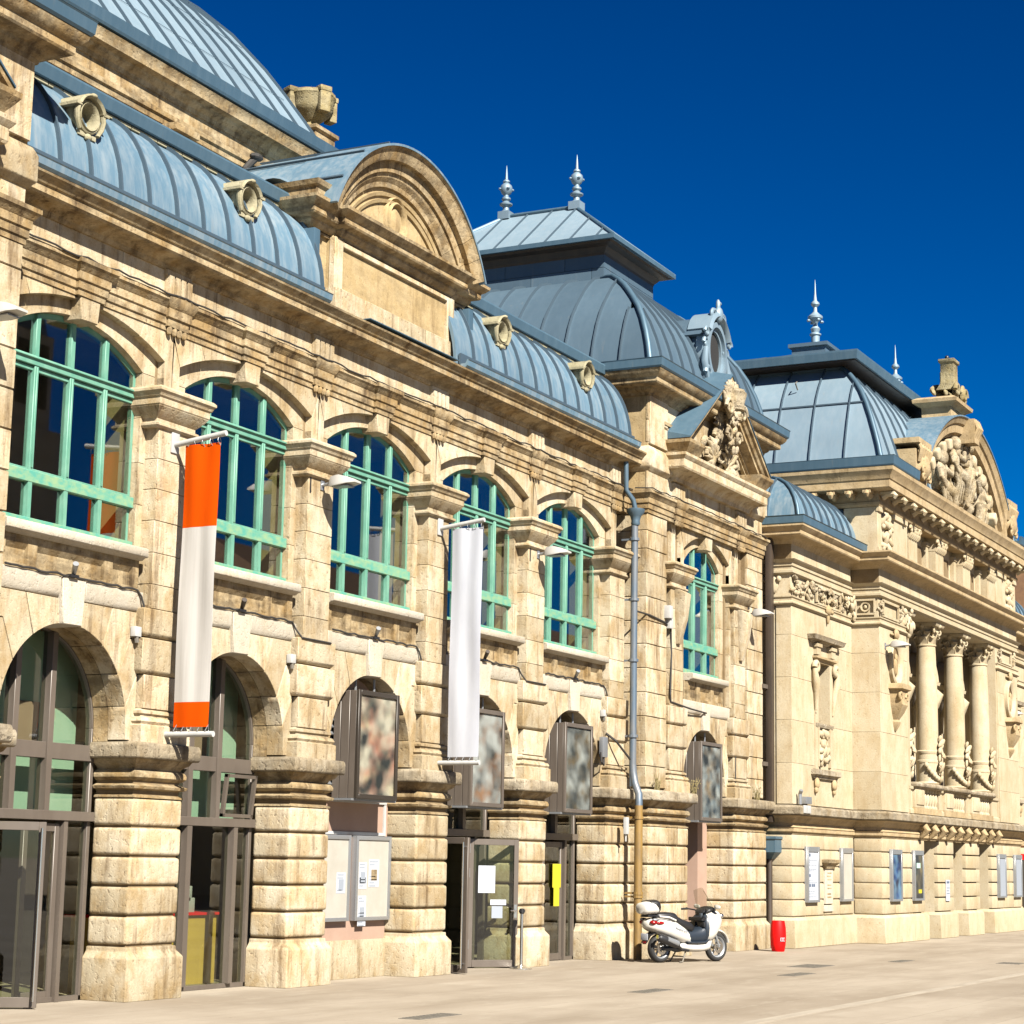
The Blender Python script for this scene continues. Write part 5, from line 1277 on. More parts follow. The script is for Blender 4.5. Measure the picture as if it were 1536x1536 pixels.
# ------------------------------------------------------------------ THEATRE
BB = thing('theatre_building', 'ornate smooth limestone theatre with columns, arched gable and zinc mansard roof', 'building', (36.95, -1.8, 0))
BX0, BX1, BF, WF = 29.05, 44.85, -1.80, -1.03
WX0, WX1 = 24.17, 49.7
BC = 36.95
bw = part('central_wall', G().box(BX0 + .03, 32.0, BF + .04, 6.0, 0, 12.6).box(42.0, BX1 - .03, BF + .04, 6.0, 0, 12.6).box(32.0, 42.0, -0.5, 6.0, 0, 12.6).box(32.0, 42.0, BF + .04, -0.5, 9.1, 10.3).box(32.0, 42.0, BF + .5, -0.5, 10.3, 12.6).box(32.0, 42.0, BF + .04, -0.5, 2.78, 3.5), 'stone_b', BB)
ww = part('wing_wall', G().box(WX0 + .03, 26.0, WF + .04, 6.0, 0, 10.2).box(27.2, BX0 + .2, WF + .04, 6.0, 0, 10.2).box(26.0, 27.2, WF + .38, 6.0, 0, 10.2).box(26.0, 27.2, WF + .04, WF + .38, 0, 5.0).box(26.0, 27.2, WF + .04, WF + .38, 7.2, 10.2), 'stone_b', BB)
ww2 = part('wing_wall', G().box(BX1 - .2, WX1 - .03, WF + .04, 6.0, 0, 10.2), 'stone_b', BB)
BCO = [0.745, 1.145, 1.555, 1.955, 2.36, 2.735]
PL = [(-0.2, 0), (0.09, 0), (0.09, 0.66), (0.03, 0.735), (-0.2, 0.735)]
IMB = [(-0.2, 2.73), (0.0, 2.73), (0.0, 2.76), (0.05, 2.79), (0.05, 2.87), (0.07, 2.89), (0.02, 2.93), (0.0, 3.0), (0.06, 3.06), (0.10, 3.12), (0.22, 3.17), (-0.2, 3.17)]
SLAB = [(-0.2, 3.18), (0.26, 3.18), (0.29, 3.21), (0.29, 3.36), (0.24, 3.41), (-0.2, 3.45)]
def rust_wall(root, x0, x1, yf, cutsets, seed, ends=(True, True)):
    r = random.Random(seed)
    for i in range(5):
        xs = [x0] + list(cutsets[i % len(cutsets)]) + [x1]
        for a, b in zip(xs[:-1], xs[1:]):
            part('stone_block', G().box(a + .003, b - .003, yf + r.uniform(-.004, .004), yf + 0.765, BCO[i] + .016, BCO[i + 1] - .016), 'stone_b', root, bevel=0.035, seg=2)
LB, RB = 29.05, 44.85
DOORS = [(33.13, 34.51), (36.26, 37.66), (39.32, 40.82)]
rust_wall(bw, LB, DOORS[0][0], BF, [(30.3, 31.7), (31.0,)], 21)
rust_wall(bw, DOORS[0][1], DOORS[1][0], BF, [()], 22)
rust_wall(bw, DOORS[1][1], DOORS[2][0], BF, [()], 23)
rust_wall(bw, DOORS[2][1], RB, BF, [(42.4, 43.7), (41.9, 43.1)], 24)
rust_wall(ww, WX0, BX0, WF, [(25.2, 26.6, 27.9), (25.9, 27.2)], 25)
rust_wall(ww2, BX1, WX1, WF, [(46.2, 47.6), (45.6, 47.0, 48.4)], 26)
for x0, x1, yf, rt_ in ((LB, DOORS[0][0], BF, bw), (DOORS[0][1], DOORS[1][0], BF, bw), (DOORS[1][1], DOORS[2][0], BF, bw), (DOORS[2][1], RB, BF, bw), (WX0, BX0 - 0.1, WF, ww), (BX1 + 0.1, WX1, WF, ww2)):
    part('plinth_stone', G().sweep(PL, ring_path(x0, x1, yf, yf + 1.0)), 'stone_b', rt_, bevel=0.012, seg=1)
for a, b in DOORS:
    part('doorway', G().box(a - .05, b + .05, BF + 0.75, BF + 0.82, 0, 2.8), 'bronze_dark', bw)
    part('door_jamb', G().box(b - 0.001, b + 0.35, BF + .12, BF + 0.8, 0, 2.78), 'stone_b', bw)
    part('door_jamb', G().box(a - .35, a + .001, BF + .12, BF + .8, 0, 2.78), 'stone_b', bw)
bp = [(WX0, 2.5), (WX0, WF), (BX0, WF), (BX0, BF), (BX1, BF), (BX1, WF), (WX1, WF), (WX1, 2.5)]
part('impost_moulding', G().sweep(IMB, bp), 'stone_bt', BB, smooth=25)
part('string_course', G().sweep(SLAB, bp), 'stone_ledge', BB, smooth=25)
for i in range(10):
    x = 32.5 + i * 0.93
    def brk():
        g = G(); pts = [(0.0, -0.02, 3.12), (0.0, -0.16, 3.10), (0, -0.22, 3.0), (0, -0.14, 2.9), (0, -0.04, 2.8)]
        g.tube(pts, [0.08, 0.10, 0.11, 0.08, 0.05], 8)
        return g
    part('scroll_bracket', brk, 'stone_bt', bw, (x, BF - 0.04, 0), key='brk', smooth=50)
# first floor ashlar
FCO = [3.45, 4.45, 5.5, 6.55, 7.6, 8.33]
def ashlar(root, x0, x1, yf, cutsets, seed, y1=0.12, zs=FCO):
    r = random.Random(seed)
    for i in range(len(zs) - 1):
        xs = [x0] + list(cutsets[i % len(cutsets)]) + [x1]
        for a, b in zip(xs[:-1], xs[1:]):
            part('ashlar_block', G().box(a + .002, b - .002, yf + r.uniform(-.003, .003), yf + y1, zs[i] + .003, zs[i + 1] - .003), 'stone_b', root, bevel=0.004, seg=1)
ashlar(bw, BX0, 31.65, BF, [(30.4,), (29.9,)], 31, 1.0)
ashlar(bw, 42.1, BX1, BF, [(43.4,), (42.9,)], 32, 1.0)
ashlar(ww, WX0, 25.88, WF, [(25.0,), (24.7,)], 33, 0.4)
ashlar(ww, 27.32, BX0, WF, [(28.2,), (28.5,)], 34, 0.4)
ashlar(ww, 25.88, 27.32, WF, [()], 35, 0.4, [3.45, 4.15])
ashlar(ww, 25.88, 27.32, WF, [()], 35, 0.4, [7.75, 8.33])
ashlar(ww2, BX1, WX1, WF, [(46.0, 47.5), (46.8, 48.3)], 36, 0.4)
# capital band, architrave, frieze, cornice following the plan
BAND = [(-0.2, 8.33), (0.03, 8.33), (0.07, 8.37), (0.07, 8.40), (0.02, 8.44), (0.02, 8.5), (0.05, 8.53), (0.05, 8.56), (-0.2, 8.57)]
ARCHI = [(-0.2, 9.10), (0.0, 9.10), (0.06, 9.14), (0.06, 9.20), (0.02, 9.22), (0.02, 9.30), (0.05, 9.31), (0.05, 9.39), (0.10, 9.42), (0.14, 9.47), (-0.2, 9.50)]
CB = [(-0.2, 9.86), (0.03, 9.86), (0.06, 9.92), (0.12, 9.97), (0.16, 9.99), (0.36, 10.02), (0.38, 10.05), (0.38, 10.13), (0.42, 10.17), (0.48, 10.24), (0.48, 10.28), (-0.2, 10.34)]
path_l = [(WX0, 2.5), (WX0, WF), (BX0, WF), (BX0, BF), (31.68, BF), (31.68, BF + 0.6)]
path_r = [(42.08, BF + 0.6), (42.08, BF), (BX1, BF), (BX1, WF), (WX1, WF), (WX1, 2.5)]
for p_ in (path_l, path_r):
    part('capital_band', G().sweep(BAND, p_), 'stone_b', BB, smooth=25)
part('architrave', G().sweep(ARCHI, bp), 'stone_b', BB, smooth=25)
part('loggia_lintel', G().box(31.6, 42.15, BF + 0.01, -0.6, 9.09, 9.4), 'stone_b', BB)
fz = part('frieze', G().sweep([(-0.2, 9.49), (0.0, 9.49), (0.0, 9.88), (-0.2, 9.88)], bp), 'joint', BB)
x = BX0
while x < BX1 - 0.3:
    part('frieze_stone', G().box(x + .012, min(BX1, x + 0.97) - .012, BF - 0.02, BF + 0.02, 9.49, 9.88), 'stone_b', fz)
    x += 0.985
x = WX0
while x < BX0 - 0.3:
    part('frieze_stone', G().box(x + .006, min(BX0, x + 0.95) - .006, WF - 0.02, WF + 0.02, 9.49, 9.88), 'stone_b', fz); x += 0.96
part('cornice', G().sweep(CB, bp), 'stone_bt', BB, smooth=25)
# carved capital band panels
def relief(root, x0, x1, y, z0, z1, seed, n, m='carved', r=(0.025, 0.065)):
    part('carved_relief', blobs(seed, n, ((x0, x1), (y - 0.05, y + 0.03), (z0, z1)), r[0], r[1], 0.8), m, root, smooth=60)
relief(ww, WX0 + 0.05, 26.0, WF - 0.02, 8.62, 9.06, 41, 50)
relief(ww, 26.3, 27.9, WF - 0.02, 8.66, 9.02, 42, 44)
relief(ww, 28.1, 28.8, WF - 0.02, 8.62, 9.04, 43, 26)
part('carved_capital', blobs(44, 20, ((28.75, 29.1), (WF - 0.14, WF), (8.5, 9.1)), 0.05, 0.10), 'stone_b', ww, smooth=60)
g = G()
for q in range(5): curl(g, (WX0 - 0.02 + 0.0, 0), 0.1, 1.2, 0, 1, 0.04) if False else None
for y in (-0.55, -0.1, 0.35):
    g.ell((WX0 - 0.03, y, 8.84), (0.06, 0.16, 0.22), 10, 7); g.ell((WX0 - 0.06, y - 0.18, 8.98), (0.07, 0.07, 0.08), 8, 6); g.ell((WX0 - 0.06, y + 0.18, 8.98), (0.07, 0.07, 0.08), 8, 6)
part('carved_relief', g, 'stone_b', ww, smooth=60)
pf = G().box(26.05, 28.05, WF - 0.05, WF, 9.02, 9.09).box(26.05, 28.05, WF - 0.05, WF, 8.58, 8.63).box(26.05, 26.12, WF - 0.05, WF, 8.6, 9.05).box(27.98, 28.05, WF - 0.05, WF, 8.6, 9.05)
part('panel_frame', pf, 'stone_b', ww)
def oculus(x, root):
    o = part('oculus', G().skin([[(0.52 * k1 * math.cos(2 * math.pi * t / 32), y_, 0.60 * k1 * math.sin(2 * math.pi * t / 32)) for k1, y_ in ((0.72, 0.1), (0.72, -0.05), (0.80, -0.10), (0.98, -0.13), (1.06, -0.10), (1.06, 0.1))] for t in range(33)], True, False), 'stone_b', root, (x, BF, 7.46), smooth=40)
    part('opening', G().skin([[(0.375 * math.cos(2 * math.pi * t / 24), y_, 0.435 * math.sin(2 * math.pi * t / 24)) for t in range(24)] for y_ in (-0.012, 0.02)]), 'joint', o, (x, BF, 7.46))
    part('niche_bust', G().ell((0.05, -0.03, -0.12), (0.16, 0.06, 0.24), 10, 7).ell((0.08, -0.04, 0.14), (0.09, 0.05, 0.11), 10, 7), 'stone_bt', o, (x, BF, 7.46), smooth=60)
    part('console', G().skin([[(-w_, 0.02, z), (-w_ * 0.8, -d_, z), (w_ * 0.8, -d_, z), (w_, 0.02, z)] for w_, d_, z in ((0.52, 0.34, 6.86), (0.55, 0.36, 6.80), (0.55, 0.36, 6.72), (0.44, 0.28, 6.68), (0.40, 0.26, 6.5), (0.36, 0.30, 6.3), (0.26, 0.22, 6.1), (0.14, 0.10, 5.9), (0.17, 0.14, 5.84), (0.15, 0.12, 5.76), (0.05, 0.04, 5.6))]), 'stone_bt', o, (x, BF, 0), smooth=30)
    g = G()
    curl(g, (-0.30, 6.5), 0.14, 1.2, -0.26, 1, 0.05); curl(g, (0.30, 6.5), 0.14, 1.2, -0.26, -1, 0.05)
    g.ell((0, -0.08, 8.22), (0.16, 0.08, 0.15), 10, 7).ell((0, -0.06, 8.02), (0.06, 0.05, 0.14), 8, 6).ell((0.25, -0.04, 8.2), (0.16, 0.04, 0.04), 8, 6).ell((-0.25, -0.04, 8.2), (0.16, 0.04, 0.04), 8, 6)
    part('carved_scrolls', g, 'stone_bt', o, (x, BF, 0), smooth=60)
oculus(30.36, bw); oculus(43.55, bw)
for x in (30.1, 43.3):
    part('panel_frame', G().box(x - 0.75, x + 0.75, BF - 0.04, BF, 9.0, 9.07).box(x - 0.75, x + 0.75, BF - 0.04, BF, 8.6, 8.66).box(x - 0.75, x - 0.68, BF - 0.04, BF, 8.64, 9.02).box(x + 0.68, x + 0.75, BF - 0.04, BF, 8.64, 9.02), 'stone_b', bw)
    relief(bw, x - 1.0, x - 0.82, BF - 0.01, 8.64, 9.04, 50, 8); relief(bw, x + 0.9, x + 1.1, BF - 0.01, 8.64, 9.04, 51, 8)
g = G().box(BX0 - 0.05, BX0, -1.7, -1.15, 8.62, 8.67).box(BX0 - 0.05, BX0, -1.7, -1.15, 9.0, 9.05).box(BX0 - 0.05, BX0, -1.7, -1.66, 8.66, 9.0).box(BX0 - 0.05, BX0, -1.19, -1.15, 8.66, 9.0)
g.skin([[(BX0 - x_, -1.43 + r_ * math.cos(2 * math.pi * t / 20), 8.835 + r_ * math.sin(2 * math.pi * t / 20)) for r_, x_ in ((0.13, 0.0), (0.13, 0.06), (0.09, 0.05), (0.09, 0.0))] for t in range(21)], True, False).ell((BX0, -1.43, 8.835), (0.06, 0.06, 0.06), 8, 6)
part('rosette_panel', g, 'stone_b', bw, smooth=40)
# slender wing window with consoles, pediment shelf and carved apron
def wing_window(cx, root):
    y = WF
    n = part('wing_window', G().box(cx - 0.72, cx - 0.46, y - 0.03, y + 0.35, 4.15, 7.75).box(cx + 0.46, cx + 0.72, y - 0.03, y + 0.35, 4.15, 7.75).box(cx - 0.46, cx + 0.46, y + 0.02, y + 0.35, 4.15, 5.5).box(cx - 0.46, cx + 0.46, y + 0.02, y + 0.35, 7.1, 7.75), 'stone_b', root)
    part('opening', G().box(cx - 0.47, cx + 0.47, y + 0.30, y + 0.36, 5.5, 7.12), 'joint', n)
    part('inner_column', G().lathe([(0.09, 5.5), (0.09, 5.6), (0.065, 5.66), (0.06, 6.9), (0.09, 7.0), (0.10, 7.1)], (cx - 0.1, y + 0.2, 0), 12), 'stone_pale', n, smooth=40)
    sh = [(-0.3, 7.55), (0.02, 7.55), (0.08, 7.60), (0.20, 7.63), (0.22, 7.70), (0.24, 7.74), (-0.3, 7.80)]
    part('hood_cornice', G().sweep(sh, ring_path(cx - 1.0, cx + 1.0, y, y + 0.1)), 'stone_ledge', n, smooth=25)
    part('inner_cornice', G().sweep([(-0.2, 7.08), (0.03, 7.08), (0.05, 7.14), (0.12, 7.18), (0.12, 7.23), (-0.2, 7.26)], ring_path(cx - 0.72, cx + 0.72, y, y + 0.1)), 'stone_bt', n, smooth=25)
    for s in (-1, 1):
        part('little_pilaster', G().box(cx + s * 0.6 - 0.16, cx + s * 0.6 + 0.16, y - 0.10, y + .02, 7.27, 7.54).box(cx + s * 0.6 - 0.20, cx + s * 0.6 + 0.20, y - 0.13, y + .02, 7.46, 7.545), 'stone_b', n)
        g = G(); curl(g, (cx + s * 0.78, 6.92), 0.16, 1.3, y - 0.09, s, 0.08)
        g.tube([(cx + s * 0.92, y - 0.09, 6.9), (cx + s * 0.86, y - 0.10, 6.6), (cx + s * 0.74, y - 0.06, 6.35), (cx + s * 0.70, y - 0.05, 6.0), (cx + s * 0.68, y - 0.03, 5.8)], [0.06, 0.11, 0.09, 0.06, 0.04], 8)
        part('console_scroll', g, 'stone_b', n, smooth=60)
    part('window_sill', G().sweep([(-0.2, 5.44), (0.04, 5.44), (0.06, 5.5), (0.06, 5.54), (-0.2, 5.56)], ring_path(cx - 0.64, cx + 0.64, y, y + 0.1)), 'stone_ledge', n)
    part('carved_apron', blobs(60, 40, ((cx - 0.34, cx + 0.34), (y - 0.06, y + 0.02), (4.6, 5.3)), 0.05, 0.10, 0.8), 'stone_b', n, smooth=60)
    part('apron_frame', G().box(cx - 0.5, cx - 0.43, y - 0.05, y + .03, 4.45, 5.44).box(cx + 0.43, cx + 0.5, y - 0.05, y + .03, 4.45, 5.44), 'stone_b', n)
    part('bottom_shelf', G().sweep([(-0.2, 4.14), (0.06, 4.14), (0.08, 4.20), (0.15, 4.24), (0.15, 4.36), (-0.2, 4.42)], ring_path(cx - 0.86, cx + 0.86, y, y + 0.1)), 'stone_ledge', n)
    for s in (-1, 1):
        part('shelf_bracket', G().ell((cx + s * 0.7, y - 0.05, 4.02), (0.13, 0.08, 0.15), 8, 6).ell((cx + s * 0.72, y - 0.04, 3.86), (0.08, 0.06, 0.10), 8, 6), 'stone_bt', n, smooth=60)
    part('keystone_scroll', G().ell((cx + 0.3, y - 0.06, 8.5), (0.17, 0.08, 0.14), 10, 7).ell((cx + 0.3, y - 0.05, 8.3), (0.06, 0.05, 0.16), 8, 6).ell((cx + 0.62, y - 0.04, 8.48), (0.18, 0.05, 0.05), 8, 6), 'stone_bt', n, smooth=60)
wing_window(26.6, ww); wing_window(47.3, ww2)
# loggia: back wall windows, four columns, balustrades
SEGS = [33.84, 36.95, 40.06]
for k_, cx in enumerate(SEGS):
    wn = part('loggia_window', G().box(cx - 0.85, cx - 0.58, -0.68, -0.5, 3.5, 7.2).box(cx + 0.58, cx + 0.85, -0.68, -0.5, 3.5, 7.2).box(cx - 0.85, cx + 0.85, -0.68, -0.5, 7.2, 7.4), 'stone_b', bw)
    part('opening', G().box(cx - 0.58, cx + 0.58, -0.60, -0.53, 3.5, 7.2), 'bronze_dark', wn)
    part('window_cornice', G().sweep([(-0.2, 7.38), (0.05, 7.38), (0.10, 7.44), (0.30, 7.48), (0.32, 7.58), (-0.2, 7.6)], ring_path(cx - 0.85, cx + 0.85, -0.68, -0.5)), 'stone_b', wn, smooth=25)
    part('segment_pediment', G().arc([(1.0, -0.5), (1.0, -0.85), (1.06, -0.92), (1.16, -0.97), (1.16, -0.5)], cx, 7.25, rad(18), rad(162), 16), 'stone_b', wn, smooth=30)
    part('carved_relief', blobs(70 + k_, 26, ((cx - 0.5, cx + 0.5), (-0.98, -0.7), (7.62, 8.6)), 0.07, 0.15, 0.8), 'stone_b', wn, smooth=60)
    for s in (-1, 1):
        part('console', G().tube([(cx + s * 0.8, -0.82, 7.34), (cx + s * 0.8, -1.0, 7.15), (cx + s * 0.8, -0.9, 6.85), (cx + s * 0.8, -0.72, 6.6), (cx + s * 0.8, -0.72, 6.1)], [0.13, 0.19, 0.15, 0.09, 0.05], 8), 'stone_b', wn, smooth=60)
CAPB = [(0.265, 8.40), (0.30, 8.42), (0.30, 8.46), (0.26, 8.48), (0.26, 8.6), (0.29, 8.8), (0.36, 8.96), (0.40, 9.0), (0.02, 9.0)]
SHAFT = [(0.40, 4.2), (0.40, 4.28), (0.36, 4.32), (0.34, 4.36), (0.37, 4.40), (0.325, 4.45), (0.325, 4.98), (0.34, 5.0), (0.34, 5.06), (0.325, 5.08), (0.325, 5.24), (0.34, 5.26), (0.345, 5.33), (0.315, 5.36), (0.315, 6.2), (0.305, 7.2), (0.28, 8.2), (0.27, 8.40), (0.02, 8.40)]
def capital_leaves():
    g = G().lathe(CAPB, (0, 0, 0), 20)
    for row, (z0, z1, r0, n, off) in enumerate(((8.47, 8.70, 0.27, 8, 0.0), (8.55, 8.86, 0.28, 8, 0.39))):
        for q in range(n):
            a = 2 * math.pi * q / n + off
            d = Vector((math.cos(a), math.sin(a), 0)); t_ = Vector((-math.sin(a), math.cos(a), 0))
            rings = []
            for k_, (rr_, z, wd) in enumerate(((r0, z0, 0.09), (r0 + 0.03, (z0 + z1) / 2, 0.11), (r0 + 0.10, z1, 0.09), (r0 + 0.15, z1 - 0.03, 0.06), (r0 + 0.14, z1 - 0.07, 0.03))):
                c = d * rr_ + Vector((0, 0, z)); rings.append([c - t_ * wd, c + t_ * wd, c + t_ * wd - d * 0.05, c - t_ * wd - d * 0.05])
            g.skin(rings)
    for q in range(4):
        a = math.pi / 4 + q * math.pi / 2
        d = Vector((math.cos(a), math.sin(a), 0)); pts = []
        for i in range(14):
            t = i / 13; b = 1.3 * 2 * math.pi * t + 1.2; rr_ = 0.13 * (1 - 0.75 * t)
            pts.append(d * (0.42 + rr_ * math.cos(b)) + Vector((0, 0, 8.86 + rr_ * math.sin(b))))
        g.tube(pts, [0.055 - 0.03 * i / 13 for i in range(14)], 7)
        a2 = q * math.pi / 2
        g.ell((0.40 * math.cos(a2), 0.40 * math.sin(a2), 9.0), (0.08, 0.08, 0.08), 8, 6)
    g.sweep([(-0.2, 8.98), (0, 8.98), (0.03, 9.03), (0.04, 9.08), (-0.2, 9.09)], [(-0.42, -0.42), (0.42, -0.42), (0.42, 0.42), (-0.42, 0.42)], True)
    return g
def garland(a0, a1, n=14):
    g = G()
    for i in range(n + 1):
        t = i / n; a = a0 + (a1 - a0) * t
        z = 4.92 - 0.42 * (1 - (2 * t - 1) ** 2)
        g.ell((0.37 * math.cos(a), 0.37 * math.sin(a), z), (0.075, 0.075, 0.085), 7, 5)
    return g
for cx in (32.3, 35.4, 38.5, 41.6):
    c = part('column', lambda: G().lathe(SHAFT, (0, 0, 0), 28), 'stone_b', bw, (cx, -1.31, 0), key='col', smooth=35)
    part('column_capital', capital_leaves, 'stone_b', c, (cx, -1.31, 0), key='colcap', smooth=35)
    part('garland', lambda: garland(-math.pi * 0.95, -math.pi * 0.05), 'stone_b', c, (cx, -1.31, 0), key='garl', smooth=60)
    part('carved_drop', lambda: blobs(80, 22, ((-0.12, 0.12), (-0.44, -0.34), (4.5, 5.7)), 0.05, 0.10), 'stone_b', c, (cx, -1.31, 0), key='drop', smooth=60)
    part('carved_drop', lambda: blobs(81, 26, ((0.26, 0.46), (-0.16, 0.16), (4.4, 5.9)), 0.05, 0.10), 'stone_b', c, (cx, -1.31, 0), key='drop2', smooth=60)
    part('column_pedestal', lambda: G().sweep([(-0.3, 3.45), (0.06, 3.45), (0.06, 3.56), (0.0, 3.6), (0.0, 4.08), (0.05, 4.12), (0.06, 4.2), (-0.3, 4.2)], ring_path(-0.42, 0.42, -0.42, 0.42)).box(-.4, .4, -.4, .4, 3.5, 4.2), 'stone_b', c, (cx, -1.31, 0), key='colped')
part('pilaster_capital', blobs(85, 30, ((31.55, 31.95), (BF - 0.12, BF + 0.2), (8.3, 9.05)), 0.06, 0.13), 'stone_b', bw, smooth=60)
def baluster():
    return G().lathe([(0.05, 3.62), (0.075, 3.62), (0.075, 3.67), (0.045, 3.70), (0.05, 3.75), (0.085, 3.86), (0.07, 3.98), (0.04, 4.06), (0.06, 4.10), (0.07, 4.14), (0.07, 4.17), (0.02, 4.17)], (0, 0, 0), 10)
for k_, (xa, xb) in enumerate(((32.2, 34.95), (35.35, 38.0), (38.45, 41.1))):
    bl = part('balustrade', G().box(xa, xb, BF - 0.02, BF + 0.28, 3.45, 3.62), 'stone_bt', bw)
    part('hand_rail', G().sweep([(-0.2, 4.16), (0.0, 4.16), (0.06, 4.20), (0.07, 4.27), (0.03, 4.32), (-0.2, 4.33)], ring_path(xa, xb, BF - 0.04, BF + 0.28)).box(xa + .02, xb - .02, BF, BF + .27, 4.17, 4.31), 'stone_ledge', bl, bevel=0.008, seg=1)
    part('pedestal', G().box(xa + 0.05, xa + 0.95, BF - 0.02, BF + 0.25, 3.62, 4.165).box(xa + 0.12, xa + 0.88, BF - 0.05, BF, 3.7, 4.1), 'stone_b', bl, bevel=0.015)
    for i in range(6):
        part('baluster', baluster, 'stone_b', bl, (xa + 1.12 + i * (xb - xa - 1.35) / 5, BF + 0.12, 0), key='bal', smooth=35)
# attic
aw = part('attic_wall', G().box(BX0 + .02, BX1 - .02, BF + 0.35, 5, 10.2, 11.7).box(BX0 + .02, 31.6, BF + .06, 1, 10.2, 11.7).box(42.5, BX1 - .02, BF + .06, 1, 10.2, 11.7), 'stone_b', BB)
for i, (a, b) in enumerate(((BX0, 29.35), (30.45, 31.75), (42.15, 43.45), (44.5, BX1))):
    part('attic_pier', G().box(a, b, BF + 0.0, BF + 0.4, 10.34, 11.58), 'stone_b', aw, bevel=0.006, seg=1)
    part('pier_cap', G().box(a - .03, b + .03, BF - 0.05, BF + .05, 11.42, 11.58), 'stone_b', aw, bevel=0.01, seg=1)
    part('pier_base', G().box(a, b, BF - 0.03, BF + .05, 10.34, 10.46), 'stone_b', aw, bevel=0.01, seg=1)
part('attic_side_block', G().box(BX0 - 0.01, BX0 + .3, BF + 0.01, BF + 0.95, 10.34, 11.55), 'stone_b', aw, bevel=0.006, seg=1)
for a, b in ((29.35, 30.45), (43.45, 44.5)):
    part('carved_panel', blobs(90, 46, ((a + 0.2, b - 0.2), (BF - 0.04, BF + 0.1), (10.45, 11.5)), 0.06, 0.13, 0.8), 'stone_b', aw, smooth=60)
def attic_pil():
    g = G().box(-0.45, 0.45, 0.0, 0.6, 10.34, 11.25).box(-0.5, 0.5, -0.04, 0.6, 10.34, 10.44)
    g.box(-0.52, 0.52, -0.08, 0.6, 11.5, 11.6)
    for s in (-1, 1):
        curl(g, (s * 0.44, 11.42), 0.10, 1.3, -0.08, s, 0.045)
        curl(g, (s * 0.14, 11.45), 0.07, 1.2, -0.06, -s, 0.035)
    for q in range(6):
        for r_, z in ((0, 11.24), (1, 11.33)):
            x = -0.40 + q * 0.16 + 0.03 * r_
            g.tube([(x, 0.0, z - 0.05), (x, -0.06, z + 0.04), (x, -0.10, z + 0.09), (x, -0.09, z + 0.05)], [0.05, 0.06, 0.04, 0.02], 6)
    g.box(-0.46, 0.46, -0.02, 0.3, 11.2, 11.5)
    return g
for x in (32.6, 35.45, 38.6, 41.65):
    part('attic_pilaster', attic_pil, 'stone_b', aw, (x, BF + 0.05, 0), key='atp', smooth=35)
    for s in (-1, 1):
        part('inner_pilaster', lambda: G().box(-0.12, 0.12, 0.0, 0.4, 10.34, 11.3).box(-0.15, 0.15, -0.03, 0.4, 11.3, 11.42), 'stone_b', aw, (x + s * 0.72, BF + 0.22, 0), key='inp')
for x in (34.02, 37.02, 40.12):
    part('attic_opening', G().box(x - 0.5, x + 0.5, BF + 0.33, BF + 0.36, 10.5, 11.25), 'joint', aw)
FZ = [(-0.3, 11.56), (0.05, 11.56), (0.08, 11.62), (0.08, 11.68), (0.04, 11.70), (0.04, 11.96), (-0.3, 11.96)]
CT = [(-0.3, 11.95), (0.44, 11.98), (0.46, 12.0), (0.46, 12.20), (0.49, 12.22), (0.52, 12.32), (0.60, 12.44), (0.61, 12.54), (-0.3, 12.58)]
tp2 = [(BX0, 4.0), (BX0, BF), (BX1, BF), (BX1, 4.0)]
part('attic_architrave', G().sweep(FZ, tp2), 'stone_bt', aw, smooth=25)
part('top_cornice', G().sweep(CT, tp2), 'stone_bt', aw, smooth=25)
part('top_gutter', G().sweep([(-0.1, 12.545), (0.62, 12.545), (0.64, 12.58), (0.66, 12.80), (0.67, 12.82), (0.6, 12.82), (0.56, 12.68), (-0.1, 12.70)], [(BX0, 4.0), (BX0, BF), (30.95, BF)]), 'lead', aw)
part('top_gutter', G().sweep([(-0.1, 12.545), (0.62, 12.545), (0.64, 12.58), (0.66, 12.80), (0.67, 12.82), (0.6, 12.82), (0.56, 12.68), (-0.1, 12.70)], [(43.1, BF), (BX1, BF), (BX1, 4.0)]), 'lead', aw)
def modillion():
    g = G()
    pts = [(0, -0.06, 11.82), (0, -0.20, 11.90), (0, -0.36, 11.90), (0, -0.43, 11.84), (0, -0.38, 11.78)]
    return g.tube(pts, [0.10, 0.085, 0.085, 0.075, 0.05], 8).box(-0.11, 0.11, -0.40, 0, 11.88, 11.955)
for i in range(17):
    part('modillion', modillion, 'stone_b', aw, (BX0 + 0.15 + i * 0.97, BF - 0.03, 0), key='modi', smooth=45)
for i in range(9):
    o = part('modillion', modillion, 'stone_bt', aw, (BX0 - 0.03, BF + 0.18 + i * 0.50, 0), key='modi', smooth=45); o.rotation_euler = (0, 0, rad(-90))
# mansard roof of the theatre
BP = [(-0.10, 12.72), (0.0, 13.0), (0.06, 13.25), (0.17, 13.6), (0.34, 14.1), (0.52, 14.55), (0.72, 14.95), (0.92, 15.25), (1.16, 15.54), (1.40, 15.78), (1.5, 15.86)]
BHX, BHY, BYC = 7.80, 3.0, 1.15
bm_ = part('mansard_roof', G().skin([[(BC + sx_ * (BHX - t - 0.1), BYC + sy_ * (BHY - t - 0.1), z - 0.07) for sx_, sy_ in ((-1, -1), (1, -1), (1, 1), (-1, 1))] for t, z in BP]), 'zinc_dark', BB)
dome_face('y', -1, 6, BHX, BHY, BC, BYC, BP, bm_, 'zinc_smooth', 'seam')
dome_face('x', -1, 17, BHX, BHY, BC, BYC, BP, bm_, 'zinc_smooth', 'seam')
for sx_ in (-1, 1):
    part('hip_roll', G().tube([(BC + sx_ * (BHX - t), BYC - (BHY - t), z + 0.02) for t, z in BP], 0.075, 8), 'lead', bm_, smooth=60)
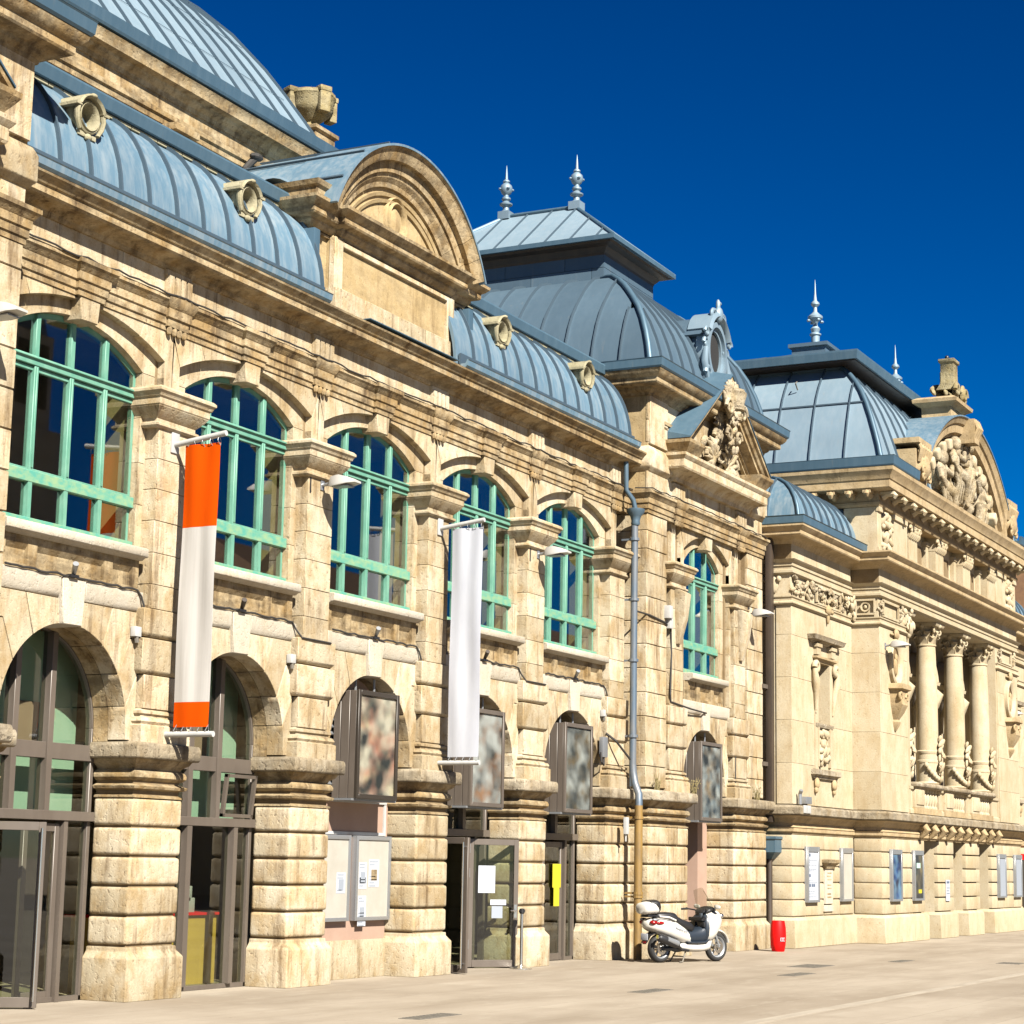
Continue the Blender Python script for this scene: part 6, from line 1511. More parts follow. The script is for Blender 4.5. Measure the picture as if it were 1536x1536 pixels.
part('lap_joint', G().box(BC - BHX + 0.52, BC - BHX + 0.54, BYC - BHY + 0.6, BYC + BHY - 0.6, 14.62, 14.66), 'seam', bm_)
part('roof_hook', G().tube([(BC - BHX + 0.80, 0.75, 15.2), (BC - BHX + 0.62, 0.75, 15.35), (BC - BHX + 0.74, 0.75, 15.42)], 0.02, 6), 'iron', bm_)
nx_, ny_ = BHX - 1.5, BHY - 1.5
part('upper_wall', G().box(BC - nx_, BC + nx_, BYC - ny_, BYC + ny_, 15.7, 16.1), 'zinc_dark', bm_)
ex_, ey_ = nx_ + 0.66, ny_ + 0.60
part('eave_soffit', G().box(BC - ex_ + .05, BC + ex_ - .05, BYC - ey_ + .05, BYC + ey_ - .05, 15.93, 15.985), 'brown_pipe', bm_)
ev = [(BC - ex_, BYC - ey_, 16.20), (BC + ex_, BYC - ey_, 16.20), (BC + ex_, BYC + ey_, 16.20), (BC - ex_, BYC + ey_, 16.20)]
rg = [(32.76, BYC, 16.98), (41.14, BYC, 16.98)]
ur_ = part('upper_roof', G().poly(ev + [(x, y, 15.98) for x, y, z in ev] + rg, [(0, 1, 9, 8), (1, 2, 9), (2, 3, 8, 9), (3, 0, 8), (4, 5, 1, 0), (5, 6, 2, 1), (6, 7, 3, 2), (7, 4, 0, 3), (7, 6, 5, 4)]), 'zinc_smooth', BB)
part('eave_trim', G().sweep([(-0.05, 15.97), (0.02, 15.97), (0.05, 16.18), (0.05, 16.23), (-0.05, 16.24)], [(p[0], p[1]) for p in ev], True), 'lead', ur_)
for q in range(6):
    y = BYC - ey_ + 2 * ey_ * (q + 0.5) / 6
    t = 1 - abs(y - BYC) / ey_
    part('standing_seam', G().tube([(BC - ex_, y, 16.21), (BC - ex_ + (32.76 - (BC - ex_)) * t, y, 16.21 + 0.78 * t)], 0.03, 4), 'seam', ur_)
FB = [(0.18, 0.0), (0.19, 0.10), (0.14, 0.16), (0.15, 0.42), (0.20, 0.46), (0.20, 0.50), (0.12, 0.55), (0.17, 0.68), (0.09, 0.78), (0.07, 0.86), (0.12, 0.95), (0.25, 1.05), (0.26, 1.12), (0.14, 1.22), (0.07, 1.30), (0.06, 1.45), (0.15, 1.55), (0.15, 1.60), (0.06, 1.70), (0.035, 1.95), (0.02, 2.3), (0.005, 2.45)]
for x in (32.76, 41.14):
    f = finial((x, BYC, 17.12), 0.86, 'theatre_finial', FB, 'zinc_smooth')
    part('finial_base', lambda: G().box(-0.75, 0.75, -0.6, 0.6, -0.45, -0.06).box(-0.85, 0.85, -0.7, 0.7, -0.12, 0.0), 'zinc_dark', f, (x, BYC, 17.12), key='finbase')
# great segmental gable
GR, GZ, GX = 6.55, 8.98, 37.05
ga = part('arched_gable', G().prism(arcpts(GX, GZ, GR - 0.55, rad(40), rad(140), 30) + [(GX - 4.55, 12.6), (GX + 4.55, 12.6)], 'y', BF + 0.15, BF + 0.9), 'stone_b', BB)
gr_ = [(5.92, BF + 0.3), (5.92, BF - 0.18), (6.02, BF - 0.22), (6.06, BF - 0.36), (6.30, BF - 0.40), (6.34, BF - 0.46), (6.50, BF - 0.54), (6.53, BF - 0.56), (6.53, BF + 0.3)]
na = 16
for i in range(na):
    a0 = 38 + 104 * i / na; a1 = 38 + 104 * (i + 1) / na
    part('arch_stone', lambda: G().arc(gr_, GX, GZ, rad(a0 + 0.05), rad(a1 - 0.05), 3), 'stone_bt', ga, smooth=25)
part('zinc_cover', G().arc([(6.53, BF - 0.58), (6.57, BF - 0.58), (6.57, BF + 1.9), (6.53, BF + 1.9)], GX, GZ, rad(37), rad(143), 36), 'zinc', ga, smooth=50)
part('gable_core', G().prism(arcpts(GX, GZ, 6.52, rad(38), rad(142), 30) + [(GX - 4.9, 12.6), (GX + 4.9, 12.6)], 'y', BF + 0.85, BF + 1.85), 'zinc_dark', ga)
for i in range(13):
    a = rad(46 + 88 * i / 12)
    o = part('arch_dentil', lambda: G().box(-0.17, 0.17, -0.55, 0.0, -0.20, 0.14), 'stone_b', ga, (GX + 5.74 * math.cos(a), BF + 0.20, GZ + 5.74 * math.sin(a)), key='dent', bevel=0.08, seg=3)
    o.rotation_euler = (0, math.pi / 2 - a, 0)
g = blobs(100, 120, ((GX - 2.6, GX + 2.4), (BF - 0.20, BF + 0.12), (12.75, 13.6)), 0.10, 0.26, 0.7)
o_ = len(g.v)
b2 = blobs(101, 60, ((GX - 1.2, GX + 1.4), (BF - 0.28, BF + 0.10), (13.4, 14.5)), 0.10, 0.24, 0.7); g.poly(b2.v, b2.f)
for x, z, s in ((GX - 0.9, 14.0, 1), (GX + 0.7, 14.2, -1), (GX + 2.2, 13.4, -1), (GX - 2.4, 13.3, 1)):     # seated figures
    g.ell((x, BF - 0.30, z + 0.62), (0.20, 0.19, 0.24), 12, 9)
    g.ell((x, BF - 0.18, z + 0.10), (0.36, 0.24, 0.48), 12, 9, Matrix.Rotation(0.25 * s, 3, 'Y'))
    g.tube([(x, BF - 0.25, z - 0.2), (x + 0.55 * s, BF - 0.45, z - 0.35), (x + 0.75 * s, BF - 0.35, z - 0.95)], [0.24, 0.20, 0.12], 9)
    g.tube([(x + 0.2 * s, BF - 0.25, z + 0.35), (x + 0.6 * s, BF - 0.4, z + 0.2), (x + 0.8 * s, BF - 0.38, z + 0.5)], [0.13, 0.10, 0.07], 8)
    g.tube([(x - 0.2 * s, BF - 0.25, z + 0.35), (x - 0.5 * s, BF - 0.4, z - 0.05), (x - 0.2 * s, BF - 0.45, z - 0.3)], [0.13, 0.10, 0.07], 8)
    for q in range(5): g.tube([(x - 0.3 + 0.15 * q, BF - 0.36, z - 0.2), (x - 0.4 + 0.2 * q + 0.2 * s, BF - 0.42, z - 0.6), (x - 0.5 + 0.25 * q + 0.3 * s, BF - 0.30, z - 1.1)], [0.07, 0.06, 0.05], 6)
part('carved_figures', g, 'carved', ga, smooth=60)
kg = G().box(GX - 0.28, GX + 0.28, BF - 0.75, BF - 0.2, 14.75, 15.5)
for q in range(3): kg.tube([(GX - 0.18 + 0.18 * q, BF - 0.72, 15.45), (GX - 0.18 + 0.18 * q, BF - 0.82, 15.2), (GX - 0.18 + 0.18 * q, BF - 0.66, 14.85)], [0.08, 0.09, 0.06], 8)
part('arch_keystone', kg, 'stone_bt', ga, smooth=40)
for s in (-1, 1):
    g = G()
    cx = GX + s * 5.25
    g.box(cx - 0.55, cx + 0.55, BF - 0.45, BF + 0.5, 12.6, 13.55).ell((cx, BF - 0.45, 13.1), (0.42, 0.25, 0.40), 12, 8)
    for q in range(5): g.tube([(cx - 0.45 + q * 0.22, BF - 0.5, 13.75), (cx - 0.45 + q * 0.22, BF - 0.6, 13.55), (cx - 0.4 + q * 0.2, BF - 0.5, 13.2)], [0.05, 0.08, 0.06], 6)
    for z in (12.95, 12.75): curl(g, (cx - 0.3, z), 0.13, 1.1, BF - 0.6, 1, 0.05); curl(g, (cx + 0.3, z), 0.13, 1.1, BF - 0.6, -1, 0.05)
    g.box(cx - 0.65, cx + 0.65, BF - 0.58, BF + 0.5, 13.7, 13.85)
    part('shell_ornament', g, 'stone_bt', ga, smooth=40)
# acroterion on the crown
ac = part('acroterion', G().sweep([(-0.9, 15.4), (0.0, 15.4), (0.0, 15.72), (0.10, 15.78), (0.22, 15.84), (0.24, 15.94), (0.10, 16.02), (-0.9, 16.05)], [(35.75, BF - 0.3), (37.25, BF - 0.3), (37.25, BF + 0.6), (35.75, BF + 0.6)], True), 'stone_bt', BB, smooth=30)
g = blobs(110, 24, ((35.85, 37.2), (BF - 0.4, BF + 0.3), (16.05, 16.45)), 0.10, 0.2)
for s in (-1, 1): curl(g, (36.5 + s * 0.45, 16.25), 0.22, 1.2, BF - 0.42, s, 0.08)
part('carved_scrolls', g, 'lichen', ac, smooth=60)
part('tall_block', G().sweep([(-0.3, 16.3), (0.12, 16.3), (0.02, 16.5), (0, 16.6), (0, 17.15), (0.05, 17.18), (0.05, 17.28), (-0.3, 17.3)], [(36.1, BF - 0.3), (36.62, BF - 0.3), (36.62, BF + 0.1), (36.1, BF + 0.1)], True).box(36.15, 36.6, BF - .25, BF + .05, 16.3, 17.28), 'lichen', ac, bevel=0.01, seg=1)
part('tall_block', G().box(36.75, 37.15, BF - 0.1, BF + 0.3, 16.2, 17.05), 'lichen', ac, bevel=0.04)
part('ball', G().ell((36.55, BF, 17.42), (0.07, 0.07, 0.08), 10, 8).tube([(36.55, BF, 17.2), (36.55, BF, 17.36)], 0.02, 6), 'black', ac, smooth=60)
# wing roofs
def wing_roof(x0, x1, left):
    prof = [(-0.05, 10.40), (0.0, 10.62), (0.03, 10.80), (0.12, 11.05), (0.26, 11.28), (0.45, 11.48), (0.70, 11.64), (1.0, 11.76), (1.35, 11.82)]
    hx, hy = (x1 - x0) / 2 - 0.05, 2.4
    cx, cy = (x0 + x1) / 2, WF - 0.17 + 2.4
    r_ = part('wing_roof', G().skin([[(cx + a * (hx - t - .08), cy + b * (hy - t - .08), z - 0.05) for a, b in ((-1, -1), (1, -1), (1, 1), (-1, 1))] for t, z in prof]), 'zinc_dark', BB)
    dome_face('x', -1, 10, hx, hy, cx, cy, prof, r_, 'zinc', 'seam')
    dome_face('y', -1 if left else 1, 6, hx, hy, cx, cy, prof, r_, 'zinc', 'seam')
    for a in (-1, 1):
        part('hip_roll', G().tube([(cx + a * (hx - t), cy - (hy - t), z + 0.01) for t, z in prof], 0.05, 8), 'lead', r_, smooth=60)
wing_roof(WX0, BX0 + 1.3, True); wing_roof(BX1 - 1.3, WX1, False)
for p_ in ([(WX0, 3.5), (WX0, WF), (BX0 - 0.1, WF)], [(BX1 + 0.1, WF), (WX1, WF), (WX1, 3.5)]):
    part('wing_gutter', G().sweep([(-0.1, 10.275), (0.46, 10.275), (0.49, 10.31), (0.50, 10.48), (0.52, 10.50), (0.45, 10.50), (0.40, 10.40), (-0.1, 10.42)], p_), 'lead', BB)
# wall lamp, display cases, plaque and sign on the theatre
wall_lamp(29.55, BF - 0.0, 7.85, 'grey flood lamp beside the left oval niche of the theatre')
wall_lamp(46.0, WF, 7.2, 'grey flood lamp far right on the theatre wing')
CASES = [(25.07, 25.99, WF, 'tall display case with a pale blue printed programme left of the stone plaque', 'prog'), (27.84, 28.76, WF, 'empty beige display case right of the stone plaque', 'empty'),
         (29.69, 30.64, BF, 'display case with a deep blue poster on the theatre front', 'poster_blue'), (31.83, 32.75, BF, 'display case with a dark poster left of the first theatre door', 'poster_dark'),
         (41.47, 42.41, BF, 'empty grey display case right of the last theatre door', 'empty2'), (43.66, 44.60, BF, 'empty grey display case at the far right of the theatre', 'empty2')]
for a, b, yf, lb, kind in CASES:
    cx = (a + b) / 2; lc = (cx, yf - 0.09, 1.08)
    t = thing('display_case', lb, 'display case', lc, 'display cases on the theatre wall')
    hw = (b - a) / 2
    part('case', lambda: G().box(-hw, hw, 0.035, 0.10, 0, 1.36), 'alu', t, lc, key='dc%.2f' % hw, bevel=0.004, seg=1)
    part('frame', lambda: G().box(-hw, -hw + 0.09, 0, 0.035, 0, 1.36).box(hw - 0.09, hw, 0, 0.035, 0, 1.36).box(-hw + .09, hw - .09, 0, 0.035, 0, 0.06).box(-hw + .09, hw - .09, 0, 0.035, 1.23, 1.36), 'alu', t, lc, key='dcf%.2f' % hw, bevel=0.004, seg=1)
    m_ = kind if kind.startswith('poster') else {'prog': 'paper', 'empty': 'cream_board', 'empty2': 'ink_soft'}[kind]
    part('poster' if kind != 'empty' else 'back_board', G().box(-hw + .09, hw - .09, 0.022, 0.034, 0.06, 1.23), m_, t, lc)
    if kind == 'prog':
        r = random.Random(9); g = G(); g2 = G()
        for z in (1.12, 1.02, 0.97, 0.90, 0.80, 0.76, 0.62, 0.52, 0.47, 0.38, 0.26, 0.20, 0.13):
            x = -hw + 0.15
            big = z in (1.12, 0.62, 0.38)
            while x < hw - 0.3:
                l_ = r.uniform(0.06, 0.15)
                (g2 if big else g).box(x, x + l_, 0.019, 0.022, z, z + (0.07 if big else 0.022)); x += l_ + r.uniform(0.02, 0.06)
                if r.random() < 0.15: break
        part('printed_lines', g, 'ink_soft', t, lc); part('printed_titles', g2, 'ink', t, lc)
    if kind == 'poster_dark':
        part('poster_patch', G().box(-0.22, 0.15, 0.018, 0.022, 0.88, 1.02), 'green_panel', t, lc); part('poster_patch', G().box(-0.05, 0.25, 0.018, 0.022, 0.2, 0.3), 'paper_y', t, lc)
lc = (26.84, WF - 0.02, 1.0)
t = thing('stone_plaque', 'carved cream stone plaque with small cornice between two display cases', 'plaque', lc)
part('slab', G().box(-0.30, 0.30, -0.03, 0.03, 0.03, 0.9).box(-0.36, 0.36, -0.02, 0.03, -0.16, 0.0), 'stone_pale', t, lc, bevel=0.006, seg=1)
part('cornice', G().sweep([(-0.05, 0.9), (0.03, 0.9), (0.06, 0.98), (0.14, 1.05), (0.16, 1.13), (-0.05, 1.15)], ring_path(-0.30, 0.30, -0.03, 0.03)).box(-.28, .28, -.02, .02, .9, 1.14), 'stone_top', t, lc)
r = random.Random(2)
g = G()
for z in (0.78, 0.70, 0.62, 0.48, 0.40, 0.26, 0.18):
    g.box(-0.16 + r.uniform(-0.04, 0.02), 0.16 + r.uniform(-0.04, 0.03), -0.034, -0.030, z, z + 0.035)
part('inscription', g, 'stone_top', t, lc)
t = thing('wall_sign', 'slim white paper sign on the pier between the theatre doors', 'sign', (35.47, BF - 0.01, 1.04))
part('board', G().box(-0.20, 0.20, -0.02, 0.0, 0, 0.6), 'paper', t, (35.47, BF - 0.01, 1.04))
part('printed_lines', G().box(-0.15, 0.12, -0.024, -0.02, 0.5, 0.56).box(-0.15, 0.15, -0.024, -0.02, 0.36, 0.38).box(-0.15, 0.10, -0.024, -0.02, 0.28, 0.30).box(-0.15, 0.14, -0.024, -0.02, 0.2, 0.22), 'ink', t, (35.47, BF - 0.01, 1.04))
lc = (WX0 + 0.1, WF, 3.45)
t = thing('alarm_box', 'small white alarm boxes on the theatre ledge by the brown pipe', 'alarm', lc)
part('housing', G().box(-0.12, 0.12, -0.32, -0.28, -0.22, -0.03).box(0.16, 0.38, -0.32, -0.28, -0.22, -0.03), 'white', t, lc, bevel=0.01)
part('lamp_housing', G().box(0.55, 0.95, -0.15, 0.0, 0.02, 0.2), 'alu', t, lc, bevel=0.01)
part('siren', G().tube([(0.2, -0.1, 0), (0.2, -0.1, 0.25), (0.15, -0.15, 0.34)], 0.05, 8), 'alu', t, lc)
# brown pipe and steel bars in the gap between both buildings
lc = (23.98, -0.50, 0)
t = thing('brown_pipe', 'dark brown downpipe with box hopper in the gap between both buildings', 'drainpipe', lc)
part('pipe', G().tube([(0.02, 0, 0), (0.02, 0, 2.4)], 0.075, 12), 'brown_pipe', t, lc, smooth=40)
part('wide_pipe', G().box(-0.05, 0.13, -0.1, 0.06, 3.0, 10.0), 'brown_pipe', t, lc, bevel=0.01)
part('box_hopper', G().skin([[(-0.28, -0.25, 2.62), (0.30, -0.25, 2.62), (0.30, 0.15, 2.62), (-0.28, 0.15, 2.62)], [(-0.28, -0.25, 2.28), (0.30, -0.25, 2.28), (0.30, 0.15, 2.28), (-0.28, 0.15, 2.28)], [(-0.08, -0.09, 2.12), (0.12, -0.09, 2.12), (0.12, 0.09, 2.12), (-0.08, 0.09, 2.12)]]), 'lead', t, lc)
part('rim', G().box(-0.31, 0.33, -0.28, 0.18, 2.60, 2.66), 'lead', t, lc)
for z in (8.07, 6.29, 4.40):
    part('cross_bar', G().box(-0.35, 0.05, 0.0, 0.06, z - 0.05, z + 0.05), 'bronze', t, lc)
gw_ = thing('link_wall', 'narrow recessed stone wall between the tower and the theatre', 'wall', (23.95, 0.3, 0))
part('wall_face', G().box(23.6, 24.4, 0.3, 1.0, 0, 10.2), 'stone_b', gw_, (0, 0, 0))
# house beyond
hs = thing('brick_house', 'house with brown tiled roof behind the theatre at the right edge', 'house', (62, 2, 0))
part('wall', G().box(54.5, 72, -2.0, 8, 0, 11.3), 'render', hs, (0, 0, 0))
rf_ = part('roof', G().prism([(-3.4, 11.2), (9.4, 11.2), (3, 15.2)], 'x', 54.0, 72.5), 'tile', hs, (0, 0, 0))
for i in range(26):
    for j in range(12):
        part('roof_tile', lambda: G().prism([(0, 0.06), (0.5, 0.36), (0.5, 0.42), (0, 0.12)], 'x', 0.0, 0.26), 'tile', rf_, (54.0 + i * 0.28, -3.45 + j * 0.40, 11.2 + j * 0.25), key='rtile')
ch_ = part('chimney', G().box(57.6, 58.5, 0.6, 1.5, 12.5, 14.3).box(57.5, 58.6, 0.5, 1.6, 14.3, 14.5), 'tile', hs, (0, 0, 0))
lc = (48.4, WF - 0.06, 0)
t = thing('dark_doorway', 'dark doorway with red sign at the far right edge', 'doorway', lc)
part('door', G().box(-0.4, 1.2, -0.05, 0.05, 0.3, 2.3), 'bronze_dark', t, lc)
part('red_sign', G().box(-0.4, 1.2, -0.08, 0.05, 2.3, 2.5), 'red', t, lc)

# ------------------------------------------------------------------ maxi scooter parked by the tower
SX, SY, SR = 15.98, -1.62, rad(-24)
st = thing('scooter', 'white maxi scooter with black seat and top case parked before the tower', 'scooter', (SX, SY, 0), rz=SR)
def sp(name, g, m, parent=None, bevel=0, smooth=45, seg=2):
    p_ = parent or st
    o = part(name, g, m, p_, wl(p_), bevel=bevel, smooth=smooth, seg=seg)
    o.location = (0, 0, 0)
    return o
def sect(x, zc, hw, hh, n=16, p=2.6, zt=0.0):
    o = []
    for i in range(n):
        a = 2 * math.pi * i / n
        c, s = math.cos(a), math.sin(a)
        o.append((x + zt * s, hw * math.copysign(abs(c) ** (2 / p), c), zc + hh * math.copysign(abs(s) ** (2 / p), s)))
    return o
def wheel(x, r, w_):
    tyre = G()
    prof = []
    for i in range(10):
        a = 2 * math.pi * i / 10
        prof.append((r - 0.055 + 0.055 * math.cos(a), w_ / 2 * math.sin(a)))
    rings = [[(x + q * math.cos(b), y, r + q * math.sin(b)) for q, y in prof] for b in [2 * math.pi * i / 36 for i in range(37)]]
    tyre.skin(rings, True, False)
    t_ = sp('wheel', tyre, 'rubber', smooth=60)
    rim = G()
    prof = [(r - 0.10, -w_ * 0.36), (r - 0.085, -w_ * 0.40), (r - 0.085, w_ * 0.40), (r - 0.10, w_ * 0.36), (r - 0.125, 0.0)]
    rim.skin([[(x + q * math.cos(b), y, r + q * math.sin(b)) for q, y in prof] for b in [2 * math.pi * i / 36 for i in range(37)]], True, False)
    for q in range(5):
        a = 2 * math.pi * q / 5 + 0.3
        for d in (-0.10, 0.10):
            rim.tube([(x + 0.04 * math.cos(a), 0, r + 0.04 * math.sin(a)), (x + (r - 0.11) * math.cos(a + d), 0, r + (r - 0.11) * math.sin(a + d))], 0.017, 6)
    sp('rim', rim, 'alu', t_)
    hub = G().tube([(x, -0.10, r), (x, 0.10, r)], 0.05, 12)
    disc = [[(x + q * math.cos(b), y, r + q * math.sin(b)) for q, y in ((0.07, -0.085), (0.125, -0.085), (0.125, -0.079), (0.07, -0.079))] for b in [2 * math.pi * i / 28 for i in range(29)]]
    sp('brake_disc', hub.skin(disc, True, False), 'steel', t_)
wheel(-0.80, 0.285, 0.17); wheel(0.80, 0.295, 0.13)
body = sp('rear_fairing', G().skin([sect(*a) for a in ((-1.20, 0.76, 0.05, 0.05), (-1.17, 0.76, 0.13, 0.085), (-1.08, 0.755, 0.20, 0.125), (-0.92, 0.73, 0.245, 0.165), (-0.70, 0.69, 0.26, 0.19), (-0.48, 0.63, 0.255, 0.20), (-0.28, 0.56, 0.235, 0.18), (-0.10, 0.48, 0.20, 0.13), (0.02, 0.43, 0.15, 0.07))]), 'scooter', smooth=60)
sp('lower_fairing', G().skin([sect(*a) for a in ((-0.42, 0.33, 0.15, 0.04), (-0.30, 0.32, 0.21, 0.075), (-0.05, 0.30, 0.235, 0.095), (0.22, 0.30, 0.24, 0.10), (0.42, 0.33, 0.22, 0.115), (0.52, 0.40, 0.17, 0.11))]), 'scooter', body, smooth=60)
sp('side_step', G().skin([sect(*a) for a in ((-0.22, 0.40, 0.25, 0.025), (0.05, 0.395, 0.275, 0.03), (0.30, 0.40, 0.265, 0.035), (0.42, 0.46, 0.22, 0.03))]), 'scooter_dark', smooth=60)
sp('tunnel', G().skin([sect(*a) for a in ((-0.25, 0.52, 0.20, 0.14), (0.0, 0.50, 0.21, 0.16), (0.22, 0.52, 0.22, 0.18), (0.42, 0.62, 0.24, 0.24))]), 'scooter_dark', smooth=60)
seat = sp('seat', G().skin([sect(*a) for a in ((-0.98, 0.93, 0.10, 0.03), (-0.90, 0.935, 0.15, 0.055), (-0.66, 0.92, 0.20, 0.085), (-0.50, 0.885, 0.205, 0.11), (-0.44, 0.825, 0.215, 0.11), (-0.28, 0.755, 0.225, 0.11), (-0.05, 0.69, 0.205, 0.12), (0.10, 0.68, 0.09, 0.05))]), 'black', smooth=60)
sp('backrest', G().skin([sect(*a) for a in ((-0.50, 0.92, 0.11, 0.04), (-0.47, 0.93, 0.13, 0.055), (-0.43, 0.90, 0.12, 0.05))]), 'black', seat, smooth=60)
tc = sp('top_case', G().skin([sect(*a) for a in ((-1.32, 1.06, 0.13, 0.085), (-1.28, 1.07, 0.19, 0.115), (-1.12, 1.085, 0.215, 0.135), (-0.98, 1.09, 0.20, 0.135))]), 'scooter', smooth=60)
sp('case_pad', G().skin([sect(*a) for a in ((-1.16, 1.19, 0.16, 0.035), (-1.05, 1.165, 0.215, 0.08), (-0.97, 1.11, 0.215, 0.14), (-0.92, 1.10, 0.18, 0.12))]), 'black', tc, smooth=60)
sp('case_rack', G().box(-1.20, -0.85, -0.11, 0.11, 0.90, 0.955).box(-1.1, -1.0, -0.24, 0.24, 0.90, 0.925), 'black', tc, bevel=0.01)
fr_ = sp('front_fairing', G().skin([sect(*a) for a in ((0.36, 0.68, 0.27, 0.30), (0.46, 0.70, 0.285, 0.32), (0.58, 0.74, 0.27, 0.31), (0.72, 0.80, 0.215, 0.24), (0.84, 0.84, 0.14, 0.15), (0.90, 0.85, 0.06, 0.07))]), 'scooter', smooth=60)
sp('leg_shield', G().skin([sect(*a) for a in ((0.28, 0.62, 0.20, 0.22), (0.31, 0.66, 0.25, 0.30), (0.37, 0.68, 0.262, 0.315))]), 'scooter_dark', fr_, smooth=60)
sp('glove_box', G().box(0.24, 0.32, -0.22, -0.04, 0.70, 0.80).box(0.24, 0.32, 0.04, 0.22, 0.70, 0.80).box(0.20, 0.32, -0.20, 0.20, 0.82, 0.90), 'black', fr_, bevel=0.015)
sp('glove_label', G().box(0.232, 0.24, -0.20, -0.13, 0.62, 0.66).box(0.232, 0.24, 0.02, 0.16, 0.64, 0.685), 'paper', fr_)
sp('dashboard', G().skin([sect(*a) for a in ((0.30, 0.98, 0.10, 0.04), (0.40, 1.02, 0.20, 0.06), (0.55, 1.06, 0.20, 0.06), (0.66, 1.04, 0.14, 0.05))]), 'black', fr_, smooth=60)
sp('headlight', G().ell((0.80, 0.13, 0.92), (0.07, 0.07, 0.06), 12, 8).ell((0.80, -0.13, 0.92), (0.07, 0.07, 0.06), 12, 8), 'chrome', fr_, smooth=60)
sh = G()
rows = []
for j in range(8):
    t = j / 7
    row = []
    for i in range(13):
        u = (i - 6) / 6
        wd = 0.25 * (1 - 0.45 * t * t)
        row.append((0.72 - 0.34 * t - 0.13 * u * u * (1 - 0.3 * t), wd * u, 0.97 + 0.52 * t - 0.06 * u * u))
    rows.append(row + [(p[0] - 0.005, p[1], p[2]) for p in reversed(row)])
sp('windscreen', sh.skin(rows), 'shield', fr_, smooth=60)
for s in (-1, 1):
    sp('mirror', G().skin([sect(*a) for a in ((0.50, 1.10, 0.02, 0.02), (0.52, 1.11, 0.07, 0.045), (0.58, 1.10, 0.06, 0.04), (0.62, 1.09, 0.02, 0.02))]), 'scooter', fr_, smooth=60).location = (0, s * 0.30, 0)
    sp('handlebar', G().tube([(0.40, s * 0.04, 0.98), (0.36, s * 0.18, 1.04), (0.26, s * 0.28, 1.06)], 0.016, 8), 'black', fr_)
    sp('grip', G().tube([(0.26, s * 0.27, 1.06), (0.18, s * 0.39, 1.05)], 0.022, 10).tube([(0.26, s * 0.30, 1.085), (0.28, s * 0.42, 1.05)], 0.007, 6), 'rubber', fr_)
    sp('tail_light', G().ell((-1.10, s * 0.155, 0.80), (0.09, 0.075, 0.05), 12, 8).ell((-0.97, s * 0.225, 0.79), (0.10, 0.035, 0.035), 12, 8), 'taillight', body, smooth=60)
    sp('indicator', G().ell((-1.07, s * 0.185, 0.855), (0.09, 0.05, 0.03), 12, 8), 'alu', body, smooth=60)
    sp('grab_rail', G().tube([(-0.55, s * 0.22, 0.84), (-0.75, s * 0.25, 0.90), (-1.0, s * 0.21, 0.92)], 0.02, 8), 'scooter', body, smooth=60)
    sp('fork_leg', G().tube([(0.80, s * 0.095, 0.295), (0.66, s * 0.10, 0.62)], 0.026, 10), 'alu', smooth=60)
sp('front_fender', G().skin([[(0.80 + r_ * math.cos(a), y_, 0.295 + r_ * math.sin(a)) for r_, y_ in ((0.325, -0.08), (0.355, -0.05), (0.365, 0), (0.355, 0.05), (0.325, 0.08), (0.31, 0.07), (0.31, -0.07))] for a in [rad(15 + 125 * i / 14) for i in range(15)]]), 'scooter', smooth=60)
sp('rear_mudguard', G().skin([[(x_, -w_, z_), (x_, w_, z_), (x_ - 0.02, w_, z_ - 0.03), (x_ - 0.02, -w_, z_ - 0.03)] for x_, z_, w_ in ((-0.72, 0.60, 0.10), (-0.95, 0.62, 0.11), (-1.10, 0.56, 0.10), (-1.20, 0.42, 0.09))]), 'black', smooth=40)
sp('number_plate', G().box(-1.215, -1.205, -0.10, 0.10, 0.45, 0.58), 'paper', bevel=0.004)
sp('rear_reflector', G().box(-1.215, -1.20, -0.05, 0.05, 0.37, 0.42), 'taillight', bevel=0.004)
ex = sp('exhaust', G().tube([(-0.15, -0.17, 0.24), (-0.38, -0.20, 0.26), (-0.48, -0.235, 0.33), (-0.52, -0.24, 0.35)], 0.032, 10).tube([(-0.50, -0.25, 0.34), (-0.56, -0.25, 0.365), (-1.02, -0.26, 0.50), (-1.06, -0.26, 0.51)], [0.05, 0.075, 0.082, 0.06], 14), 'black', smooth=50)
sp('heat_shield', G().tube([(-0.55, -0.28, 0.385), (-0.86, -0.285, 0.475)], [0.06, 0.06], 12), 'alu', ex, smooth=50)
sp('tail_pipe', G().tube([(-1.05, -0.26, 0.508), (-1.10, -0.26, 0.52)], 0.042, 12), 'chrome', ex, smooth=50)
sp('swing_arm', G().tube([(-0.10, 0.12, 0.30), (-0.80, 0.13, 0.285)], [0.09, 0.05], 10).tube([(-0.15, -0.12, 0.30), (-0.80, -0.12, 0.285)], [0.07, 0.045], 10).ell((-0.30, 0, 0.33), (0.24, 0.15, 0.13), 14, 10), 'scooter_dark', smooth=60)
sp('centre_stand', G().tube([(-0.20, 0.14, 0.22), (-0.32, 0.18, 0.02), (-0.42, 0.20, 0.015)], 0.016, 8).tube([(-0.20, -0.14, 0.22), (-0.32, -0.18, 0.02), (-0.42, -0.20, 0.015)], 0.016, 8).tube([(-0.26, -0.16, 0.12), (-0.26, 0.16, 0.12)], 0.014, 6), 'iron')
cu = bpy.data.curves.new('badge_text', 'FONT'); cu.body = 'Burgman 650'; cu.size = 0.062; cu.extrude = 0.002; cu.align_x = 'CENTER'
tmp = bpy.data.objects.new('badge_text', cu); COL.objects.link(tmp)
me = bpy.data.meshes.new_from_object(tmp.evaluated_get(bpy.context.evaluated_depsgraph_get()))
bpy.data.objects.remove(tmp)
me.materials.clear(); me.materials.append(M['ink'])
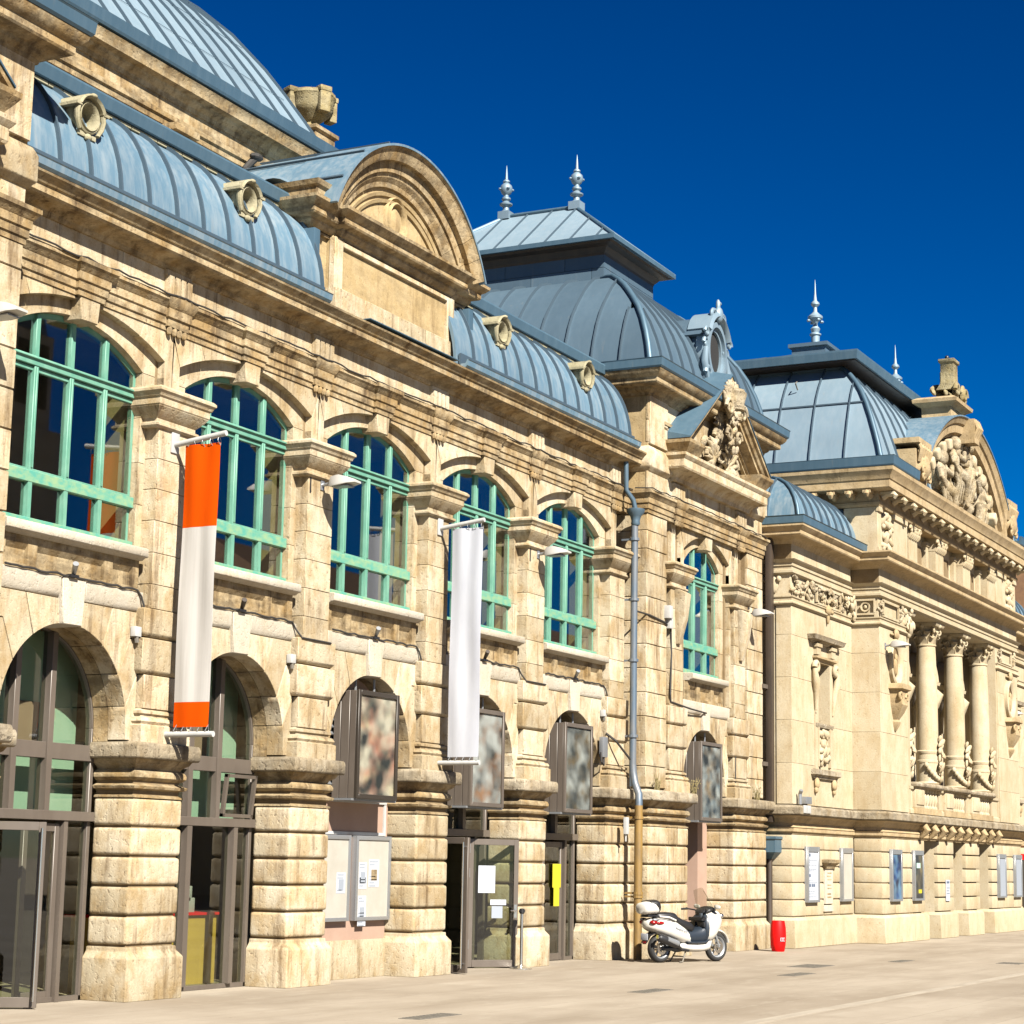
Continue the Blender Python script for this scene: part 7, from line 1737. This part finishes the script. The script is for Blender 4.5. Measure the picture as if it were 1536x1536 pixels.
b_ = link('badge_lettering', me, body, wl(body)); b_.location = (-0.42, -0.262, 0.635); b_.rotation_euler = (rad(84), 0, rad(2)); b_.rotation_euler = (rad(84), rad(14), 0)
# luggage net and blue label on the handlebar
sp('blue_tag', G().box(0.20, 0.22, -0.20, -0.13, 0.88, 0.98), 'pipe_blue', fr_, bevel=0.004)

# ------------------------------------------------------------------ buildings on the other side of the square (mirrored in the window panes)
M['far_wall'] = simple_noise('shaded_house_wall', (0.75, 0.62, 0.46), (0.62, 0.48, 0.34), 0.6, 0.9)
for i, (x0, x1, h, lb) in enumerate(((22, 40, 15.5, 'tall stone town house across the square, nearest the church tower'), (52, 66, 12.5, 'low town house across the square right of the church tower'), (66, 82, 15.0, 'broad town house across the square in the middle of the row'), (82, 100, 12.0, 'low wide town house across the square near its far end'), (100, 124, 14.5, 'last long town house across the square'))):
    h_ = thing('town_house', lb, 'house', ((x0 + x1) / 2, -46, 0), 'town houses across the square')
    part('wall', G().box(x0, x1, -52, -40, 0, h), 'far_wall', h_, (0, 0, 0))
    part('roof', G().prism([(-39.5, h), (-52.5, h), (-46, h + 4)], 'x', x0 - .1, x1 + .1), 'tile', h_, (0, 0, 0))
    n = int((x1 - x0) / 3.2)
    for q in range(n):
        for z in (1.0, 5.0, 9.0):
            part('window', lambda: G().box(-0.6, 0.6, -0.1, 0.06, 0, 2.2), 'hole', h_, (x0 + (q + 0.5) * (x1 - x0) / n, -40, z), key='hwin')
t = thing('church_tower', 'tall stone church tower with pointed spire across the square', 'church tower', (47.5, -44, 0))
part('shaft', G().box(45.2, 48.8, -46, -42.4, 0, 21), 'far_wall', t, (0, 0, 0))
part('belfry', G().box(45.6, 48.4, -45.6, -42.8, 21, 25.5), 'far_wall', t, (0, 0, 0))
part('spire', G().skin([[(47 + r_ * math.cos(a), -44.2 + r_ * math.sin(a), z) for a in [2 * math.pi * i / 8 for i in range(8)]] for r_, z in ((1.7, 25.5), (0.05, 33))]), 'zinc_dark', t, (0, 0, 0))
for x in (46.3, 47.7):
    part('belfry_opening', G().box(x - 0.35, x + 0.35, -42.85, -42.75, 22, 25), 'hole', t, (0, 0, 0))

# dry weeds rooted on the tower ledge
M['weed'] = mat('dry_weed', (0.30, 0.24, 0.10), 0.9)
for x, y, lb, sd in ((16.75, TY - 0.15, 'dry weed tuft on the tower ledge just right of the downpipe', 1), (18.9, TY - 0.12, 'small dry weed at the inner end of the left tower ledge', 2), (22.9, TY - 0.15, 'dry grass tuft on the right tower ledge', 3)):
    r = random.Random(sd); g = G(); lc = (x, y, 3.5)
    for q in range(16):
        a = r.uniform(0, 6.28); l_ = r.uniform(0.12, 0.38); sp_ = r.uniform(0.1, 0.6)
        g.tube([(0.1 * math.cos(a), 0.03 * math.sin(a), 0), (0.1 * math.cos(a) + 0.5 * sp_ * l_ * math.cos(a), 0.3 * sp_ * l_ * math.sin(a), l_ * 0.6), (0.1 * math.cos(a) + sp_ * l_ * 1.3 * math.cos(a), 0.6 * sp_ * l_ * math.sin(a), l_)], [0.008, 0.006, 0.003], 4)
    t = thing('dry_weed', lb, 'weed', lc)
    part('stems', g, 'weed', t, lc)
    lf = G()
    for q in range(22):
        a = r.uniform(0, 6.28); lf.ell((r.uniform(-0.22, 0.22), r.uniform(-0.08, 0.08), r.uniform(0.03, 0.3)), (0.028, 0.01, 0.016), 5, 3, Matrix.Rotation(a, 3, 'Y'))
    part('leaves', lf, 'weed', t, lc)
